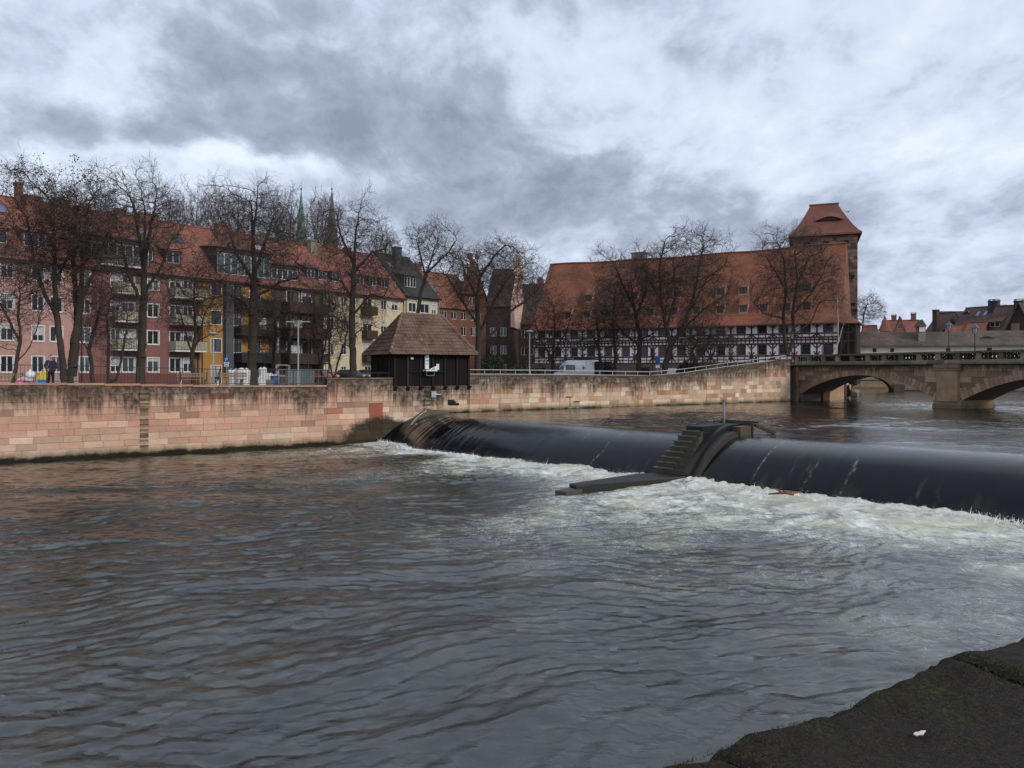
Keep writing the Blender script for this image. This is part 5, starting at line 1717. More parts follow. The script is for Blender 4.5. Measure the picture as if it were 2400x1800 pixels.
# ---- twin church spires far behind
for (px_, tip, lab, mm) in ((706, 425, 'left of two slender green copper church spires behind the roofs', (0.11, 0.25, 0.18)), (778, 424, 'right of two slender church spires, darker and browner than its twin', (0.09, 0.13, 0.09))):
    d = 330
    w = P(px_, 868, d)
    t = thing('church_spire', lab, 'church spire', (w.x, w.y, 0), .3)
    cm = mat('copper_' + str(px_), mm, 0.7, 0.5, 0.25)
    k = d / 1800
    zz = lambda py: ZE + (868 - py) * k
    MB().lathe([(15.5 * k, zz(600)), (14.5 * k, zz(566)), (11.5 * k, zz(540)), (8.0 * k, zz(505)), (4.6 * k, zz(480)), (2.2 * k, zz(458)), (.7 * k, zz(446))], n=8).build('spire_roof', cm, t)
    mb = MB(); mb.lathe([(.3 * k, zz(447)), (1.8 * k, zz(444.5)), (1.8 * k, zz(442)), (.3 * k, zz(440))], n=8); mb.tube((0, 0, zz(441)), (0, 0, zz(tip)), .35 * k, .2 * k, 6)
    mb.beam((-1.3 * k, 0, zz(429)), (1.3 * k, 0, zz(429)), .3 * k, .3 * k); mb.build('finial_cross', M_dark, t)
    mb = MB(); mb.box(-11 * k, 11 * k, -11 * k, 11 * k, 3, zz(598)); mb.build('tower_wall', M_chim_grey, t)


# ================================================================ the timber-framed storehouse
def build_storehouse():
    t = thing('timber_storehouse', 'long white and oxblood timber framed storehouse with huge red tiled roof', 'building', (WS.o.x, WS.o.y, 0), WS.ang)
    L = WS.len; D_ = 12.0; EZs, RZs = 10.75, 20.9
    Z = dict(g=3.0, b0=5.45, s1=6.55, t1=7.95, j=8.05, j2=8.62, s2=9.28, t2=10.45)
    white = mat('white_infill', (0.84, 0.84, 0.83), 0.9, 0.06, 0.8, extra=grime)
    base = mat('storehouse_base', (0.10, 0.075, 0.06), 0.9, 0.3, 1.0)
    nb = 16; bay = L / nb
    holes = []
    rnd = random.Random(2)
    for i in range(nb):
        cx = (i + .5) * bay
        w = .98
        holes.append((cx - w / 2, cx + w / 2, Z['s1'], Z['t1'] - .12)); 
        holes.append((cx - w / 2, cx + w / 2, Z['s2'], Z['t2'] - .05))
    facade(t, white, 0, L, Z['b0'], EZs, holes, depth=D_, name='infill_wall')
    mb = MB(); mb.box(-.05, L + .05, -.12, D_, 2.9, Z['b0'] - .002); mb.build('ground_floor_wall', base, t)
    for i in range(nb):
        if i % 2: continue
        cx = (i + .5) * bay
        mb = MB(); mb.box(cx - .8, cx + .8, -.15, -.122, 3.2, 5.0); mb.build('arched_door', M_wood_dark, t)
    for (x0, x1, z0, z1) in holes: window(t, (x0 + x1) / 2, z0, x1 - x0, z1 - z0, 0, 'grid' if z0 < 8 else 'cross', M_timber, depth=.08, ftype=.11)
    # frame
    f = MB(); y0, y1 = -.075, -.003
    def rail(z, h, yy=y0): f.box(0, L, yy, y1, z, z + h)
    rail(Z['b0'], .20); rail(Z['s1'] - .2, .18); rail(Z['t1'] - .1, .2); rail(Z['j'] + .25, .17, -.10); rail(Z['j2'] - .02, .18, -.10); rail(Z['s2'] - .2, .18); rail(EZs - .3, .3)
    rail(5.95, .10)
    f2 = -.070
    for i in range(nb + 1):
        x = min(max(i * bay, .12), L - .12)
        big = True
        w = .095
        f.box(x - w, x + w, f2, y1, Z['b0'] + .2, Z['s1'] - .2); f.box(x - w, x + w, f2, y1, Z['s1'] - .02, Z['t1'] - .1); f.box(x - w, x + w, f2, y1, Z['j2'] + .16, Z['s2'] - .2); f.box(x - w, x + w, f2, y1, Z['s2'] - .02, EZs - .3)
        # jetty dentils
        for k in range(5):
            xx = x + bay * (k + .5) / 5
            if xx < L - .1: f.box(xx - .07, xx + .07, -.09, y1, Z['j'] + .42, Z['j2'] - .02); f.box(xx - .06, xx + .06, -.085, y1, Z['t1'] + .10, Z['j'] + .25)
        if big and 0 < i < nb:
            for s in (-1, 1):
                # head braces and foot braces like a tree shape
                f.beam((x + s * .12, f2 + .034, Z['t1'] - .55), (x + s * .52, f2 + .034, Z['t1'] - .10), .13, .07, up=(0, 1, .01))
                f.beam((x + s * .12, f2 + .034, EZs - .80), (x + s * .52, f2 + .034, EZs - .32), .13, .07, up=(0, 1, .01))
                f.beam((x + s * .10, f2 + .034, Z['s2'] - .22), (x + s * .50, f2 + .034, Z['j2'] + .17), .14, .07, up=(0, 1, .01))
                f.beam((x + s * .10, f2 + .034, Z['s1'] - .22), (x + s * .52, f2 + .034, Z['b0'] + .22), .15, .07, up=(0, 1, .01))
                f.beam((x + s * .13, f2 + .034, Z['s1'] + .02), (x + s * .36, f2 + .034, Z['s1'] + .42), .12, .07, up=(0, 1, .01))
        if i < nb:
            cx = (i + .5) * bay
            for s in (-1, 1):
                for (za, zb) in ((Z['s1'] - .02, Z['t1'] - .1), (Z['s2'] - .02, EZs - .3)): f.box(cx + s * .49 + (0 if s > 0 else -.09), cx + s * .49 + (.09 if s > 0 else 0), f2, y1, za, zb)
                for (za, zb) in ((Z['b0'] + .2, 5.95), (6.05, Z['s1'] - .2), (Z['j2'] + .16, Z['s2'] - .2)): f.box(cx + s * .42 - .045, cx + s * .42 + .045, f2, y1, za, zb)
    f.build('timber_frame', M_timber, t)
    # roof: steep, sprocketed eaves, slight sag in the ridge
    mb = MB(); n = 30
    def prof(u):    # list of (y, z) from eave to ridge
        sag = -.28 * math.sin(math.pi * u) + .07 * math.sin(u * 23)
        return [(-.95, EZs - .30 + sag * .1), (.35, EZs + .85 + sag * .2), (3.0, EZs + 5.2 + sag * .6), (6.0, RZs + sag)]
    for i in range(n):
        u0, u1 = i / n, (i + 1) / n; xa, xb = -.25 + (L + .5) * u0, -.25 + (L + .5) * u1
        p0, p1 = prof(u0), prof(u1)
        for k in range(3):
            mb.face([(xa, *p0[k]), (xb, *p1[k]), (xb, *p1[k + 1]), (xa, *p0[k + 1])])
            b0 = [(12 - y, z) for y, z in p0]; b1 = [(12 - y, z) for y, z in p1]
            mb.face([(xb, *b1[k]), (xa, *b0[k]), (xa, *b0[k + 1]), (xb, *b1[k + 1])])
        mb.face([(xa, p0[0][0], p0[0][1] - .16), (xb, p1[0][0], p1[0][1] - .16), (xb, *p1[0]), (xa, *p0[0])])
        mb.face([(xa, -.08, EZs - .25), (xb, -.08, EZs - .25), (xb, p1[0][0], p1[0][1] - .16), (xa, p0[0][0], p0[0][1] - .16)])
        mb.tube((xa, 6, p0[3][1] + .03), (xb, 6, p1[3][1] + .03), .14, n=6, caps=False)
    for u, x in ((0, -.25), (1, L + .25)):
        p = prof(u); mb.face([(x, y, z) for y, z in p] + [(x, 12 - y, z) for y, z in reversed(p[:-1])])
    mb.build('roof', R_old, t, fix=False)
    cheek = mat('side_lit_cheek', (0.33, 0.22, 0.17), 0.9, 0.3, 2.0)  # pale tone paints side light onto the dormer cheeks
    # roof surface between y=.35 and 6
    sl = (RZs - (EZs + .85)) / (6.0 - .35); ye = .35; ze = EZs + .85
    low = [(1332, 742), (1377, 741), (1426, 740), (1471, 737), (1525, 734), (1580, 732), (1633, 729), (1689, 728), (1743, 725), (1790, 724), (1844, 721), (1891, 721)]
    mid = [(1380, 701), (1486, 694), (1588, 691), (1689, 694), (1742, 682), (1891, 677)]
    for (p_, y_) in low:
        dormer(t, WS.a(p_, .8), 1.15, EZs + 1.25, 1.15, sl, ze, ye, R_old, cheek, rs=.75, style='cross', frame=M_timber, over=.06)
    for (p_, y_) in mid:
        dormer(t, WS.a(p_, 2.2), 1.25, EZs + 3.75, 1.1, sl, ze, ye, R_old, cheek, rs=.75, style='cross', frame=M_timber, over=.06)
    mb = MB(); x = WS.a(1593, 3.5)
    y_ = ye + (EZs + 6.2 - ze) / sl
    mb.prism([(x - .7, EZs + 6.2), (x + .7, EZs + 6.2), (x + .45, EZs + 6.5), (x, EZs + 6.62), (x - .45, EZs + 6.5)], y_ - .25, y_ + .3); mb.build('eyebrow_dormer', M_slate, t)
    chimney(t, WS.a(1495, 6), 6.6, RZs - 1.0, RZs + .9, 2.0, 1.2, M_chim_grey, cap=False)
    # lean-to of dark wood, shade painted into its near-black, at the river end with its own little hipped roof
    mb = MB(); mb.box(L + .02, L + 1.9, -.4, 5.0, 2.9, 10.3); mb.build('boarded_annexe', M_wood_dark, t)
    mb = MB()
    for (x0, w_) in ((L + .05, .22), (L + .9, .2), (L + 1.66, .22)): mb.box(x0, x0 + w_, -.52, -.41, 2.9, 10.25)
    for z_ in (5.4, 8.0): mb.box(L + .05, L + 1.85, -.50, -.42, z_, z_ + .25)
    mb.build('annexe_posts', M_wood_brown, t)
    mb = MB(); e = 10.35
    b = [(L - .1, -.95, e), (L + 2.3, -.95, e - .05), (L + 2.3, 5.3, e), (L - .1, 5.3, e)]; r0, r1 = (L - .1, 1.9, e + 1.5), (L + .4, 1.9, e + 1.4)
    mb.face([b[0], b[1], r1, r0]); mb.face([b[1], b[2], r1]); mb.face([b[2], b[3], r0, r1]); mb.face([(p[0], p[1], p[2] - .12) for p in reversed(b)])
    for k in range(4): p, q_ = b[k], b[(k + 1) % 4]; mb.face([(p[0], p[1], p[2] - .12), (q_[0], q_[1], q_[2] - .12), q_, p])
    mb.build('annexe_roof', R_old, t, fix=False)


build_storehouse()


def build_tower():
    """water tower"""
    A, B = P(1858, 868, 110.0), P(2010, 868, 107.0)
    ln = Line(A.x, A.y, B.x, B.y); L = ln.len
    t = thing('stone_tower', 'square brown stone tower with a hipped red roof rising behind the storehouse', 'tower', (A.x, A.y, 0), ln.ang)
    top = 24.1
    pal = [(0.17, 0.105, 0.075), (0.20, 0.125, 0.09), (0.13, 0.085, 0.065), (0.22, 0.14, 0.10), (0.075, 0.06, 0.05)]
    m = sandstone('tower_stone', 5, .25, band=.4)
    rnd = random.Random(12); ms = Masonry()
    slits = [(.22, 22.2), (.52, 22.5), (.80, 22.6), (.86, 18.0), (.92, 13.4), (.90, 9.2)]
    z = 2.5
    while z < top:
        h = rnd.uniform(.38, .5); x = 0
        while x < L:
            x1 = min(L, x + rnd.uniform(.5, 1.1)); 
            if L - x1 < .2: x1 = L
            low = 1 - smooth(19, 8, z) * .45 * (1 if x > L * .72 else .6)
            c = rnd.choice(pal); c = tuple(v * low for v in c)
            hit = any(abs((x + x1) / 2 - u * L) < .35 and abs(z + h / 2 - zz) < .45 for u, zz in slits)
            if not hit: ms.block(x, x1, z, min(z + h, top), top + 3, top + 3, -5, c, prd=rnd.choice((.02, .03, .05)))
            x = x1
        z += h
    ms.quad([(0, .012, 2.5), (L, .012, 2.5), (L, .012, top), (0, .012, top)], top + 3, -5, (.03, .025, .02))
    ms.build('masonry', m, t)
    mb = MB(); mb.box(0.02, L - .02, .03, L, 2.5, top); mb.build('tower_body', mat('tower_side', (0.12, 0.08, 0.06), 0.9, 0.4, 1.5, bump=.03, bscale=3), t)
    for u, zz in slits[:3]:
        window(t, u * L, zz - .35, .7, .75, 0, 'single', M_dark, depth=.02, glass=M_glass_sky if u < .3 else None)
    # hipped bell roof
    o = .55; ov = [(-o, -o), (L + o, -o), (L + o, L + o), (-o, L + o)]
    rings = [(0.0, 22.75), (.10, 23.35), (.30, 24.4), (.62, 26.3), (.86, 27.9), (1.0, 28.9)]
    rings = [(0.0, top - .25), (.16, top + .25), (.36, top + 1.1), (.62, top + 2.45), (.84, top + 3.75), (1.0, top + 4.75)]
    rx = L * .30; cx = cy = L / 2
    end = [(cx - rx * .72, cy - .05), (cx + rx * .72, cy - .05), (cx + rx * .72, cy + .05), (cx - rx * .72, cy + .05)]
    mb = MB(); ring = []
    for (f, z_) in rings: ring.append([(ov[k][0] + (end[k][0] - ov[k][0]) * f, ov[k][1] + (end[k][1] - ov[k][1]) * f, z_) for k in range(4)])
    for r0, r1 in zip(ring, ring[1:]):
        for k in range(4): mb.face([r0[k], r0[(k + 1) % 4], r1[(k + 1) % 4], r1[k]])
    mb.face(ring[-1]); lo = [(p[0], p[1], p[2] - .25) for p in ring[0]]; mb.face(list(reversed(lo)))
    for k in range(4): mb.face([lo[k], lo[(k + 1) % 4], ring[0][(k + 1) % 4], ring[0][k]])
    R_tower = roof_mat('tower_roof_tiles', (0.14, 0.052, 0.036), (0.21, 0.08, 0.055), .2, dirt_amt=.3)
    mb.build('roof', R_tower, t, fix=False)
    mb = MB(); mb.tube((end[0][0] - .2, cy, top + 4.78), (end[1][0] + .2, cy, top + 4.78), .16, n=6); mb.build('ridge_cap', R_tower, t)
    mb = MB()
    xm = L * .58; z0 = top + 2.0; yy = -o + (cy + o) * .50
    for i in range(12):
        u0, u1 = -1 + 2 * i / 12, -1 + 2 * (i + 1) / 12
        g = lambda u: .55 * (1 - u * u) ** 1.6
        mb.face([(xm + u0 * 1.7, yy - .12, z0 + .0), (xm + u1 * 1.7, yy - .12, z0), (xm + u1 * 1.7, yy - .18, z0 + g(u1)), (xm + u0 * 1.7, yy - .18, z0 + g(u0))])
    mb.build('eyebrow_opening', M_slate, t, fix=False)
    mb = MB()
    for i in range(12):
        u0, u1 = -1 + 2 * i / 12, -1 + 2 * (i + 1) / 12
        g = lambda u: .50 * (1 - u * u) ** 1.6
        mb.face([(xm + u0 * 1.9, yy - .35, z0 + g(u0)), (xm + u1 * 1.9, yy - .35, z0 + g(u1)), (xm + u1 * 1.9, yy + .9, z0 + g(u1) + .8), (xm + u0 * 1.9, yy + .9, z0 + g(u0) + .8)])
    mb.build('eyebrow_roof', R_tower, t, fix=False)


build_tower()


# ================================================================ the timber shed on the quay wall
def build_shed():
    a0, a1 = QW.a(923), QW.a(1100)
    L = a1 - a0; Dp = 3.9; zb = 3.56; ze = 5.74
    w = QW.w(a0)
    t = thing('timber_shed', 'black tarred timber shed with a hipped pantile roof standing on the quay wall', 'shed', (w.x, w.y, 0), QW.ang)
    # board walls: separate boards with small gaps and random depth
    rnd = random.Random(7)
    mb = MB()
    x = 0
    while x < L:
        x1 = min(L, x + rnd.uniform(.16, .26)); y = rnd.uniform(.0, .02); f = rnd.uniform(.6, 1.3)
        mb.box(x + .006, x1 - .006, y, .06, zb, ze + .05, (f, f, f)); x = x1
    y = .06
    while y < Dp:
        y1 = min(Dp, y + rnd.uniform(.16, .26)); f = rnd.uniform(.5, 4.5) if rnd.random() < .55 else 1
        zt = ze - (0.25 if f > 1.5 else 0)
        mb.box(rnd.uniform(-.02, 0), .06, y + .006, y1 - .006, zb, zt, (f, f * .97, f * .95)); y = y1
    mb.box(L - .06, L, .06, Dp, zb, ze); mb.box(.06, L - .06, Dp - .06, Dp, zb, ze)
    mb.box(.07, L - .07, .065, .075, zb, ze)
    mb.build('board_wall', mat('tarred_boards', (0.010, 0.008, 0.0075), 0.85, 0.5, 1.5, fine=.4, stretch=(6, 6, .5), attr=True, bump=.01, bscale=6, spec=.2), t)
    mb = MB(); n = 7
    for i in range(n):
        x = .06 + (L - .12) * i / (n - 1)
        f = 3.2 if i == 1 else 1
        mb.box(x - .07, x + .07, -.07, -.003, zb - .02, ze, (f, f * .62, f * .5))
        mb.prism([(-.30, zb - .02), (.0, zb - .02), (.0, zb - .30), (-.06, zb - .26)], x - .09, x + .09, axis='x')
    for (x0, x1, z_) in ((.95, 1.75, 4.47), (2.9, 3.6, 4.47)): mb.box(x0, x1, -.10, -.004, z_, z_ + .06)
    mb.build('wall_post', mat('post_wood', (0.012, 0.009, 0.008), 0.85, 0.4, 2, attr=True), t)
    # roof geometry
    o = .42; r0, r1 = 1.42, 4.42; cy = Dp / 2; zr = 8.36
    E = [(-o, -o, ze - .1), (L + o, -o, ze - .1), (L + o, Dp + o, ze - .1), (-o, Dp + o, ze - .1)]
    RA, RB = (r0, cy, zr), (r1, cy, zr)

    def slope(pa, pb, pc, pd, nm):
        """pantiles on a plane: pa-pb eave, pd-pc ridge side, real rolls and courses"""
        pa, pb, pc, pd = map(Vector, (pa, pb, pc, pd))
        ex = (pb - pa); W_ = ex.length; ex.normalize()
        nrm = ex.cross(((pc + pd) / 2 - pa)).normalized()
        up = nrm.cross(ex).normalized()
        H = (pd - pa).dot(up)
        xl = (pd - pa).dot(ex); xr = (pc - pa).dot(ex)
        tw, ch = .225, .30
        nr = int(H / ch); ch = H / nr
        V = []; F = []; T = []
        rn = random.Random(len(nm) * 7)
        for r in range(nr):
            v0, v1 = r * ch - .03, (r + 1) * ch + .02
            vm = (r + .5) * ch
            xa = xl * vm / H; xb = W_ + (xr - W_) * vm / H
            k0, k1 = int(math.floor(xa / tw)), int(math.ceil(xb / tw))
            for k in range(k0, k1):
                c = rn.uniform(.8, 1.2); hu = rn.uniform(.93, 1.03)
                if rn.random() < .10: c *= .7
                if rn.random() < .05: c *= 1.4
                st = []
                for j in range(7):
                    u = j / 6; xx = (k + u) * tw
                    hgt = .038 * math.cos(2 * math.pi * (u - .28)) if u < .78 else .038 * math.cos(2 * math.pi * .5) + .0
                    hgt = .045 * (.5 + .5 * math.cos(2 * math.pi * (u - .25)))
                    st.append((xx, hgt))
                base = len(V)
                for (vv, lift) in ((v0, .035), (v1, .0)):
                    for (xx, hg) in st:
                        lo = xl * max(0, vv) / H; hi = W_ + (xr - W_) * max(0, vv) / H
                        xc = min(max(xx, lo - .02), hi + .02)
                        V.append(tuple(pa + ex * xc + up * vv + nrm * (hg + lift)))
                for (xx, hg) in st: 
                    xc = min(max(xx, xl * max(0, v0) / H - .02), W_ + (xr - W_) * max(0, v0) / H + .02)
                    V.append(tuple(pa + ex * xc + up * v0 + nrm * (hg - .005)))
                for j in range(6):
                    F.append((base + j, base + j + 1, base + 7 + j + 1, base + 7 + j)); T.append((c, c * hu, c * hu))
                    F.append((base + 14 + j, base + 14 + j + 1, base + j + 1, base + j)); T.append((c * .5, c * .5, c * .5))
        mb_ = MB(); mb_.v = V; mb_.f = F; mb_.c = T; mb_.hasc = True
        o_ = mb_.build('roof', M_pan, t, fix=False)
        return o_

    def pan_extra(t_, c, vec):
        n0 = t_.noise(vec, 0.9, 6, .65); n1 = t_.noise(vec, 3.5, 5, .7)
        c = t_.mix(t_.maprange(n0, .42, .66, 0, .65), c, (0.185, 0.145, 0.115))
        c = t_.mix(t_.maprange(n1, .58, .72, 0, .6), c, (0.05, 0.042, 0.032))
        return c
    M_pan = mat('pantile', (0.125, 0.066, 0.046), 0.85, 0.35, 1.2, attr=True, fine=.25, extra=pan_extra)
    slope(E[0], E[1], RB, RA, 'front'); slope(E[3], E[0], RA, RA, 'left_'); slope(E[1], E[2], RB, RB, 'right'); slope(E[2], E[3], RA, RB, 'backs')
    mb = MB()
    for (p, q_) in ((E[0], RA), (E[1], RB), (E[2], RB), (E[3], RA), (RA, RB)):
        p, q_ = Vector(p), Vector(q_); n = int((q_ - p).length / .34)
        for i in range(n):
            a_, b_ = p.lerp(q_, i / n), p.lerp(q_, (i + 1.08) / n); f = rnd.uniform(.9, 1.9)
            mb.tube(a_ + Vector((0, 0, .05)), b_ + Vector((0, 0, .03)), .12, .10, 8, c=(f, f * .95, f * .9))
    mb.build('hip_tile', M_pan, t)
    mb = MB(); mb.face([(p[0], p[1], p[2] - .03) for p in E]); mb.build('soffit', M_wood_dark, t, fix=False)
    return t, a0


shed, shed_a = build_shed()

# ================================================================ TREES (bare, winter)
def grow(seed, start, attract, step=.32, infl=3.2, kill=.55, iters=130, grav=0.02, wob=.25, persist=.35, maxn=15000):
    """space colonisation: start = list of polylines (lists of points) of the trunk and main limbs, first one rooted"""
    rs = np.random.RandomState(seed)
    N = []; par = []
    for pl in start:
        p0 = np.array(pl[0], float)
        if not N: N.append(p0); par.append(-1); cur = 0
        else:
            d = [np.linalg.norm(n - p0) for n in N]; cur = int(np.argmin(d))
        for q_ in pl[1:]:
            q_ = np.array(q_, float); a = N[cur]; L = np.linalg.norm(q_ - a); k = max(1, int(L / step))
            for i in range(1, k + 1):
                p = a + (q_ - a) * i / k + (rs.randn(3) * .018 * (i < k))
                N.append(p); par.append(cur); cur = len(N) - 1
    cap = maxn + 50
    P_ = np.zeros((cap, 3)); P_[:len(N)] = N; par = list(par); n = len(N)
    Dr = np.zeros((cap, 3)); Dr[:n] = (0, 0, 1)
    for i in range(1, n): v = P_[i] - P_[par[i]]; Dr[i] = v / (np.linalg.norm(v) + 1e-9)
    A = np.array(attract)
    best = np.full(len(A), 1e9); who = np.zeros(len(A), int)

    def upd(i0, i1):
        nonlocal best, who
        if i1 <= i0 or len(A) == 0: return
        d = np.linalg.norm(A[:, None, :] - P_[None, i0:i1, :], axis=2)
        j = d.argmin(1); m = d[np.arange(len(A)), j]
        b = m < best; best[b] = m[b]; who[b] = j[b] + i0
    upd(0, n)
    for it in range(iters):
        if len(A) < 3 or n >= maxn: break
        act = best < infl
        if not act.any(): 
            infl *= 1.5; continue
        idx = who[act]; v = A[act] - P_[idx]; v /= (np.linalg.norm(v, axis=1)[:, None] + 1e-9)
        acc = np.zeros((n, 3)); np.add.at(acc, idx, v)
        src = np.unique(idx)
        d = acc[src]; d /= (np.linalg.norm(d, axis=1)[:, None] + 1e-9)
        d = d + Dr[src] * persist + rs.randn(len(src), 3) * wob; d[:, 2] += grav
        d /= (np.linalg.norm(d, axis=1)[:, None] + 1e-9)
        src = src[:max(0, maxn - n)]; d = d[:len(src)]
        new = P_[src] + d * step; k = len(src)
        P_[n:n + k] = new; Dr[n:n + k] = d; par.extend(src.tolist()); upd(n, n + k); n += k
        live = best > kill
        A = A[live]; best = best[live]; who = who[live]
    return P_[:n], np.array(par[:n])


def thick(pos, par, tip=.010, ex=2.15, rmax=None):
    n = len(pos); w = np.zeros(n)
    kids = np.zeros(n, int)
    for i in range(1, n): kids[par[i]] += 1
    w[kids == 0] = tip ** ex
    for i in range(n - 1, 0, -1):
        if kids[i] == 1: w[i] *= 1.012
        w[par[i]] += w[i]
    r = w ** (1 / ex)
    if rmax:
        ex2 = math.log(rmax / tip) / math.log(max(r.max() / tip, 1.5))
        r = tip * (r / tip) ** ex2
    return r, kids


def tubes(P0, P1, R0, R1, n):
    d = P1 - P0; L = np.linalg.norm(d, axis=1)[:, None] + 1e-9; d = d / L
    up = np.tile(np.array([0., 0., 1.]), (len(d), 1)); up[np.abs(d[:, 2]) > .95] = (1, 0, 0)
    a = np.cross(d, up); a /= np.linalg.norm(a, axis=1)[:, None]; b = np.cross(d, a)
    m = len(P0); V = np.zeros((m, 2 * n, 3))
    for k in range(n):
        t = 2 * np.pi * k / n; o = a * math.cos(t) + b * math.sin(t)
        V[:, k] = P0 + o * R0[:, None]; V[:, n + k] = P1 + o * R1[:, None]
    F = np.array([(k, (k + 1) % n, n + (k + 1) % n, n + k) for k in range(n)])
    F = (F[None] + (np.arange(m) * 2 * n)[:, None, None]).reshape(-1, 4)
    return V.reshape(-1, 3), F


def twigs(rs, pos, par, r, kids, per, length, tip, spread=.8, rthr=.035, up=.25):
    """fine side shoots along thin branches"""
    thin = np.where((r < rthr) & (np.arange(len(pos)) > 0))[0]
    pick = rs.choice(thin, int(len(thin) * per)) if len(thin) else thin
    base = pos[pick]; d = pos[pick] - pos[par[pick]]; d /= np.linalg.norm(d, axis=1)[:, None] + 1e-9
    v = d + rs.randn(len(pick), 3) * spread; v[:, 2] += up; v /= np.linalg.norm(v, axis=1)[:, None]
    ln = length * rs.uniform(.4, 1.2, len(pick))[:, None]
    mid = base + v * ln * .5; v2 = v + rs.randn(len(pick), 3) * .3; v2 /= np.linalg.norm(v2, axis=1)[:, None]
    end = mid + v2 * ln * .5
    v3 = v + rs.randn(len(pick), 3) * .7; v3 /= np.linalg.norm(v3, axis=1)[:, None]
    end2 = mid + v3 * ln * .42
    P0 = np.concatenate([base, mid, mid]); P1 = np.concatenate([mid, end, end2])
    R = np.concatenate([np.full(len(pick), tip), np.full(len(pick), tip * .8), np.full(len(pick), tip * .75)])
    return P0, P1, R, R * .75, end


def crown_points(rs, n, c, rad, shell=.45, bottom=None, flat=1.0):
    """points in an ellipsoid, denser near the shell"""
    out = []
    c = np.array(c); rad = np.array(rad)
    while len(out) < n:
        v = rs.randn(3); v /= np.linalg.norm(v)
        q_ = v * (rs.rand() ** shell)
        # lumpy outline
        lump = 1 + .16 * math.sin(3.1 * v[0] + 5 * v[2] + c[0]) + .12 * math.sin(6.3 * v[1] - 4 * v[2] + c[0] * 1.7) + .08 * math.sin(9 * v[0] * v[2] + c[0])
        p = c + q_ * rad * lump
        if bottom is not None and p[2] < bottom: continue
        out.append(p)
    return out


def make_tree(name, label, px, d, gz, top_py, width_px, crown_bot_py, trunk_r, seed, limbs=None, lean=0.0, n_att=650, tip=.0105, step=.34, kill=.62, twig=1.6, twig_len=.85,
              bark=None, twm=None, group=None, shell=.55, crown_dx=0, fork_py=None, grav=.03, wob=.25, seeds=0, cat='tree', stems=1, infl=3.5, rthr=.035, top_taper=1.0, depthf=.85):
    twig_len *= 1.05; twig *= 1.4; trunk_r *= .88; n_att = int(n_att * 3.4); kill *= .60; step *= .78
    k = d / 1800
    rs = np.random.RandomState(seed)
    x0, y0 = (px - 1200) * k, d
    zt = ZE + (868 - top_py) * k - gz; zb = ZE + (868 - crown_bot_py) * k - gz
    rx = width_px * k / 2; cx = crown_dx * k
    zf = (ZE + (868 - fork_py) * k - gz) if fork_py else zb + .25 * (zt - zb)
    cz = (zt + zb) / 2; rz_ = (zt - zb) / 2
    att = crown_points(rs, n_att, (cx, 0, cz), (rx, rx * depthf, rz_ * 1.02), shell, bottom=zb * .8)
    start = []
    if limbs is not None:
        for pl in limbs: start.append([((p - px) * k, dy, ZE + (868 - py) * k - gz) for (p, py, dy) in pl])
    else:
        for s in range(stems):
            off = 0 if stems == 1 else (s - (stems - 1) / 2)
            bx = off * trunk_r * 1.6
            tx = cx * .6 + lean + off * rx * .35 + rs.normal(0, .1)
            start.append([(0 if s == 0 or stems == 1 else 0, 0, -.15), (bx * .7 + rs.normal(0, .03), rs.normal(0, .05), zf * .35), (bx + (tx - bx) * .55, rs.normal(0, .12), zf * .72), (tx, rs.normal(0, .15), zf)])
        # leader
        tx = start[0][-1][0]
        start[0].append((tx + (cx - tx) * .6 + rs.normal(0, .12), rs.normal(0, .2), zf + (zt - zf) * .45))
    pos, par = grow(seed, start, att, step=step, infl=infl, kill=kill, grav=grav, wob=wob)
    r, kids = thick(pos, par, tip=tip, rmax=trunk_r)
    # root flare
    flare = np.exp(-np.clip(pos[:, 2], 0, None) / .35)
    r = r * (1 + .45 * flare * (r > trunk_r * .4))
    i = np.arange(1, len(pos)); p0, p1 = pos[par[i]], pos[i]
    ra, rb = r[par[i]], r[i]
    ra = np.minimum(ra, rb * 1.6 + .004)
    big = rb > .045
    t = thing(name, label, cat, (x0, y0, gz), 0, group)
    V1, F1 = tubes(p0[big], p1[big] + (p1[big] - p0[big]) * .06, ra[big], rb[big], 8)
    link('trunk', np_mesh('trunk', V1, F1, bark or M_bark, True), t)
    sm = ~big
    T0, T1, TR0, TR1, ends = twigs(rs, pos, par, r, kids, twig, twig_len, tip * .68, rthr=rthr)
    V2, F2 = tubes(np.concatenate([p0[sm], T0]), np.concatenate([p1[sm], T1]), np.concatenate([ra[sm], TR0]), np.concatenate([rb[sm], TR1]), 3)
    link('crown', np_mesh('crown', V2, F2, twm or M_twig, False), t)
    if seeds:
        tips = np.concatenate([pos[kids == 0], ends[rs.choice(len(ends), min(len(ends), 400))]])
        # clumps concentrate near outer branch ends
        pick = tips[rs.choice(len(tips), seeds)]
        m = 16
        C_ = np.repeat(pick, m, 0) + rs.randn(seeds * m, 3) * .16
        s_ = rs.uniform(.02, .05, (len(C_), 1)); u = rs.randn(len(C_), 3); u /= np.linalg.norm(u, axis=1)[:, None]; v = rs.randn(len(C_), 3); v = np.cross(u, v); v /= np.linalg.norm(v, axis=1)[:, None]
        V = np.stack([C_ - u * s_ - v * s_ * .6, C_ + u * s_ - v * s_ * .6, C_ + u * s_ * .7 + v * s_, C_ - u * s_ * .7 + v * s_], 1).reshape(-1, 3)
        F = np.arange(len(V)).reshape(-1, 4)
        link('seed_clusters', np_mesh('seed_clusters', V, F, M_seed, False), t)
    return t


QZ = 3.58
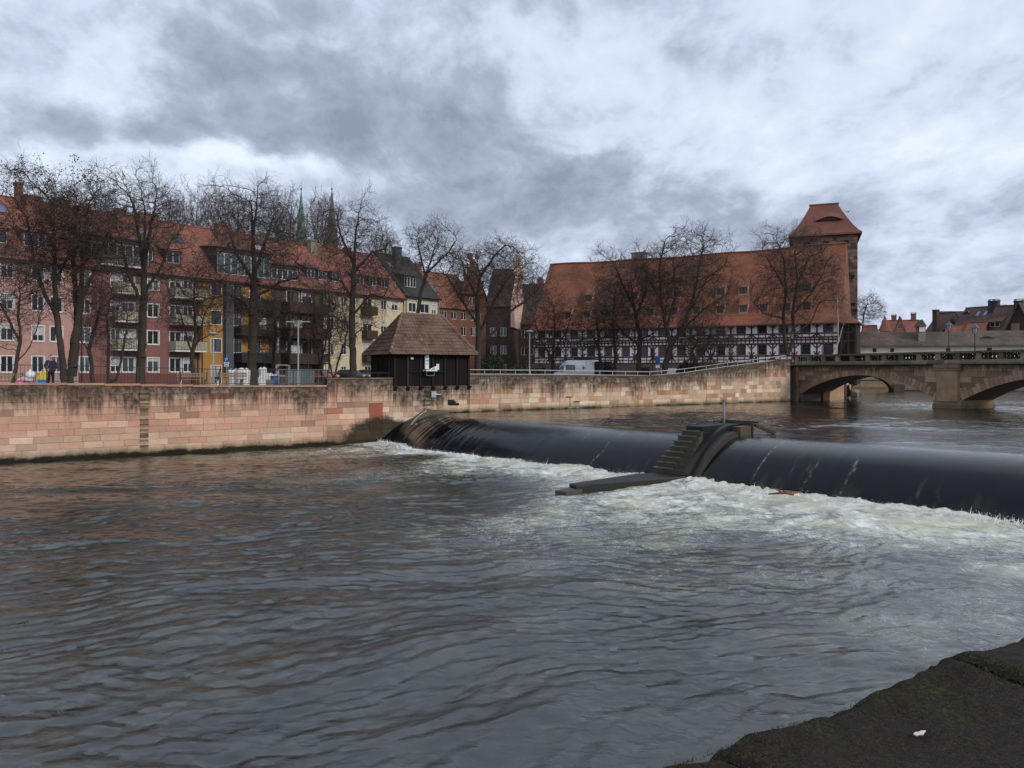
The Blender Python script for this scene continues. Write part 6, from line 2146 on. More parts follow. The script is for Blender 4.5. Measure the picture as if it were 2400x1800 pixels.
# far tree line behind the house roofs, three grown trees reused
protos = []
for s, (wpx, tpy, bpy_) in enumerate(((118, 415, 640), (96, 408, 640), (130, 425, 640))):
    protos.append((wpx, tpy))
FAR = [(235, 440, 150, 'short pale bare tree at the left end of the row behind the roofs'), (405, 430, 152, 'pale bare tree above the roof between the domed grey tree and the big chimney'),
       (462, 422, 158, 'tall pale bare tree behind the ridge just right of the four pane skylight'), (512, 428, 150, 'pale bare tree rising close behind the left of the big street tree'),
       (560, 432, 160, 'pale bare tree half lost behind the big street tree by the parking sign'), (645, 432, 156, 'pale bare tree just left of the green spire'),
       (678, 436, 150, 'pale bare tree whose crown touches the left green spire'), (742, 445, 158, 'pale bare tree between the two church spires'), (765, 455, 150, 'low pale bare tree close behind the brown spire'),
       (905, 520, 160, 'small pale bare tree above the black slate roof')]
first = []
for i, (px_, tpy, d, lab) in enumerate(FAR):
    if i < 3:
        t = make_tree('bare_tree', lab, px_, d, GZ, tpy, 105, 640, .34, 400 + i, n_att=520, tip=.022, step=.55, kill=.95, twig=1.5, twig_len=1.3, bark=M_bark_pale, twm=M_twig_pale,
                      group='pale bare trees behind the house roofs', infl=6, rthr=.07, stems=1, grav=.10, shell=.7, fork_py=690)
        first.append((t, (ZE + (868 - tpy) * d / 1800 - GZ)))
    else:
        src, hh = first[i % 3]
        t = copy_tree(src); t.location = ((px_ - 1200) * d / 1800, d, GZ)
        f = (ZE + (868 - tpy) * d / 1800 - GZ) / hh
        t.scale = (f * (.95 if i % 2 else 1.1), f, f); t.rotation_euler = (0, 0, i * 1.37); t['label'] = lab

# seed-hung pair at the far left
make_tree('bare_tree', 'slim dark tree with clusters of dry seeds, its double trunk beside the standing man', 152, 42.5, QZ, 388, 225, 700, .20, 11, n_att=640,
          limbs=[[(152, 905, 0), (148, 860, 0), (141, 800, 0), (133, 740, 0), (128, 660, 0), (120, 560, .3), (112, 470, .3)], [(133, 740, 0), (112, 690, -.3), (92, 620, -.4), (78, 520, -.5)], [(128, 660, 0), (150, 600, .4), (160, 500, .5)]],
          crown_dx=-50, tip=.010, seeds=300, twig=1.9, kill=.55)
make_tree('bare_tree', 'thick dark seed hung tree with a ridged trunk right of the standing man', 168, 43.2, QZ, 400, 200, 690, .30, 12, n_att=600,
          limbs=[[(166, 906, 0), (170, 850, 0), (180, 780, 0), (188, 700, 0), (196, 600, 0), (200, 500, .2)], [(180, 780, 0), (170, 700, .3), (160, 600, .5), (165, 480, .6)], [(188, 700, 0), (225, 620, .3), (250, 540, .2)]],
          crown_dx=25, tip=.010, seeds=230, twig=1.9, kill=.55)
make_tree('bare_tree', 'small many branched tree leaning over the bench at the left picture edge', 32, 41.5, QZ, 600, 190, 800, .11, 13, n_att=520,
          limbs=[[(30, 905, 0), (38, 850, 0), (48, 790, 0), (42, 740, 0), (48, 690, 0)], [(38, 850, 0), (66, 810, .2), (84, 760, .2)], [(42, 800, 0), (10, 740, .2), (-10, 690, 0)]], crown_dx=0, tip=.009, twig=1.2, kill=.5, infl=2.5)
make_tree('bare_tree', 'slender tree with a forked trunk between the seed hung pair and the tall domed tree', 217, 44.0, QZ, 650, 110, 800, .13, 14, n_att=420,
          limbs=[[(217, 906, 0), (214, 850, 0), (208, 822, 0)], [(208, 822, 0), (190, 800, 0), (178, 770, 0)], [(208, 822, 0), (222, 770, 0), (236, 720, 0)]], crown_dx=10, tip=.009, kill=.5, infl=2.5)
make_tree('bare_tree', 'twin stemmed bushy tree in front of the rose house, left of the domed tree', 262, 44.5, QZ, 640, 120, 850, .12, 15, n_att=480,
          limbs=[[(255, 906, 0), (253, 850, 0), (256, 790, 0), (250, 740, 0)], [(255, 900, 0), (272, 890, 0), (280, 860, 0), (292, 800, 0), (300, 740, 0)]], crown_dx=5, tip=.009, kill=.5, infl=2.5)
make_tree('bare_tree', 'tall stout trunked tree with a wide domed crown in front of the rose house', 330, 46.5, QZ, 385, 240, 700, .29, 16, n_att=1050,
          limbs=[[(330, 907, 0), (330, 850, 0), (333, 790, 0), (336, 720, 0), (338, 640, 0), (337, 560, .1), (335, 480, .2)], [(332, 812, 0), (300, 800, .2), (270, 770, .2), (255, 740, .2)], [(333, 815, 0), (355, 800, -.2), (372, 760, -.2), (385, 700, 0)],
                 [(336, 720, 0), (305, 640, -.3), (290, 560, -.4)], [(338, 690, 0), (375, 620, .3), (392, 560, .5)], [(338, 640, 0), (318, 560, .5), (300, 470, .6)], [(338, 620, 0), (360, 540, -.4), (375, 470, -.5)]], crown_dx=0, tip=.0105, twig=1.7, kill=.6)
make_tree('bare_tree', 'small vase shaped tree before the pale yellow balconies, left of the ochre house', 452, 49.5, QZ, 610, 170, 800, .16, 17, n_att=620,
          limbs=[[(454, 905, 0), (452, 870, 0), (450, 828, 0)], [(450, 828, 0), (438, 790, 0), (425, 740, 0)], [(450, 828, 0), (468, 790, 0), (478, 740, 0)], [(468, 800, 0), (490, 785, 0), (520, 775, 0)], [(452, 820, 0), (455, 760, .2), (452, 700, .2)]], crown_dx=5, tip=.0095, kill=.5, infl=3)
make_tree('bare_tree', 'tallest thick trunked tree with drooping branches just right of the parking sign', 590, 51.0, QZ, 415, 250, 760, .36, 18, n_att=1250,
          limbs=[[(591, 906, 0), (590, 850, 0), (592, 790, 0), (594, 720, 0), (596, 640, 0), (592, 560, 0), (590, 480, 0)], [(594, 740, 0), (560, 700, .3), (525, 690, .4)], [(594, 760, 0), (640, 730, -.3), (680, 745, -.4)], [(596, 640, 0), (620, 560, .3), (640, 500, .3)],
                 [(595, 660, 0), (560, 600, -.3), (540, 540, -.4)], [(594, 700, 0), (650, 660, .4), (690, 650, .5)], [(592, 560, 0), (605, 490, -.3), (608, 440, -.3)]], crown_dx=8, tip=.0105, grav=-.03, twig=1.9, kill=.6)
make_tree('bare_tree', 'low branching tree between the thick trunked tree and the tall white lamp pole', 650, 56, 3.55, 690, 140, 850, .14, 19, n_att=600,
          limbs=[[(642, 890, 0), (640, 840, 0), (646, 780, 0), (640, 720, 0)], [(642, 885, 0), (668, 840, 0), (690, 780, 0)]], tip=.010, grav=-.04, kill=.55, infl=3)
make_tree('bare_tree', 'thin stemmed young tree left of the parked cars in front of the cream house', 752, 55, 3.5, 660, 95, 850, .11, 20, n_att=430,
          limbs=[[(756, 893, 0), (752, 850, 0), (762, 810, 0), (768, 760, 0)], [(752, 850, 0), (738, 800, 0), (728, 750, 0)]], tip=.010, kill=.5, infl=2.5)
make_tree('bare_tree', 'slanting young tree with crossing stems behind the parked white car', 790, 58, 3.4, 680, 90, 850, .11, 21, n_att=420,
          limbs=[[(782, 892, 0), (792, 850, 0), (806, 810, 0), (815, 770, 0)], [(784, 890, 0), (770, 840, 0), (775, 780, 0)]], tip=.010, kill=.5, infl=2.5)
make_tree('bare_tree', 'tall straight trunked tree with arching branches left of the shed', 828, 50.0, QZ, 455, 235, 780, .26, 22, n_att=1150,
          limbs=[[(828, 890, 0), (827, 840, 0), (825, 780, 0), (826, 700, 0), (830, 620, 0), (834, 540, 0), (845, 480, 0)], [(826, 700, 0), (800, 660, .2), (770, 650, .3)], [(827, 770, 0), (780, 740, .3), (740, 745, .3)], [(826, 740, 0), (870, 690, -.3), (905, 700, -.4)],
                 [(828, 640, 0), (870, 590, .3), (900, 580, .4)], [(830, 620, 0), (800, 550, -.3), (790, 500, -.3)], [(826, 820, 0), (800, 800, 0), (790, 770, 0)], [(827, 790, 0), (860, 760, 0), (890, 770, 0)]], crown_dx=8, grav=-.01, tip=.0105, kill=.6)
make_tree('bare_tree', 'pale airy tree leaning right behind the shed roof', 976, 62, GZ + .3, 512, 150, 660, .20, 23, n_att=800,
          limbs=[[(976, 890, 0), (977, 760, 0), (985, 690, 0), (1000, 640, 0), (1022, 575, 0)], [(980, 715, 0), (945, 670, 0), (925, 620, 0)], [(1000, 640, 0), (1050, 590, .3), (1070, 560, .3)], [(1000, 650, 0), (985, 600, .3), (975, 560, .4)]], crown_dx=40, tip=.0105, kill=.62, bark=mat('brown_bark', (0.05, 0.036, 0.028), 0.9, 0.35, 3), grav=.05)
make_tree('bare_tree', 'broad spreading black tree immediately right of the shed', 1122, 57.0, 3.55, 560, 290, 740, .27, 24, n_att=1300,
          limbs=[[(1118, 890, 0), (1120, 830, 0), (1122, 780, 0), (1118, 720, 0), (1124, 650, 0), (1118, 600, 0)], [(1124, 815, 0), (1160, 775, 0), (1195, 730, 0), (1240, 700, 0)], [(1122, 790, 0), (1150, 720, .2), (1185, 660, .3), (1200, 640, .3)],
                 [(1120, 760, 0), (1080, 700, -.2), (1050, 650, -.3)], [(1124, 820, 0), (1170, 800, .3), (1230, 770, .4)], [(1120, 700, 0), (1090, 640, .4), (1075, 590, .4)], [(1124, 650, 0), (1160, 600, -.3), (1180, 580, -.3)]], crown_dx=35, tip=.0105, grav=0.0, kill=.6)
make_tree('bare_tree', 'medium hazy brown tree in front of the left end of the storehouse', 1296, 74, GZ + .2, 668, 150, 860, .16, 25, n_att=850,
          limbs=[[(1294, 890, 0), (1296, 830, 0), (1300, 770, 0), (1298, 720, 0)], [(1295, 850, 0), (1270, 800, 0), (1255, 760, 0)], [(1296, 830, 0), (1325, 780, 0), (1340, 740, 0)]], tip=.013, kill=.62, crown_dx=-10, step=.4)
make_tree('bare_tree', 'ivy wrapped tree leaning left beside the white van', 1412, 70, 3.2, 700, 120, 850, .17, 26, n_att=520,
          limbs=[[(1412, 890, 0), (1405, 830, 0), (1392, 790, 0), (1376, 770, 0)], [(1405, 830, 0), (1400, 770, 0), (1395, 720, 0)]], tip=.012, kill=.6, crown_dx=-15)
make_tree('bare_tree', 'upright tree with a grey trunk third from the right before the storehouse', 1442, 72, 3.2, 640, 110, 800, .17, 27, n_att=560,
          limbs=[[(1440, 890, 0), (1442, 830, 0), (1436, 760, 0), (1440, 690, 0)]], tip=.012, kill=.6)
make_tree('bare_tree', 'thick dark trunked tree with rounded crown in the middle of the storehouse front', 1496, 68, 3.25, 585, 215, 790, .26, 28, n_att=1150,
          limbs=[[(1496, 890, 0), (1497, 840, 0), (1500, 790, 0), (1486, 720, 0), (1478, 650, 0)], [(1499, 800, 0), (1535, 780, 0), (1560, 740, 0)], [(1498, 810, 0), (1460, 780, 0), (1430, 740, 0)], [(1490, 740, 0), (1515, 680, .2), (1520, 630, .3)], [(1486, 720, 0), (1455, 660, -.2), (1440, 620, -.2)]], tip=.0115, crown_dx=-18, kill=.62)
make_tree('bare_tree', 'big tree with a right leaning trunk and tallest crown before the storehouse', 1556, 66, 3.3, 530, 265, 780, .30, 29, n_att=1300,
          limbs=[[(1554, 888, 0), (1562, 845, 0), (1572, 810, 0), (1562, 770, 0), (1548, 700, 0), (1546, 620, 0), (1560, 560, 0)], [(1572, 812, 0), (1600, 770, 0), (1625, 700, 0), (1640, 620, 0), (1650, 570, 0)], [(1562, 770, 0), (1585, 690, .3), (1580, 610, .4)], [(1600, 770, 0), (1655, 720, -.2), (1700, 690, -.3)],
                 [(1548, 700, 0), (1515, 640, .3), (1500, 590, .3)], [(1610, 745, 0), (1660, 650, .4), (1700, 620, .4)]], tip=.0115, crown_dx=48, kill=.62, grav=.03)
make_tree('bare_tree', 'dark dense shrub like tree with many stems right of the leaning tree', 1650, 66, 3.6, 745, 150, 850, .15, 30, n_att=750, stems=3, tip=.012, kill=.5, infl=3, step=.3, cat='tree')
make_tree('bare_tree', 'large twin stemmed tree beside the black lantern at the bridge end', 1848, 76, 4.6, 520, 215, 770, .30, 31, n_att=1150,
          limbs=[[(1846, 833, 0), (1838, 790, 0), (1836, 740, 0), (1842, 680, 0), (1838, 610, 0), (1820, 560, 0)], [(1850, 830, 0), (1862, 790, 0), (1858, 730, 0), (1870, 660, 0), (1862, 590, 0)], [(1836, 750, 0), (1790, 735, 0), (1762, 705, 0)], [(1858, 740, 0), (1900, 690, 0), (1930, 640, 0)],
                 [(1842, 680, 0), (1820, 640, 0), (1795, 600, 0)], [(1862, 780, 0), (1900, 755, 0), (1920, 710, 0)], [(1870, 660, 0), (1900, 600, .3), (1930, 590, .3)]], tip=.0115, crown_dx=14, kill=.62)
make_tree('birch_tree', 'slender white stemmed birch beside the tower foot', 1962, 84, 4.3, 645, 70, 800, .10, 32, n_att=260,
          limbs=[[(1950, 838, 0), (1965, 800, 0), (1964, 740, 0), (1962, 700, 0), (1955, 660, 0)], [(1965, 800, 0), (1980, 750, 0), (1974, 700, 0)]], tip=.010, kill=.7, bark=M_bark_birch, twm=mat('birch_twig', (0.16, 0.12, 0.11), .9, .3), twig=.7, seeds=0)
make_tree('bare_tree', 'weeping pale twigs of a tree showing just right of the tower', 2016, 113, 3.2, 688, 78, 760, .14, 33, n_att=330, tip=.015, kill=.7, crown_dx=18, twm=M_twig_pale, bark=M_bark_pale, grav=-.12, step=.4, infl=5, twig=1.4, twig_len=1.2, fork_py=740)


# evergreen hedges
def bush(label, px0, px1, d, gz, top_py, seed, depth=2.0, name='evergreen_bush'):
    rs = np.random.RandomState(seed); k = d / 1800
    x0, x1 = (px0 - 1200) * k, (px1 - 1200) * k; W_ = x1 - x0; H = ZE + (868 - top_py) * k - gz
    n = int(2600 * max(1, W_ / 3))
    u = rs.rand(n) * 2 - 1; vv = rs.rand(n) * 2 - 1
    hh = np.sqrt(np.clip(1 - np.abs(u) ** 3, 0.02, 1)) * (1 + .12 * np.sin(u * 9 + seed) + .08 * np.sin(u * 23 + seed)) * np.sqrt(np.clip(1 - np.abs(vv) ** 3, .05, 1))
    z = hh * H * rs.rand(n) ** .45
    C_ = np.stack([u * W_ / 2, vv * depth / 2, z], 1)
    s_ = rs.uniform(.05, .12, (n, 1)); a = rs.randn(n, 3); a /= np.linalg.norm(a, axis=1)[:, None]; b = np.cross(a, rs.randn(n, 3)); b /= np.linalg.norm(b, axis=1)[:, None]
    V = np.stack([C_ - a * s_, C_ + b * s_ * .5, C_ + a * s_, C_ - b * s_ * .5], 1).reshape(-1, 3)
    w = ((x0 + x1) / 2, d, gz)
    t = thing(name, label, 'bush', w)
    link('foliage', np_mesh('foliage', V, np.arange(len(V)).reshape(-1, 4), mat('evergreen_leaf', (0.022, 0.034, 0.014), .7, .6, 1.2, fine=.5), False), t)
    mb = MB()
    for i in range(5): mb.tube(((i - 2) * W_ * .12, 0, -.1), ((i - 2) * W_ * .18, 0, H * .6), .05, .02, 6)
    mb.build('stem', M_bark, t)


bush('dark evergreen hedge just right of the shed behind the steel handrail', 1118, 1186, 60, 3.3, 830, 1)
bush('low dark hedge with a lighter top left of the white van', 1184, 1292, 64, 3.2, 852, 2)
bush('rounded dark evergreen under the shrub like tree by the ramp rail', 1584, 1642, 68, 3.5, 848, 3)
bush('ivy clump draping the stump of the bank wall under the left arch', 1978, 1992, 79, 1.9, 905, 4, .8)

# ================================================================ STREET THINGS
def qz(a): return 3.59


def build_fence():
    a0, a1 = -34.0, QW.a(771)
    t = thing('iron_railing', 'thin dark iron bar railing along the top of the low quay wall on the left', 'railing', (QW.o.x, QW.o.y, 0), QW.ang)
    zb = lambda a: wall_top(min(a, QW.a(765))) + .10
    h = .92
    n = int((a1 - a0) / 2.1); st = (a1 - a0) / n
    bars = MB(); rail = MB()
    for i in range(n):
        x0, x1 = a0 + i * st, a0 + (i + 1) * st; z0, z1 = zb(x0), zb(x1)
        rail.beam((x0, .25, z0 + h), (x1, .25, z1 + h), .045, .035); rail.beam((x0, .25, z0 + .10), (x1, .25, z1 + .10), .03, .03)
        k = 13
        for j in range(1, k):
            u = j / k; bars.box(x0 + st * u - .009, x0 + st * u + .009, .241, .259, z0 + .1 + (z1 - z0) * u, z0 + h + (z1 - z0) * u)
    rail.build('rail', M_dark, t); bars.build('bars', M_dark, t)
    for i in range(n + 1):
        x = a0 + i * st; z = zb(x)
        mb = MB(); mb.box(x - .028, x + .028, .222, .278, z - .02, z + h + .03); mb.tube((x, .25, z + .02), (x, -.02, z - .04), .014, n=5); mb.build('post', M_dark, t)


build_fence()

# plain hand rail from the fence to the shed
t = thing('hand_rail', 'single dark hand rail on the rough wall between the fence and the shed', 'hand rail', (QW.o.x, QW.o.y, 0), QW.ang)
MB().tube((QW.a(771), .28, 4.48), (QW.a(922), .28, 4.42), .022, n=6).build('rail', M_dark, t)
for p_ in (800, 845, 890): MB().tube((QW.a(p_), .28, 4.05), (QW.a(p_), .28, 4.45), .018, n=6).build('post', M_dark, t)


def steel_rail():
    a0, a1 = QW.a(1103), QW.a(1848)
    t = thing('steel_handrail', 'light galvanised two bar handrail running right from the shed and up the ramp', 'hand rail', (QW.o.x, QW.o.y, 0), QW.ang)
    n = 26; st = (a1 - a0) / n
    m = mat('bright_steel', (0.5, 0.5, 0.47), 0.45, 0.1, metal=.3)
    def zt(a):
        p = wall_px(a)
        ys = [(1103, 866.5), (1300, 868), (1530, 871.5), (1600, 866), (1700, 852), (1850, 833)]
        for (p0, y0), (p1, y1) in zip(ys, ys[1:]):
            if p <= p1 + 1: break
        y = y0 + (y1 - y0) * (p - p0) / (p1 - p0)
        return ZE + (868 - y) / 1800 * QW.w(a, .3).y
    r = MB()
    for i in range(n):
        x0, x1 = a0 + i * st, a0 + (i + 1) * st
        for dz in (0, -.30): r.tube((x0, .3, zt(x0) + dz), (x1, .3, zt(x1) + dz), .026, n=6)
    r.build('rail', m, t)
    for i in range(n + 1):
        x = a0 + i * st
        MB().tube((x, .3, wall_top(min(x, ae)) + .05), (x, .3, zt(x)), .022, n=6).build('post', m, t)


steel_rail()

# rungs let into the wall
t = thing('wall_ladder', 'rusty rung ladder with dark stained stones set in the pink wall', 'ladder', (QW.o.x, QW.o.y, 0), QW.ang)
aL = QW.a(338)
for i in range(11):
    z = 3.38 - i * .285
    mb = MB()
    mb.tube((aL - .19, -.13, z), (aL + .19, -.13, z), .016, n=6); mb.tube((aL - .19, -.13, z), (aL - .19, .01, z), .016, n=6); mb.tube((aL + .19, -.13, z), (aL + .19, .01, z), .016, n=6)
    mb.build('rung', M_dark, t)
mb = MB()
for i in range(9):
    z = 3.3 - i * .345; f = (1.5, 2.2, 1.2, 2.6)[i % 4]
    mb.box(aL - .21, aL + .21, -.024, -.020, z - .30, z - .02, (f, f, f * .9))
mb.build('recess_stone', mat('ladder_stone', (0.15, 0.105, 0.075), .9, .5, 3, attr=True), t)
t = thing('wall_ladder', 'short ladder of wavy iron rungs under the shed', 'ladder', (QW.o.x, QW.o.y, 0), QW.ang)
aL = QW.a(1000)
for i in range(6):
    z = QW.z(1000, 907 + i * 10.4)
    mb = MB(); pts = [(-.24, .03), (-.17, .07), (-.08, .0), (.0, -.02), (.08, .04), (.17, .0), (.24, -.04)]
    for (x0, z0), (x1, z1) in zip(pts, pts[1:]): mb.tube((aL + x0, -.12, z + z0), (aL + x1, -.12, z + z1), .022, n=6)
    for s in (-1, 1): mb.tube((aL + s * .22, -.12, z), (aL + s * .22, .0, z), .02, n=6)
    mb.build('rung', M_dark, t)

# white water-level board and its folding arm on the shed front
t = thing('gauge_board', 'white and blue lettered gauge board with a light metal arm on the shed front', 'gauge board', tuple(QW.w(0, -.12)) + (0,), QW.ang)
lx = lambda p: QW.a(p, -.1); lz = lambda p, y: QW.z(p, y, -.1)
x0, x1 = lx(995.5), lx(1004.5); zt_, zb_ = lz(1000, 830), lz(1000, 865)
M_board = mat('gauge_white', (0.62, 0.68, 0.66), .5, .1); M_gblue = mat('gauge_blue', (0.06, 0.22, 0.32), .5, .1)
MB().box(x0, x1, -.03, 0, zb_, zt_).build('board', M_board, t)
mb = MB()
for f0, f1, w in ((.40, .49, .8), (.62, .66, .7), (.70, .72, .6), (.20, .22, .5), (.26, .28, .6), (.32, .34, .4)):
    xm = (x0 + x1) / 2; hw = (x1 - x0) / 2 * w; mb.box(xm - hw, xm + hw, -.034, -.030, zt_ - (zt_ - zb_) * f1, zt_ - (zt_ - zb_) * f0)
xm = (x0 + x1) / 2; zc = zt_ - .18 * (zt_ - zb_)
for k in range(8):
    a_ = k * math.pi / 4; mb.beam((xm + .07 * math.cos(a_), -.032, zc + .07 * math.sin(a_)), (xm + .07 * math.cos(a_ + .785), -.032, zc + .07 * math.sin(a_ + .785)), .006, .012, up=(0, 1, 0.01))
mb.build('scale_marks', M_gblue, t)
mb = MB(); z = lz(1000, 868)
mb.box(lx(990.5), lx(1016), -.55, -.02, z - .05, z + .04); mb.beam((lx(1003), -.3, z + .06), (lx(1017), -.3, z + .24), .05, .06); mb.box(lx(1014), lx(1018), -.35, -.05, z - .02, z + .26)
mb.build('folding_arm', mat('arm_paint', (0.66, 0.70, 0.70), .4, .1), t)
mb = MB(); za, zb2 = lz(1000, 870), lz(1000, 880)
for (a_, b_) in (((lx(993.5), za), (lx(993.5), zb2)), ((lx(1011), za), (lx(1011), zb2)), ((lx(993.5), zb2), (lx(1011), zb2))): mb.beam((a_[0], -.4, a_[1]), (b_[0], -.4, b_[1]), .02, .02)
mb.build('hanging_frame', M_galv, t)
o = tag(MB().box(-.10, .10, -.04, 0, 0, .40).build('notice_box', M_board), 'tall white notice box right of the gauge board on the black shed', 'box')
w = QW.w(lx(1025.5), -.09); o.location = (w.x, w.y, lz(1025, 867)); o.rotation_euler = (0, 0, QW.ang)
o = tag(MB().box(-.09, .09, -.02, 0, 0, .13).build('small_notice', M_board), 'tiny pale notice high on the left of the shed front', 'notice')
w = QW.w(lx(966), -.09); o.location = (w.x, w.y, lz(966, 842)); o.rotation_euler = (0, 0, QW.ang)


# ---- lamps
def pole_lamp(label, px, d, gz, top_py, arm=0.0, double=False):
    w = P(px, 868, d); H = ZE + (868 - top_py) * d / 1800 - gz
    t = thing('street_lamp', label, 'street lamp', (w.x, w.y, gz), 0, 'plain pole lamps')
    mb = MB(); mb.tube((0, 0, 0), (0, 0, 1.0), .075, .07, 10); mb.tube((0, 0, 1.0), (0, 0, H - .06), .052, .04, 10); mb.box(-.16, .16, -.16, .16, -.02, .03); mb.build('pole', M_pole, t)
    mb = MB()
    if double:
        mb.beam((-.6, 0, H - .02), (.6, 0, H - .02), .04, .04); mb.box(-.75, -.3, -.09, .09, H - .03, H + .03); mb.box(.3, .75, -.09, .09, H - .03, H + .03)
    else:
        mb.lathe([(.06, H - .12), (.30, H - .03), (.34, H + .03), (.20, H + .08), (0, H + .10)], n=12); mb.tube((0, 0, H - .25), (0, 0, H - .1), .05, .07, 8)
    mb.build('lamp_head', M_pole, t)


pole_lamp('slim white pole lamp with a small disc head in front of the ochre wall', 500, 46.5, QZ, 782)
pole_lamp('taller white pole lamp with a long double head right of the thick tree', 699, 48.5, QZ, 754, double=True)
pole_lamp('pale pole lamp standing among the dark hedges left of the storehouse', 1241, 62, 3.3, 777)


def lantern(label, px, d, gz, top_py, s=1.0, wall=False):
    w = P(px, 868, d); H = ZE + (868 - top_py) * d / 1800 - gz
    t = thing('lantern_post', label, 'street lantern', (w.x, w.y, gz), 0, 'old style lantern posts')
    mb = MB(); mb.lathe([(.16 * s, 0), (.16 * s, .2), (.09 * s, .35), (.06 * s, .9), (.075 * s, .95), (.05 * s, 1.05), (.038 * s, H - 1.15 * s), (.08 * s, H - 1.1 * s), (.04 * s, H - 1.0 * s)], n=10); mb.build('post', M_dark, t)
    zb, zt = H - .95 * s, H - .45 * s
    mb = MB()
    for k in range(6):
        a_ = k * math.pi / 3; b_ = a_ + math.pi / 3
        p = lambda r, an, z: (r * math.cos(an), r * math.sin(an), z)
        mb.beam(p(.14 * s, a_, zb), p(.26 * s, a_, zt), .025, .025); mb.beam(p(.26 * s, a_, zt), p(.26 * s, b_, zt), .03, .03); mb.beam(p(.14 * s, a_, zb), p(.14 * s, b_, zb), .03, .03)
    mb.build('lantern_frame', M_dark, t)
    mb = MB(); mb.lathe([(.13 * s, zb + .01), (.245 * s, zt - .01)], n=6); mb.build('lantern_glass', mat('milky_glass', (0.40, 0.46, 0.52), .1, .1, spec=.8), t)
    mb = MB(); mb.lathe([(.33 * s, zt), (.30 * s, zt + .05), (.14 * s, zt + .25 * s), (.10 * s, zt + .32 * s), (.04 * s, zt + .36 * s), (.0, H)], n=6); mb.build('lantern_roof', mat('lantern_roof_metal', (0.09, 0.11, 0.13), .35, .2, metal=.4), t)


lantern('lantern post with a dark cap on the bridge, left of the two on the right', 2224, 59.0, 5.07, 752, .8)
lantern('lantern post with a light grey cap on the bridge, farthest right', 2285, 57.0, 5.07, 757, .85)
lantern('lantern post in front of the twin stemmed tree at the bridge end', 1856, 76, 4.6, 772, 1.0)
lantern('small lantern post by the two walkers on the ramp', 1713, 80, 3.7, 814, .8)
t = tag(MB().tube((0, 0, 0), (0, 0, 3.9), .04, n=8).box(-.25, .25, -.06, .06, 3.75, 3.9).build('traffic_post', M_dark), 'thin dark post behind the balustrade left of the boarded annexe', 'post')
w = P(1927, 868, 82); t.location = (w.x, w.y, 4.2)

# ---- parking sign
def text_mesh(body, size, m, name='lettering', extrude=.004):
    cu = bpy.data.curves.new(name, 'FONT'); cu.body = body; cu.size = size; cu.extrude = extrude; cu.align_x = 'CENTER'; cu.align_y = 'CENTER'
    tmp = bpy.data.objects.new('tmp', cu); coll.objects.link(tmp)
    dg = bpy.context.evaluated_depsgraph_get(); me = bpy.data.meshes.new_from_object(tmp.evaluated_get(dg))
    bpy.data.objects.remove(tmp); me.materials.clear(); me.materials.append(m); me.name = name
    return me


M_signblue = mat('sign_blue', (0.015, 0.075, 0.33), .4, .05)
w = P(531, 868, 51); gz = 3.58
t = thing('parking_sign', 'blue parking sign over two small white plates before the ochre house', 'road sign', (w.x, w.y, gz), .25)
MB().tube((0, 0, 0), (0, 0, 1.35), .03, n=8).tube((0, 0, 1.35), (0, 0, 1.98), .03, n=8).build('pole', M_galv, t)
k = 51 / 1800; zs = lambda py: ZE + (868 - py) * k - gz
MB().box(-.165, .165, -.06, -.03, zs(848.5), zs(837)).build('sign_plate', M_signblue, t)
o = link('letter_p', text_mesh('P', .30, M_white), t, (0, -.066, (zs(848.5) + zs(837)) / 2 - .0), (math.pi / 2, 0, 0))
MB().box(-.16, .16, -.055, -.035, zs(853.5), zs(849)).build('small_plate', M_white, t); MB().box(-.14, .14, -.055, -.035, zs(859), zs(854.2)).build('small_plate', M_white, t)
mb = MB()
for (z_, w_) in ((zs(850.6), .10), (zs(852), .07), (zs(856), .10), (zs(857.4), .09)): mb.box(-w_, w_, -.058, -.0555, z_ - .012, z_ + .012)
mb.build('plate_lines', M_dark, t)
# blue signs by the storehouse
w = P(1541, 868, 71)
t = thing('road_sign', 'small blue square sign on a pole between the two big trees', 'road sign', (w.x, w.y, 3.2), .2)
MB().tube((0, 0, 0), (0, 0, 2.7), .03, n=8).build('pole', M_galv, t); MB().box(-.22, .22, -.06, -.03, 1.95, 2.6).build('sign_plate', M_signblue, t); MB().box(-.2, .2, -.06, -.03, 1.6, 1.9).build('small_plate', M_white, t)
w = P(1304, 868, 76)
t = thing('road_sign', 'blue and white sign just left of the white van', 'road sign', (w.x, w.y, 3.1), .2)
MB().tube((0, 0, 0), (0, 0, 2.2), .03, n=8).build('pole', M_galv, t); MB().box(-.26, .26, -.06, -.03, 1.35, 1.95).build('sign_plate', M_signblue, t)
w = P(1529, 868, 72)
t = thing('traffic_light', 'dark traffic light head on a pole before the storehouse', 'traffic light', (w.x, w.y, 3.1), .2)
MB().tube((0, 0, 0), (0, 0, 3.0), .05, n=8).build('pole', M_dark, t); mb = MB(); mb.box(-.17, .17, -.2, .08, 2.75, 3.65); mb.build('signal_housing', M_dark, t)
mb = MB()
for z_ in (2.9, 3.2, 3.5): mb.tube((0, -.2, z_), (0, -.26, z_), .11, n=10)
mb.build('signal_lens', M_slate, t)


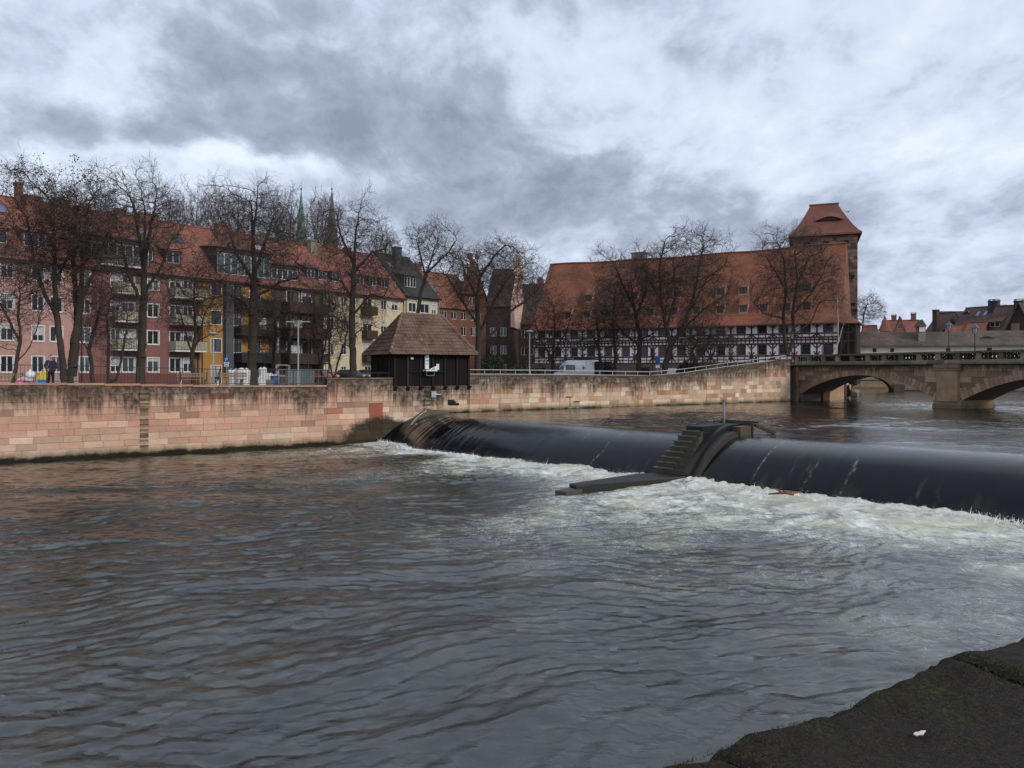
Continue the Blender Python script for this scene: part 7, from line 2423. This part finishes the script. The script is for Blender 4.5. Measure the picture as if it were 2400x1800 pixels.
# ---- cars
def car(label, px, d, gz, yaw, paint, kind='hatch', scale=1.0):
    w = P(px, 868, d)
    t = thing('parked_car', label, 'car', (w.x, w.y, gz), yaw, 'cars parked in front of the cream house')
    L, W_, H = (4.3, 1.78, 1.47)
    prof = [(-2.12, .30), (-2.15, .62), (-2.08, .86), (-1.1, 1.0), (-1.0, 1.02), (1.55, 1.0), (2.0, .95), (2.10, .62), (2.08, .30)]
    cab = [(-1.12, 1.0), (-.45, 1.42), (.2, 1.47), (1.1, 1.43), (1.75, 1.0)]
    if kind == 'sedan': cab = [(-1.0, 1.0), (-.35, 1.40), (.25, 1.43), (.8, 1.38), (1.45, 1.02)]
    import bmesh
    def lofted(profile, w0, w1, name, m, zt):
        bm = bmesh.new(); rows = []
        for s in (-1, -.92, .92, 1):
            ww = W_ / 2
            rows.append([bm.verts.new((x * (1 if abs(s) < 1 else .985), s * ww * (w0 + (w1 - w0) * max(0, (z - .6) / zt)), z - (0 if abs(s) < 1 else .03 * (z > .9)))) for x, z in profile])
        for r0, r1 in zip(rows, rows[1:]):
            for i in range(len(profile) - 1): bm.faces.new((r0[i], r0[i + 1], r1[i + 1], r1[i]))
            bm.faces.new((r0[-1], r0[0], r1[0], r1[-1]))
        bm.faces.new(rows[0]); bm.faces.new(list(reversed(rows[-1])))
        bmesh.ops.recalc_face_normals(bm, faces=bm.faces)
        bmesh.ops.bevel(bm, geom=[e for e in bm.edges], offset=.03, segments=2, affect='EDGES', clamp_overlap=True)
        me = bpy.data.meshes.new(name); bm.to_mesh(me); bm.free(); me.materials.append(m); me.polygons.foreach_set('use_smooth', [True] * len(me.polygons))
        return link(name, me, t)
    lofted(prof, 1.0, .96, 'body', paint, 1.0)
    lofted(cab, 1.0, .78, 'cabin', paint, .9)
    g = MB(); ins = .012
    for s in (-1, 1):
        y = lambda z: s * (W_ / 2 * (1.0 - .22 * max(0, (z - .6) / .9)) + .006)
        for (x0, x1, x2, x3) in ((-.92, -.1, -.1, -.42), (-.02, .72, .72, -.02), (.80, 1.45, 1.05, .80)):
            g.face([(x0, y(1.02), 1.03), (x1, y(1.02), 1.03), (x2, y(1.38), 1.37), (x3, y(1.38), 1.37)])
    g.face([(-1.16, -.66, 1.02), (-1.16, .66, 1.02), (-.50, .56, 1.41), (-.50, -.56, 1.41)]); g.face([(1.78, -.64, 1.03), (1.78, .64, 1.03), (1.17, .56, 1.41), (1.17, -.56, 1.41)])
    g.build('window', mat('car_glass', (0.03, 0.045, 0.065), .04, .1, spec=1.0), t, fix=False)
    for x in (-1.32, 1.30):
        for s in (-1, 1):
            wh = MB(); wh.tube((x, s * .70, .31), (x, s * .90, .31), .31, n=18); o = wh.build('wheel', mat('tyre', (.015, .015, .015), .8), t)
            rm = MB(); rm.tube((x, s * .885, .31), (x, s * .915, .31), .19, n=12); rm.build('rim', M_galv, o)
    for s in (-1, 1):
        MB().box(-2.16, -2.02, s * .78, s * .45, .66, .82).build('headlight', mat('headlight', (.5, .5, .5), .1), t)
        MB().box(2.0, 2.12, s * .80, s * .58, .70, .92).build('tail_light', mat('tail_light', (.3, .01, .01), .2), t)
        MB().box(-.85, -.68, s * .90, s * 1.04, 1.0, 1.12).build('mirror', paint, t)
    return t


def paint(name, c): return mat(name, c, .28, .06, 1, spec=.6, clearcoat=.6)


car('reddish orange hatchback at the left end of the parked cars', 748, 86, 3.25, 2.75, paint('red_paint', (0.24, 0.055, 0.02)))
car('dark car with a white roof between the red car and the black one', 822, 90, 3.25, 2.8, paint('black_paint', (0.015, 0.016, 0.018)), 'sedan')
car('black car at the right end of the row, half behind the shed', 868, 93, 3.25, 2.8, paint('blue_black_paint', (0.02, 0.022, 0.03)))
mb = MB(); mb.box(-.9, .65, -.6, .6, 0, .025); o = tag(mb.build('roof_cover', M_white), 'white cover lying on the roof of the middle parked car', 'cover'); w = P(820, 868, 89.9); o.location = (w.x, w.y, 4.70); o.rotation_euler = (0, 0, 2.8)


def van():
    w = P(1352, 868, 79)
    t = thing('white_van', 'white camper van with roof bars and its black rear doors open', 'van', (w.x, w.y, 3.12), -.62)
    # nose towards -x, rear at +x, near side -y
    L = 5.3; prof = [(-2.65, .35), (-2.68, .85), (-2.55, 1.08), (-1.95, 1.28), (-1.25, 2.15), (-.95, 2.42), (-.6, 2.52), (2.35, 2.52), (2.6, 2.40), (2.62, .35)]
    import bmesh
    bm = bmesh.new(); rows = []
    for s in (-1.0, -.9, .9, 1.0):
        rows.append([bm.verts.new((x, s * (1.0 - .05 * max(0, z - 1)), z - (.06 if abs(s) == 1 and z > 2 else 0))) for x, z in prof])
    for r0, r1 in zip(rows, rows[1:]):
        for i in range(len(prof)): bm.faces.new((r0[i], r0[(i + 1) % len(prof)], r1[(i + 1) % len(prof)], r1[i]))
    bm.faces.new(rows[0]); bm.faces.new(list(reversed(rows[-1]))); bmesh.ops.recalc_face_normals(bm, faces=bm.faces)
    bmesh.ops.bevel(bm, geom=[e for e in bm.edges], offset=.04, segments=2, affect='EDGES', clamp_overlap=True)
    me = bpy.data.meshes.new('body'); bm.to_mesh(me); bm.free(); me.materials.append(paint('van_white', (0.66, 0.69, 0.74))); me.polygons.foreach_set('use_smooth', [True] * len(me.polygons)); link('body', me, t)
    gl = mat('car_glass', (0.03, 0.045, 0.065))
    for s in (-1, 1):
        g = MB(); y = s * 1.0
        g.face([(-1.72, y * .995, 1.36), (-1.0, y * .995, 1.36), (-1.0, y * .955, 2.05), (-1.22, y * .955, 2.05)]); g.build('window', gl, t, fix=False)
        g = MB(); g.box(-.72, .35, y * .945, y * .997, 1.45, 2.05); g.build('window', gl, t)
    g = MB(); g.face([(-1.98, -.8, 1.34), (-1.98, .8, 1.34), (-1.31, .75, 2.12), (-1.31, -.75, 2.12)]); g.build('windscreen', gl, t, fix=False)
    mb = MB(); star = []
    for k in range(8):
        r_ = .26 if k % 2 == 0 else .07; a_ = k * math.pi / 4; star.append((1.35 + r_ * math.cos(a_), 1.75 + r_ * math.sin(a_)))
    mb.prism(star, -1.003, -.98); mb.build('star_emblem', mat('emblem_blue', (.08, .14, .26), .5), t)
    mb = MB(); mb.box(2.625, 2.66, -.93, .93, .55, 2.3); mb.build('interior_shade', M_dark, t)  # near-black sheet paints the shade inside the open rear
    for s in (-1, 1):
        mb = MB(); mb.box(2.64, 3.55, s * 1.0, s * .95, .5, 2.38); mb.build('rear_door', M_slate, t)
    mb = MB(); mb.box(-.6, 2.2, -.86, -.78, 2.6, 2.66); mb.box(-.6, 2.2, .78, .86, 2.6, 2.66)
    for x in (-.5, .4, 1.3, 2.1): mb.box(x, x + .07, -.9, .9, 2.53, 2.62)
    mb.box(.0, 1.9, -.6, .6, 2.66, 2.80); mb.build('roof_rack', M_dark, t)
    for x in (-1.75, 1.55):
        for s in (-1, 1):
            o = MB().tube((x, s * .82, .36), (x, s * 1.01, .36), .36, n=18).build('wheel', mat('tyre', (.015, .015, .015), .8), t)
            MB().tube((x, s * 1.0, .36), (x, s * 1.025, .36), .2, n=12).build('rim', M_galv, o)
    for s in (-1, 1): MB().box(-2.70, -2.5, s * .88, s * .55, .80, 1.02).build('headlight', mat('headlight', (.5, .5, .5), .1), t)


van()
t = thing('white_trailer', 'small white box trailer behind the trunk of the leaning tree', 'trailer', tuple(P(1572, 868, 86).xy) + (3.1,), -.3)
mb = MB(); mb.box(-1.0, 1.0, -.7, .7, .55, 1.75); mb.build('box_body', M_white, t); mb = MB(); mb.tube((0, -.75, .3), (0, .75, .3), .3, n=14); mb.build('wheel', M_dark, t); mb = MB(); mb.beam((-1.0, 0, .5), (-1.9, 0, .45), .08, .08); mb.build('drawbar', M_dark, t)
t = thing('traffic_cone', 'orange and white striped cone standing behind the open van doors', 'traffic cone', tuple(P(1402, 868, 74).xy) + (3.55,), 0)
MB().lathe([(.17, .05), (.135, .25)], n=12).lathe([(.105, .42), (.075, .58), (.06, .66), (.0, .67)], n=12).box(-.22, .22, -.22, .22, 0, .05).build('cone_body', mat('cone_orange', (.62, .14, .04), .6), t)
MB().lathe([(.135, .25), (.105, .42)], n=12).build('white_band', M_white, t)


# ---- benches
def bench(label, px, d, gz, yaw):
    t = thing('park_bench', label, 'bench', tuple(P(px, 868, d).xy) + (gz,), yaw, 'benches facing away along the railing')
    wood = mat('bench_wood', (0.27, 0.18, 0.11), .7, .3, 3)
    mb = MB()
    for k in range(3): mb.box(-1.0, 1.0, -.22 + k * .15, -.10 + k * .15, .42, .46)
    mb.build('seat', wood, t)
    mb = MB()
    for k in range(2): mb.box(-1.0, 1.0, -.30 - .02 * k, -.27 - .02 * k, .60 + k * .15, .71 + k * .15)
    mb.build('backrest', wood, t)
    for s in (-1, 1):
        mb = MB(); mb.box(s * .75 - .06, s * .75 + .06, -.24, .2, 0, .415); mb.build('concrete_leg', M_white if s < 0 else M_chim_grey, t)
        mb = MB(); mb.beam((s * .75, -.25, .3), (s * .75, -.33, .92), .05, .03); mb.build('back_bracket', M_dark, t)


bench('park bench partly hidden by the leaning tree at the left picture edge', 14, 41.5, QZ, QW.ang)
bench('park bench under the small vase shaped tree', 452, 48.2, QZ, QW.ang)
bench('short bit of park bench left of the white bulk bags', 538, 49.0, QZ, QW.ang)

# ---- building-site things behind the railing
M_bag = mat('bulk_bag_fabric', (0.68, 0.69, 0.68), .8, .12, 3, bump=.03, bscale=6)
def sack(name, label, px, d, gz, w_, h_, dep, seed, group=None, m=None):
    rs = np.random.RandomState(seed); n = 18; mm = 12
    V = []; F = []
    for j in range(mm + 1):
        z = h_ * j / mm
        for i in range(n):
            a = 2 * math.pi * i / n; c, s = math.cos(a), math.sin(a)
            sx = np.sign(c) * abs(c) ** .55; sy = np.sign(s) * abs(s) ** .55
            f = 1 - .06 * math.cos(j / mm * 3.1) - (.55 if j == mm else 0) * 1 + rs.uniform(-.03, .03)
            V.append((sx * w_ / 2 * f, sy * dep / 2 * f, z + rs.uniform(-.03, .03) * (j > 0) + (.06 * math.sin(a * 4 + seed) if j >= mm - 1 else 0)))
    for j in range(mm):
        for i in range(n): F.append((j * n + i, j * n + (i + 1) % n, (j + 1) * n + (i + 1) % n, (j + 1) * n + i))
    F_ = np.array(F); me = np_mesh('sack', np.array(V), F_, m or M_bag, True)
    o = link(name, me); tag(o, label, 'bulk bag', group); o.location = tuple(P(px, 868, d).xy) + (gz,); o.rotation_euler = (0, 0, rs.uniform(0, .5))


sack('bulk_bag', 'big white bulk bag, left of a pair between the sign and the thick tree', 551, 50.5, QZ, .85, 1.08, .8, 1, 'white bulk bags')
sack('bulk_bag', 'big white bulk bag touching the left side of the thick tree trunk', 570, 50.3, QZ, .80, 1.12, .8, 2, 'white bulk bags')
for i, (px_, h_, w_, lab) in enumerate(((606, .62, .55, 'lower'), (616, 1.2, .5, 'tall narrow'), (628, .8, .55, 'middle'), (640, .72, .5, 'right hand'))):
    sack('plastic_bundle', lab + ' crumpled white plastic bundle in the heap right of the thick tree', px_, 51.5 + i * .2, QZ, w_, h_, .5, 5 + i, 'heap of white plastic bundles')
# stacked pallets of bottles wrapped in film
t = thing('pallet_stack', 'film wrapped greenish pallet load right of the wooden frame', 'pallet', tuple(P(692, 868, 53).xy) + (QZ,), .5)
mb = MB(); mb.box(-.6, .6, -.4, .4, .14, 1.0); mb.build('wrapped_load', mat('film_wrap', (.20, .25, .24), .35, .5, 5, bump=.02), t)
mb = MB()
for y in (-.38, 0, .3): mb.box(-.6, .6, y, y + .09, 0, .13)
mb.build('pallet', M_wood_grey, t)
t = thing('pallet_stack', 'film wrapped pallet load close behind the red car', 'pallet', tuple(P(717, 868, 55).xy) + (QZ,), .5)
mb = MB(); mb.box(-.5, .5, -.4, .4, .14, 1.02); mb.build('wrapped_load', mat('film_wrap', (.20, .25, .24)), t); MB().box(-.5, .5, -.38, .38, 0, .13).build('pallet', M_wood_grey, t)
t = thing('timber_gantry', 'upright light wooden frame standing on the building site', 'frame', tuple(P(661, 868, 52.5).xy) + (QZ,), .4)
mb = MB()
for (x0, x1, z0, z1) in ((-.42, -.34, 0, 1.42), (.42, .50, 0, 1.42), (-.42, .50, 1.34, 1.42), (-.34, .42, .62, .70)): mb.box(x0, x1, -.04, .04, z0, z1)
mb.build('timbers', mat('new_timber', (.42, .33, .24), .8, .2), t)
MB().box(-.8, .05, -.3, .3, 1.12, 1.16).build('shelf_board', M_dark, t)
t = thing('blue_barrel', 'blue plastic barrel with a black rim behind the railing', 'barrel', tuple(P(643, 868, 50).xy) + (QZ,), 0)
MB().lathe([(.20, 0), (.245, .05), (.255, .3), (.245, .55), (.23, .60)], n=16).build('barrel_body', mat('barrel_blue', (.02, .10, .32), .4, .3, 6), t, smooth_=True)
MB().lathe([(.25, .58), (.26, .62), (.25, .66), (.0, .66)], n=16).build('barrel_lid', M_dark, t)
mb = MB()
for i in range(9): mb.tube((-1.6 + i * .4, .0, 0), (-1.6 + i * .4, 0, 1.1), .012, n=4)
for z in (.15, .6, 1.08): mb.beam((-1.6, 0, z), (1.6, 0, z), .015, .015)
o = tag(mb.build('site_fence', M_galv), 'light wire mesh site fence in front of the pallet loads', 'mesh fence'); o.location = tuple(P(704, 868, 51.8).xy) + (QZ,); o.rotation_euler = (0, 0, .45)
mb = MB(); mb.box(-.22, .22, -.12, .12, 0, .42); o = tag(mb.build('brown_crate', M_wood_grey), 'small brown wooden crate between the plastic heap and the blue barrel', 'crate'); o.location = tuple(P(632, 868, 49.6).xy) + (QZ,)
mb = MB(); mb.box(-.07, .07, -.07, .07, 0, .52); o = tag(mb.build('wooden_stump', mat('new_timber', (.42, .33, .24))), 'short light wooden stake beside the dark seed hung trunk', 'stake'); o.location = tuple(P(178, 868, 41.8).xy) + (3.74,)

# ---- people
def skin(name, nodes, edges, m, parent, sub=1):
    """one continuous surface grown round a jointed skeleton: nodes {key: (x, y, z, r)}"""
    keys = list(nodes); me = bpy.data.meshes.new(name)
    me.from_pydata([nodes[k][:3] for k in keys], [(keys.index(a), keys.index(b)) for a, b in edges], [])
    o = bpy.data.objects.new(name, me); coll.objects.link(o)
    sk = o.modifiers.new('skin', 'SKIN'); sk.use_smooth_shade = True
    for i, k in enumerate(keys):
        r = nodes[k][3]; v = me.skin_vertices[0].data[i]; v.radius = (r, r) if not isinstance(r, tuple) else r
    me.skin_vertices[0].data[0].use_root = True
    s = o.modifiers.new('sub', 'SUBSURF'); s.levels = sub; s.render_levels = sub
    dg = bpy.context.evaluated_depsgraph_get(); m2 = bpy.data.meshes.new_from_object(o.evaluated_get(dg)); m2.name = name
    bpy.data.objects.remove(o)
    m2.materials.clear(); m2.materials.append(m)
    return link(name, m2, parent)


def person(label, px, d, gz, yaw, H=1.75, jacket=(.02, .025, .05), trousers=(.012, .014, .02), hat=None, pose='stand', hair=(.02, .015, .01)):
    t = thing('person', label, 'person', tuple(P(px, 868, d).xy) + (gz,), yaw)
    t.scale = (H / 1.75,) * 3
    sk = mat('skin', (.42, .24, .17), .6, .1)
    st = .22 if pose == 'walk' else .02
    J = dict(pelvis=(0, 0, .95, .13), waist=(0, 0, 1.08, .125), chest=(0, 0, 1.30, .15), neck0=(0, 0, 1.45, .07), neck=(0, -.01, 1.52, .05), head0=(0, -.02, 1.60, .085), head1=(0, -.02, 1.67, .095), crown=(0, -.01, 1.73, .06),
             nose=(0, -.115, 1.625, .014), chin=(0, -.07, 1.555, .04))
    E = [('pelvis', 'waist'), ('waist', 'chest'), ('chest', 'neck0'), ('neck0', 'neck'), ('neck', 'head0'), ('head0', 'head1'), ('head1', 'crown'), ('head0', 'nose'), ('head0', 'chin')]
    for s, n in ((-1, 'l'), (1, 'r')):
        f = s * st
        J['hip' + n] = (s * .09, 0, .88, .10); J['knee' + n] = (s * .10, -f * .5 - .02, .50, .062); J['ank' + n] = (s * .10, -f + .02, .10, .042); J['toe' + n] = (s * .12, -f - .13, .04, .035)
        J['sho' + n] = (s * .18, 0, 1.42, .065); J['elb' + n] = (s * .26, .05, 1.14, .045)
        J['wri' + n] = (s * (.26 if pose == 'walk' else .22), -.14, .98 if pose != 'walk' else .92, .03); J['palm' + n] = (s * .20, -.20, .94 if pose != 'walk' else .86, .032)
        E += [('pelvis', 'hip' + n), ('hip' + n, 'knee' + n), ('knee' + n, 'ank' + n), ('ank' + n, 'toe' + n), ('chest', 'sho' + n), ('sho' + n, 'elb' + n), ('elb' + n, 'wri' + n), ('wri' + n, 'palm' + n)]
        for q_ in range(4):
            J['f%d' % q_ + n] = (J['palm' + n][0] + (q_ - 1.5) * .018, J['palm' + n][1] - .045, J['palm' + n][2] - .035, .009); J['g%d' % q_ + n] = (J['palm' + n][0] + (q_ - 1.5) * .019, J['palm' + n][1] - .045 + .01 * (q_ % 2), J['palm' + n][2] - .075 + .008 * abs(q_ - 1), .008)
            E += [('palm' + n, 'f%d' % q_ + n), ('f%d' % q_ + n, 'g%d' % q_ + n)]
        J['th' + n] = (J['palm' + n][0] - s * .04, J['palm' + n][1] - .02, J['palm' + n][2] - .02, .010); E.append(('palm' + n, 'th' + n))
    skin('body', J, E, sk, t)
    G = {k: (v[0], v[1], v[2], v[3] + .03) for k, v in J.items() if k in ('waist', 'chest', 'neck0', 'shol', 'shor', 'elbl', 'elbr', 'wril', 'wrir')}
    G['hem'] = (0, 0, .86, .175)
    for s, n in ((-1, 'l'), (1, 'r')): G['shox' + n] = (s * .10, 0, 1.42, .10)
    skin('jacket', G, [('waist', 'chest'), ('chest', 'neck0'), ('waist', 'hem'), ('chest', 'shoxl'), ('chest', 'shoxr'), ('shoxl', 'shol'), ('shoxr', 'shor'), ('shol', 'elbl'), ('shor', 'elbr'), ('elbl', 'wril'), ('elbr', 'wrir')], mat('jacket_%d' % (px), jacket, .85, .2), t)
    G = {k: (v[0], v[1], v[2] + (.02 if k[:3] == 'ank' else 0), v[3] + .018) for k, v in J.items() if k[:3] in ('pel', 'hip', 'kne', 'ank')}
    skin('trousers', G, [('pelvis', 'hipl'), ('pelvis', 'hipr'), ('hipl', 'kneel'), ('hipr', 'kneer'), ('kneel', 'ankl'), ('kneer', 'ankr')], mat('trousers_%d' % px, trousers, .9, .2), t)
    for s, n in ((-1, 'l'), (1, 'r')):
        a_ = J['ank' + n]; b_ = J['toe' + n]; skin('shoe', dict(a=(a_[0], a_[1] + .03, .05, .05), b=(b_[0], b_[1], .04, .042)), [('a', 'b')], M_dark, t)
    for s in (-1, 1): MB().lathe([(0, -.008), (.008, 0), (0, .008)], n=6).build('eye', M_dark, t).location = (s * .035, -.108, 1.655)
    if hat: skin('beanie', dict(a=(0, -.01, 1.70, .105), b=(0, 0, 1.78, .06)), [('a', 'b')], mat('beanie', hat, .9, .2), t)
    else: skin('hair', dict(a=(0, .015, 1.70, .105), b=(0, .03, 1.64, .09)), [('a', 'b')], mat('hair', hair, .8, .3), t)
    return t


person('man in a dark blue jacket and maroon beanie standing at the left railing', 119, 41.8, 3.66, .9, 1.78, (.012, .018, .045), (.012, .013, .018), hat=(.035, .012, .022))
person('walker in a black coat on the ramp, left of the two', 1706, 71, 3.95, -1.2, 1.70, (.012, .012, .014), (.01, .01, .012), pose='walk')
person('walker in dark clothes near the top of the ramp beside the balustrade', 1772, 71.5, 4.45, 1.3, 1.72, (.014, .014, .018), (.012, .012, .014), pose='walk')
# what he has with him
t = thing('shopping_bag', 'tall yellow and blue shopping bag in front of the man at the railing', 'bag', tuple(P(99, 868, 41.3).xy) + (3.66,), .3)
mb = MB(); mb.prism([(-.16, 0), (.16, 0), (.22, .45), (-.2, .45)], -.10, .10); mb.build('blue_lower', mat('bag_blue', (.03, .22, .50), .5, .4, 8), t)
mb = MB(); mb.prism([(-.2, .452), (.22, .452), (.24, .92), (-.10, .84)], -.105, .105); mb.build('yellow_upper', mat('bag_yellow', (.62, .50, .04), .5, .2), t)
mb = MB(); mb.tube((-.08, 0, .86), (.05, 0, 1.02), .01, n=5); mb.tube((.05, 0, 1.02), (.17, 0, .92), .01, n=5); mb.build('handle', M_white, t)
t = thing('shopping_trolley', 'small dark pull cart loaded with bags left of the man', 'cart', tuple(P(58, 868, 41.2).xy) + (3.66,), .2)
mb = MB()
for (a_, b_) in (((-.4, 0, .25), (.4, 0, .25)), ((.4, 0, .25), (.5, 0, .95)), ((-.4, .2, .25), (.4, .2, .25)), ((.4, .2, .25), (.5, .2, .95)), ((.5, 0, .95), (.5, .2, .95)), ((-.4, 0, .25), (-.4, .2, .25))): mb.tube(a_, b_, .015, n=6)
mb.build('frame', M_dark, t)
for x in (-.3, .35): mb = MB(); mb.tube((x, -.03, .12), (x, .23, .12), .12, n=12); mb.build('wheel', M_dark, t)
o = tag(MB().lathe([(0, 0), (.12, .03), (.2, .12), (.22, .22), (.19, .34), (.1, .42), (0, .44)], n=14).build('pink_ball', mat('pink_plastic', (.60, .10, .22), .4), smooth_=True), 'bright pink round bundle at the foot of the loaded cart', 'bundle'); o.location = tuple(P(46, 868, 40.9).xy) + (3.66,)
for (px_, z, r_, nm, lab, c) in ((71, 4.35, .24, 'plastic_bag', 'upper bulging white plastic bag on the cart', (.68, .70, .70)), (68, 4.12, .20, 'plastic_bag', 'lower white plastic bag squeezed on the cart', (.62, .64, .64)), (57, 4.12, .18, 'plastic_bag', 'pale pink plastic bag on the cart', (.58, .34, .38)), (47, 3.98, .18, 'plastic_bag', 'grey white bag at the left end of the cart', (.50, .55, .57))):
    rs = np.random.RandomState(px_); mb = MB()
    mb.lathe([(0, -r_), (r_ * .7, -r_ * .7), (r_, -.05), (r_ * .95, r_ * .4), (r_ * .5, r_ * .85), (r_ * .12, r_ * 1.05), (r_ * .2, r_ * 1.25), (0, r_ * 1.2)], n=10)
    mb.v = [(x * (1 + rs.uniform(-.12, .12)), y * (1 + rs.uniform(-.12, .12)), z_ + rs.uniform(-.02, .02)) for x, y, z_ in mb.v]
    o = mb.build(nm, mat('bag_%d' % px_, c, .35, .2), smooth_=True); tag(o, lab, 'bag', 'bags on the cart'); o.location = tuple(P(px_, 868, 41.1).xy) + (z,)

# a bird above the tower
w = P(1987, 497, 70)
t = thing('flying_bird', 'small dark bird flying in the sky right of the tower roof', 'bird', tuple(w), .6)
skin('body', dict(a=(0, 0, 0, .05), b=(.12, 0, .01, .035), c=(.18, 0, .03, .03), d=(-.14, 0, 0, .025), e=(-.25, 0, 0, .018)), [('a', 'b'), ('b', 'c'), ('a', 'd'), ('d', 'e')], M_dark, t)
mb = MB()
for s in (-1, 1): mb.face([(.06, s * .03, .02), (-.07, s * .03, .02), (-.14, s * .38, .16), (.0, s * .25, .14)])
mb.build('wing', M_dark, t, fix=False)
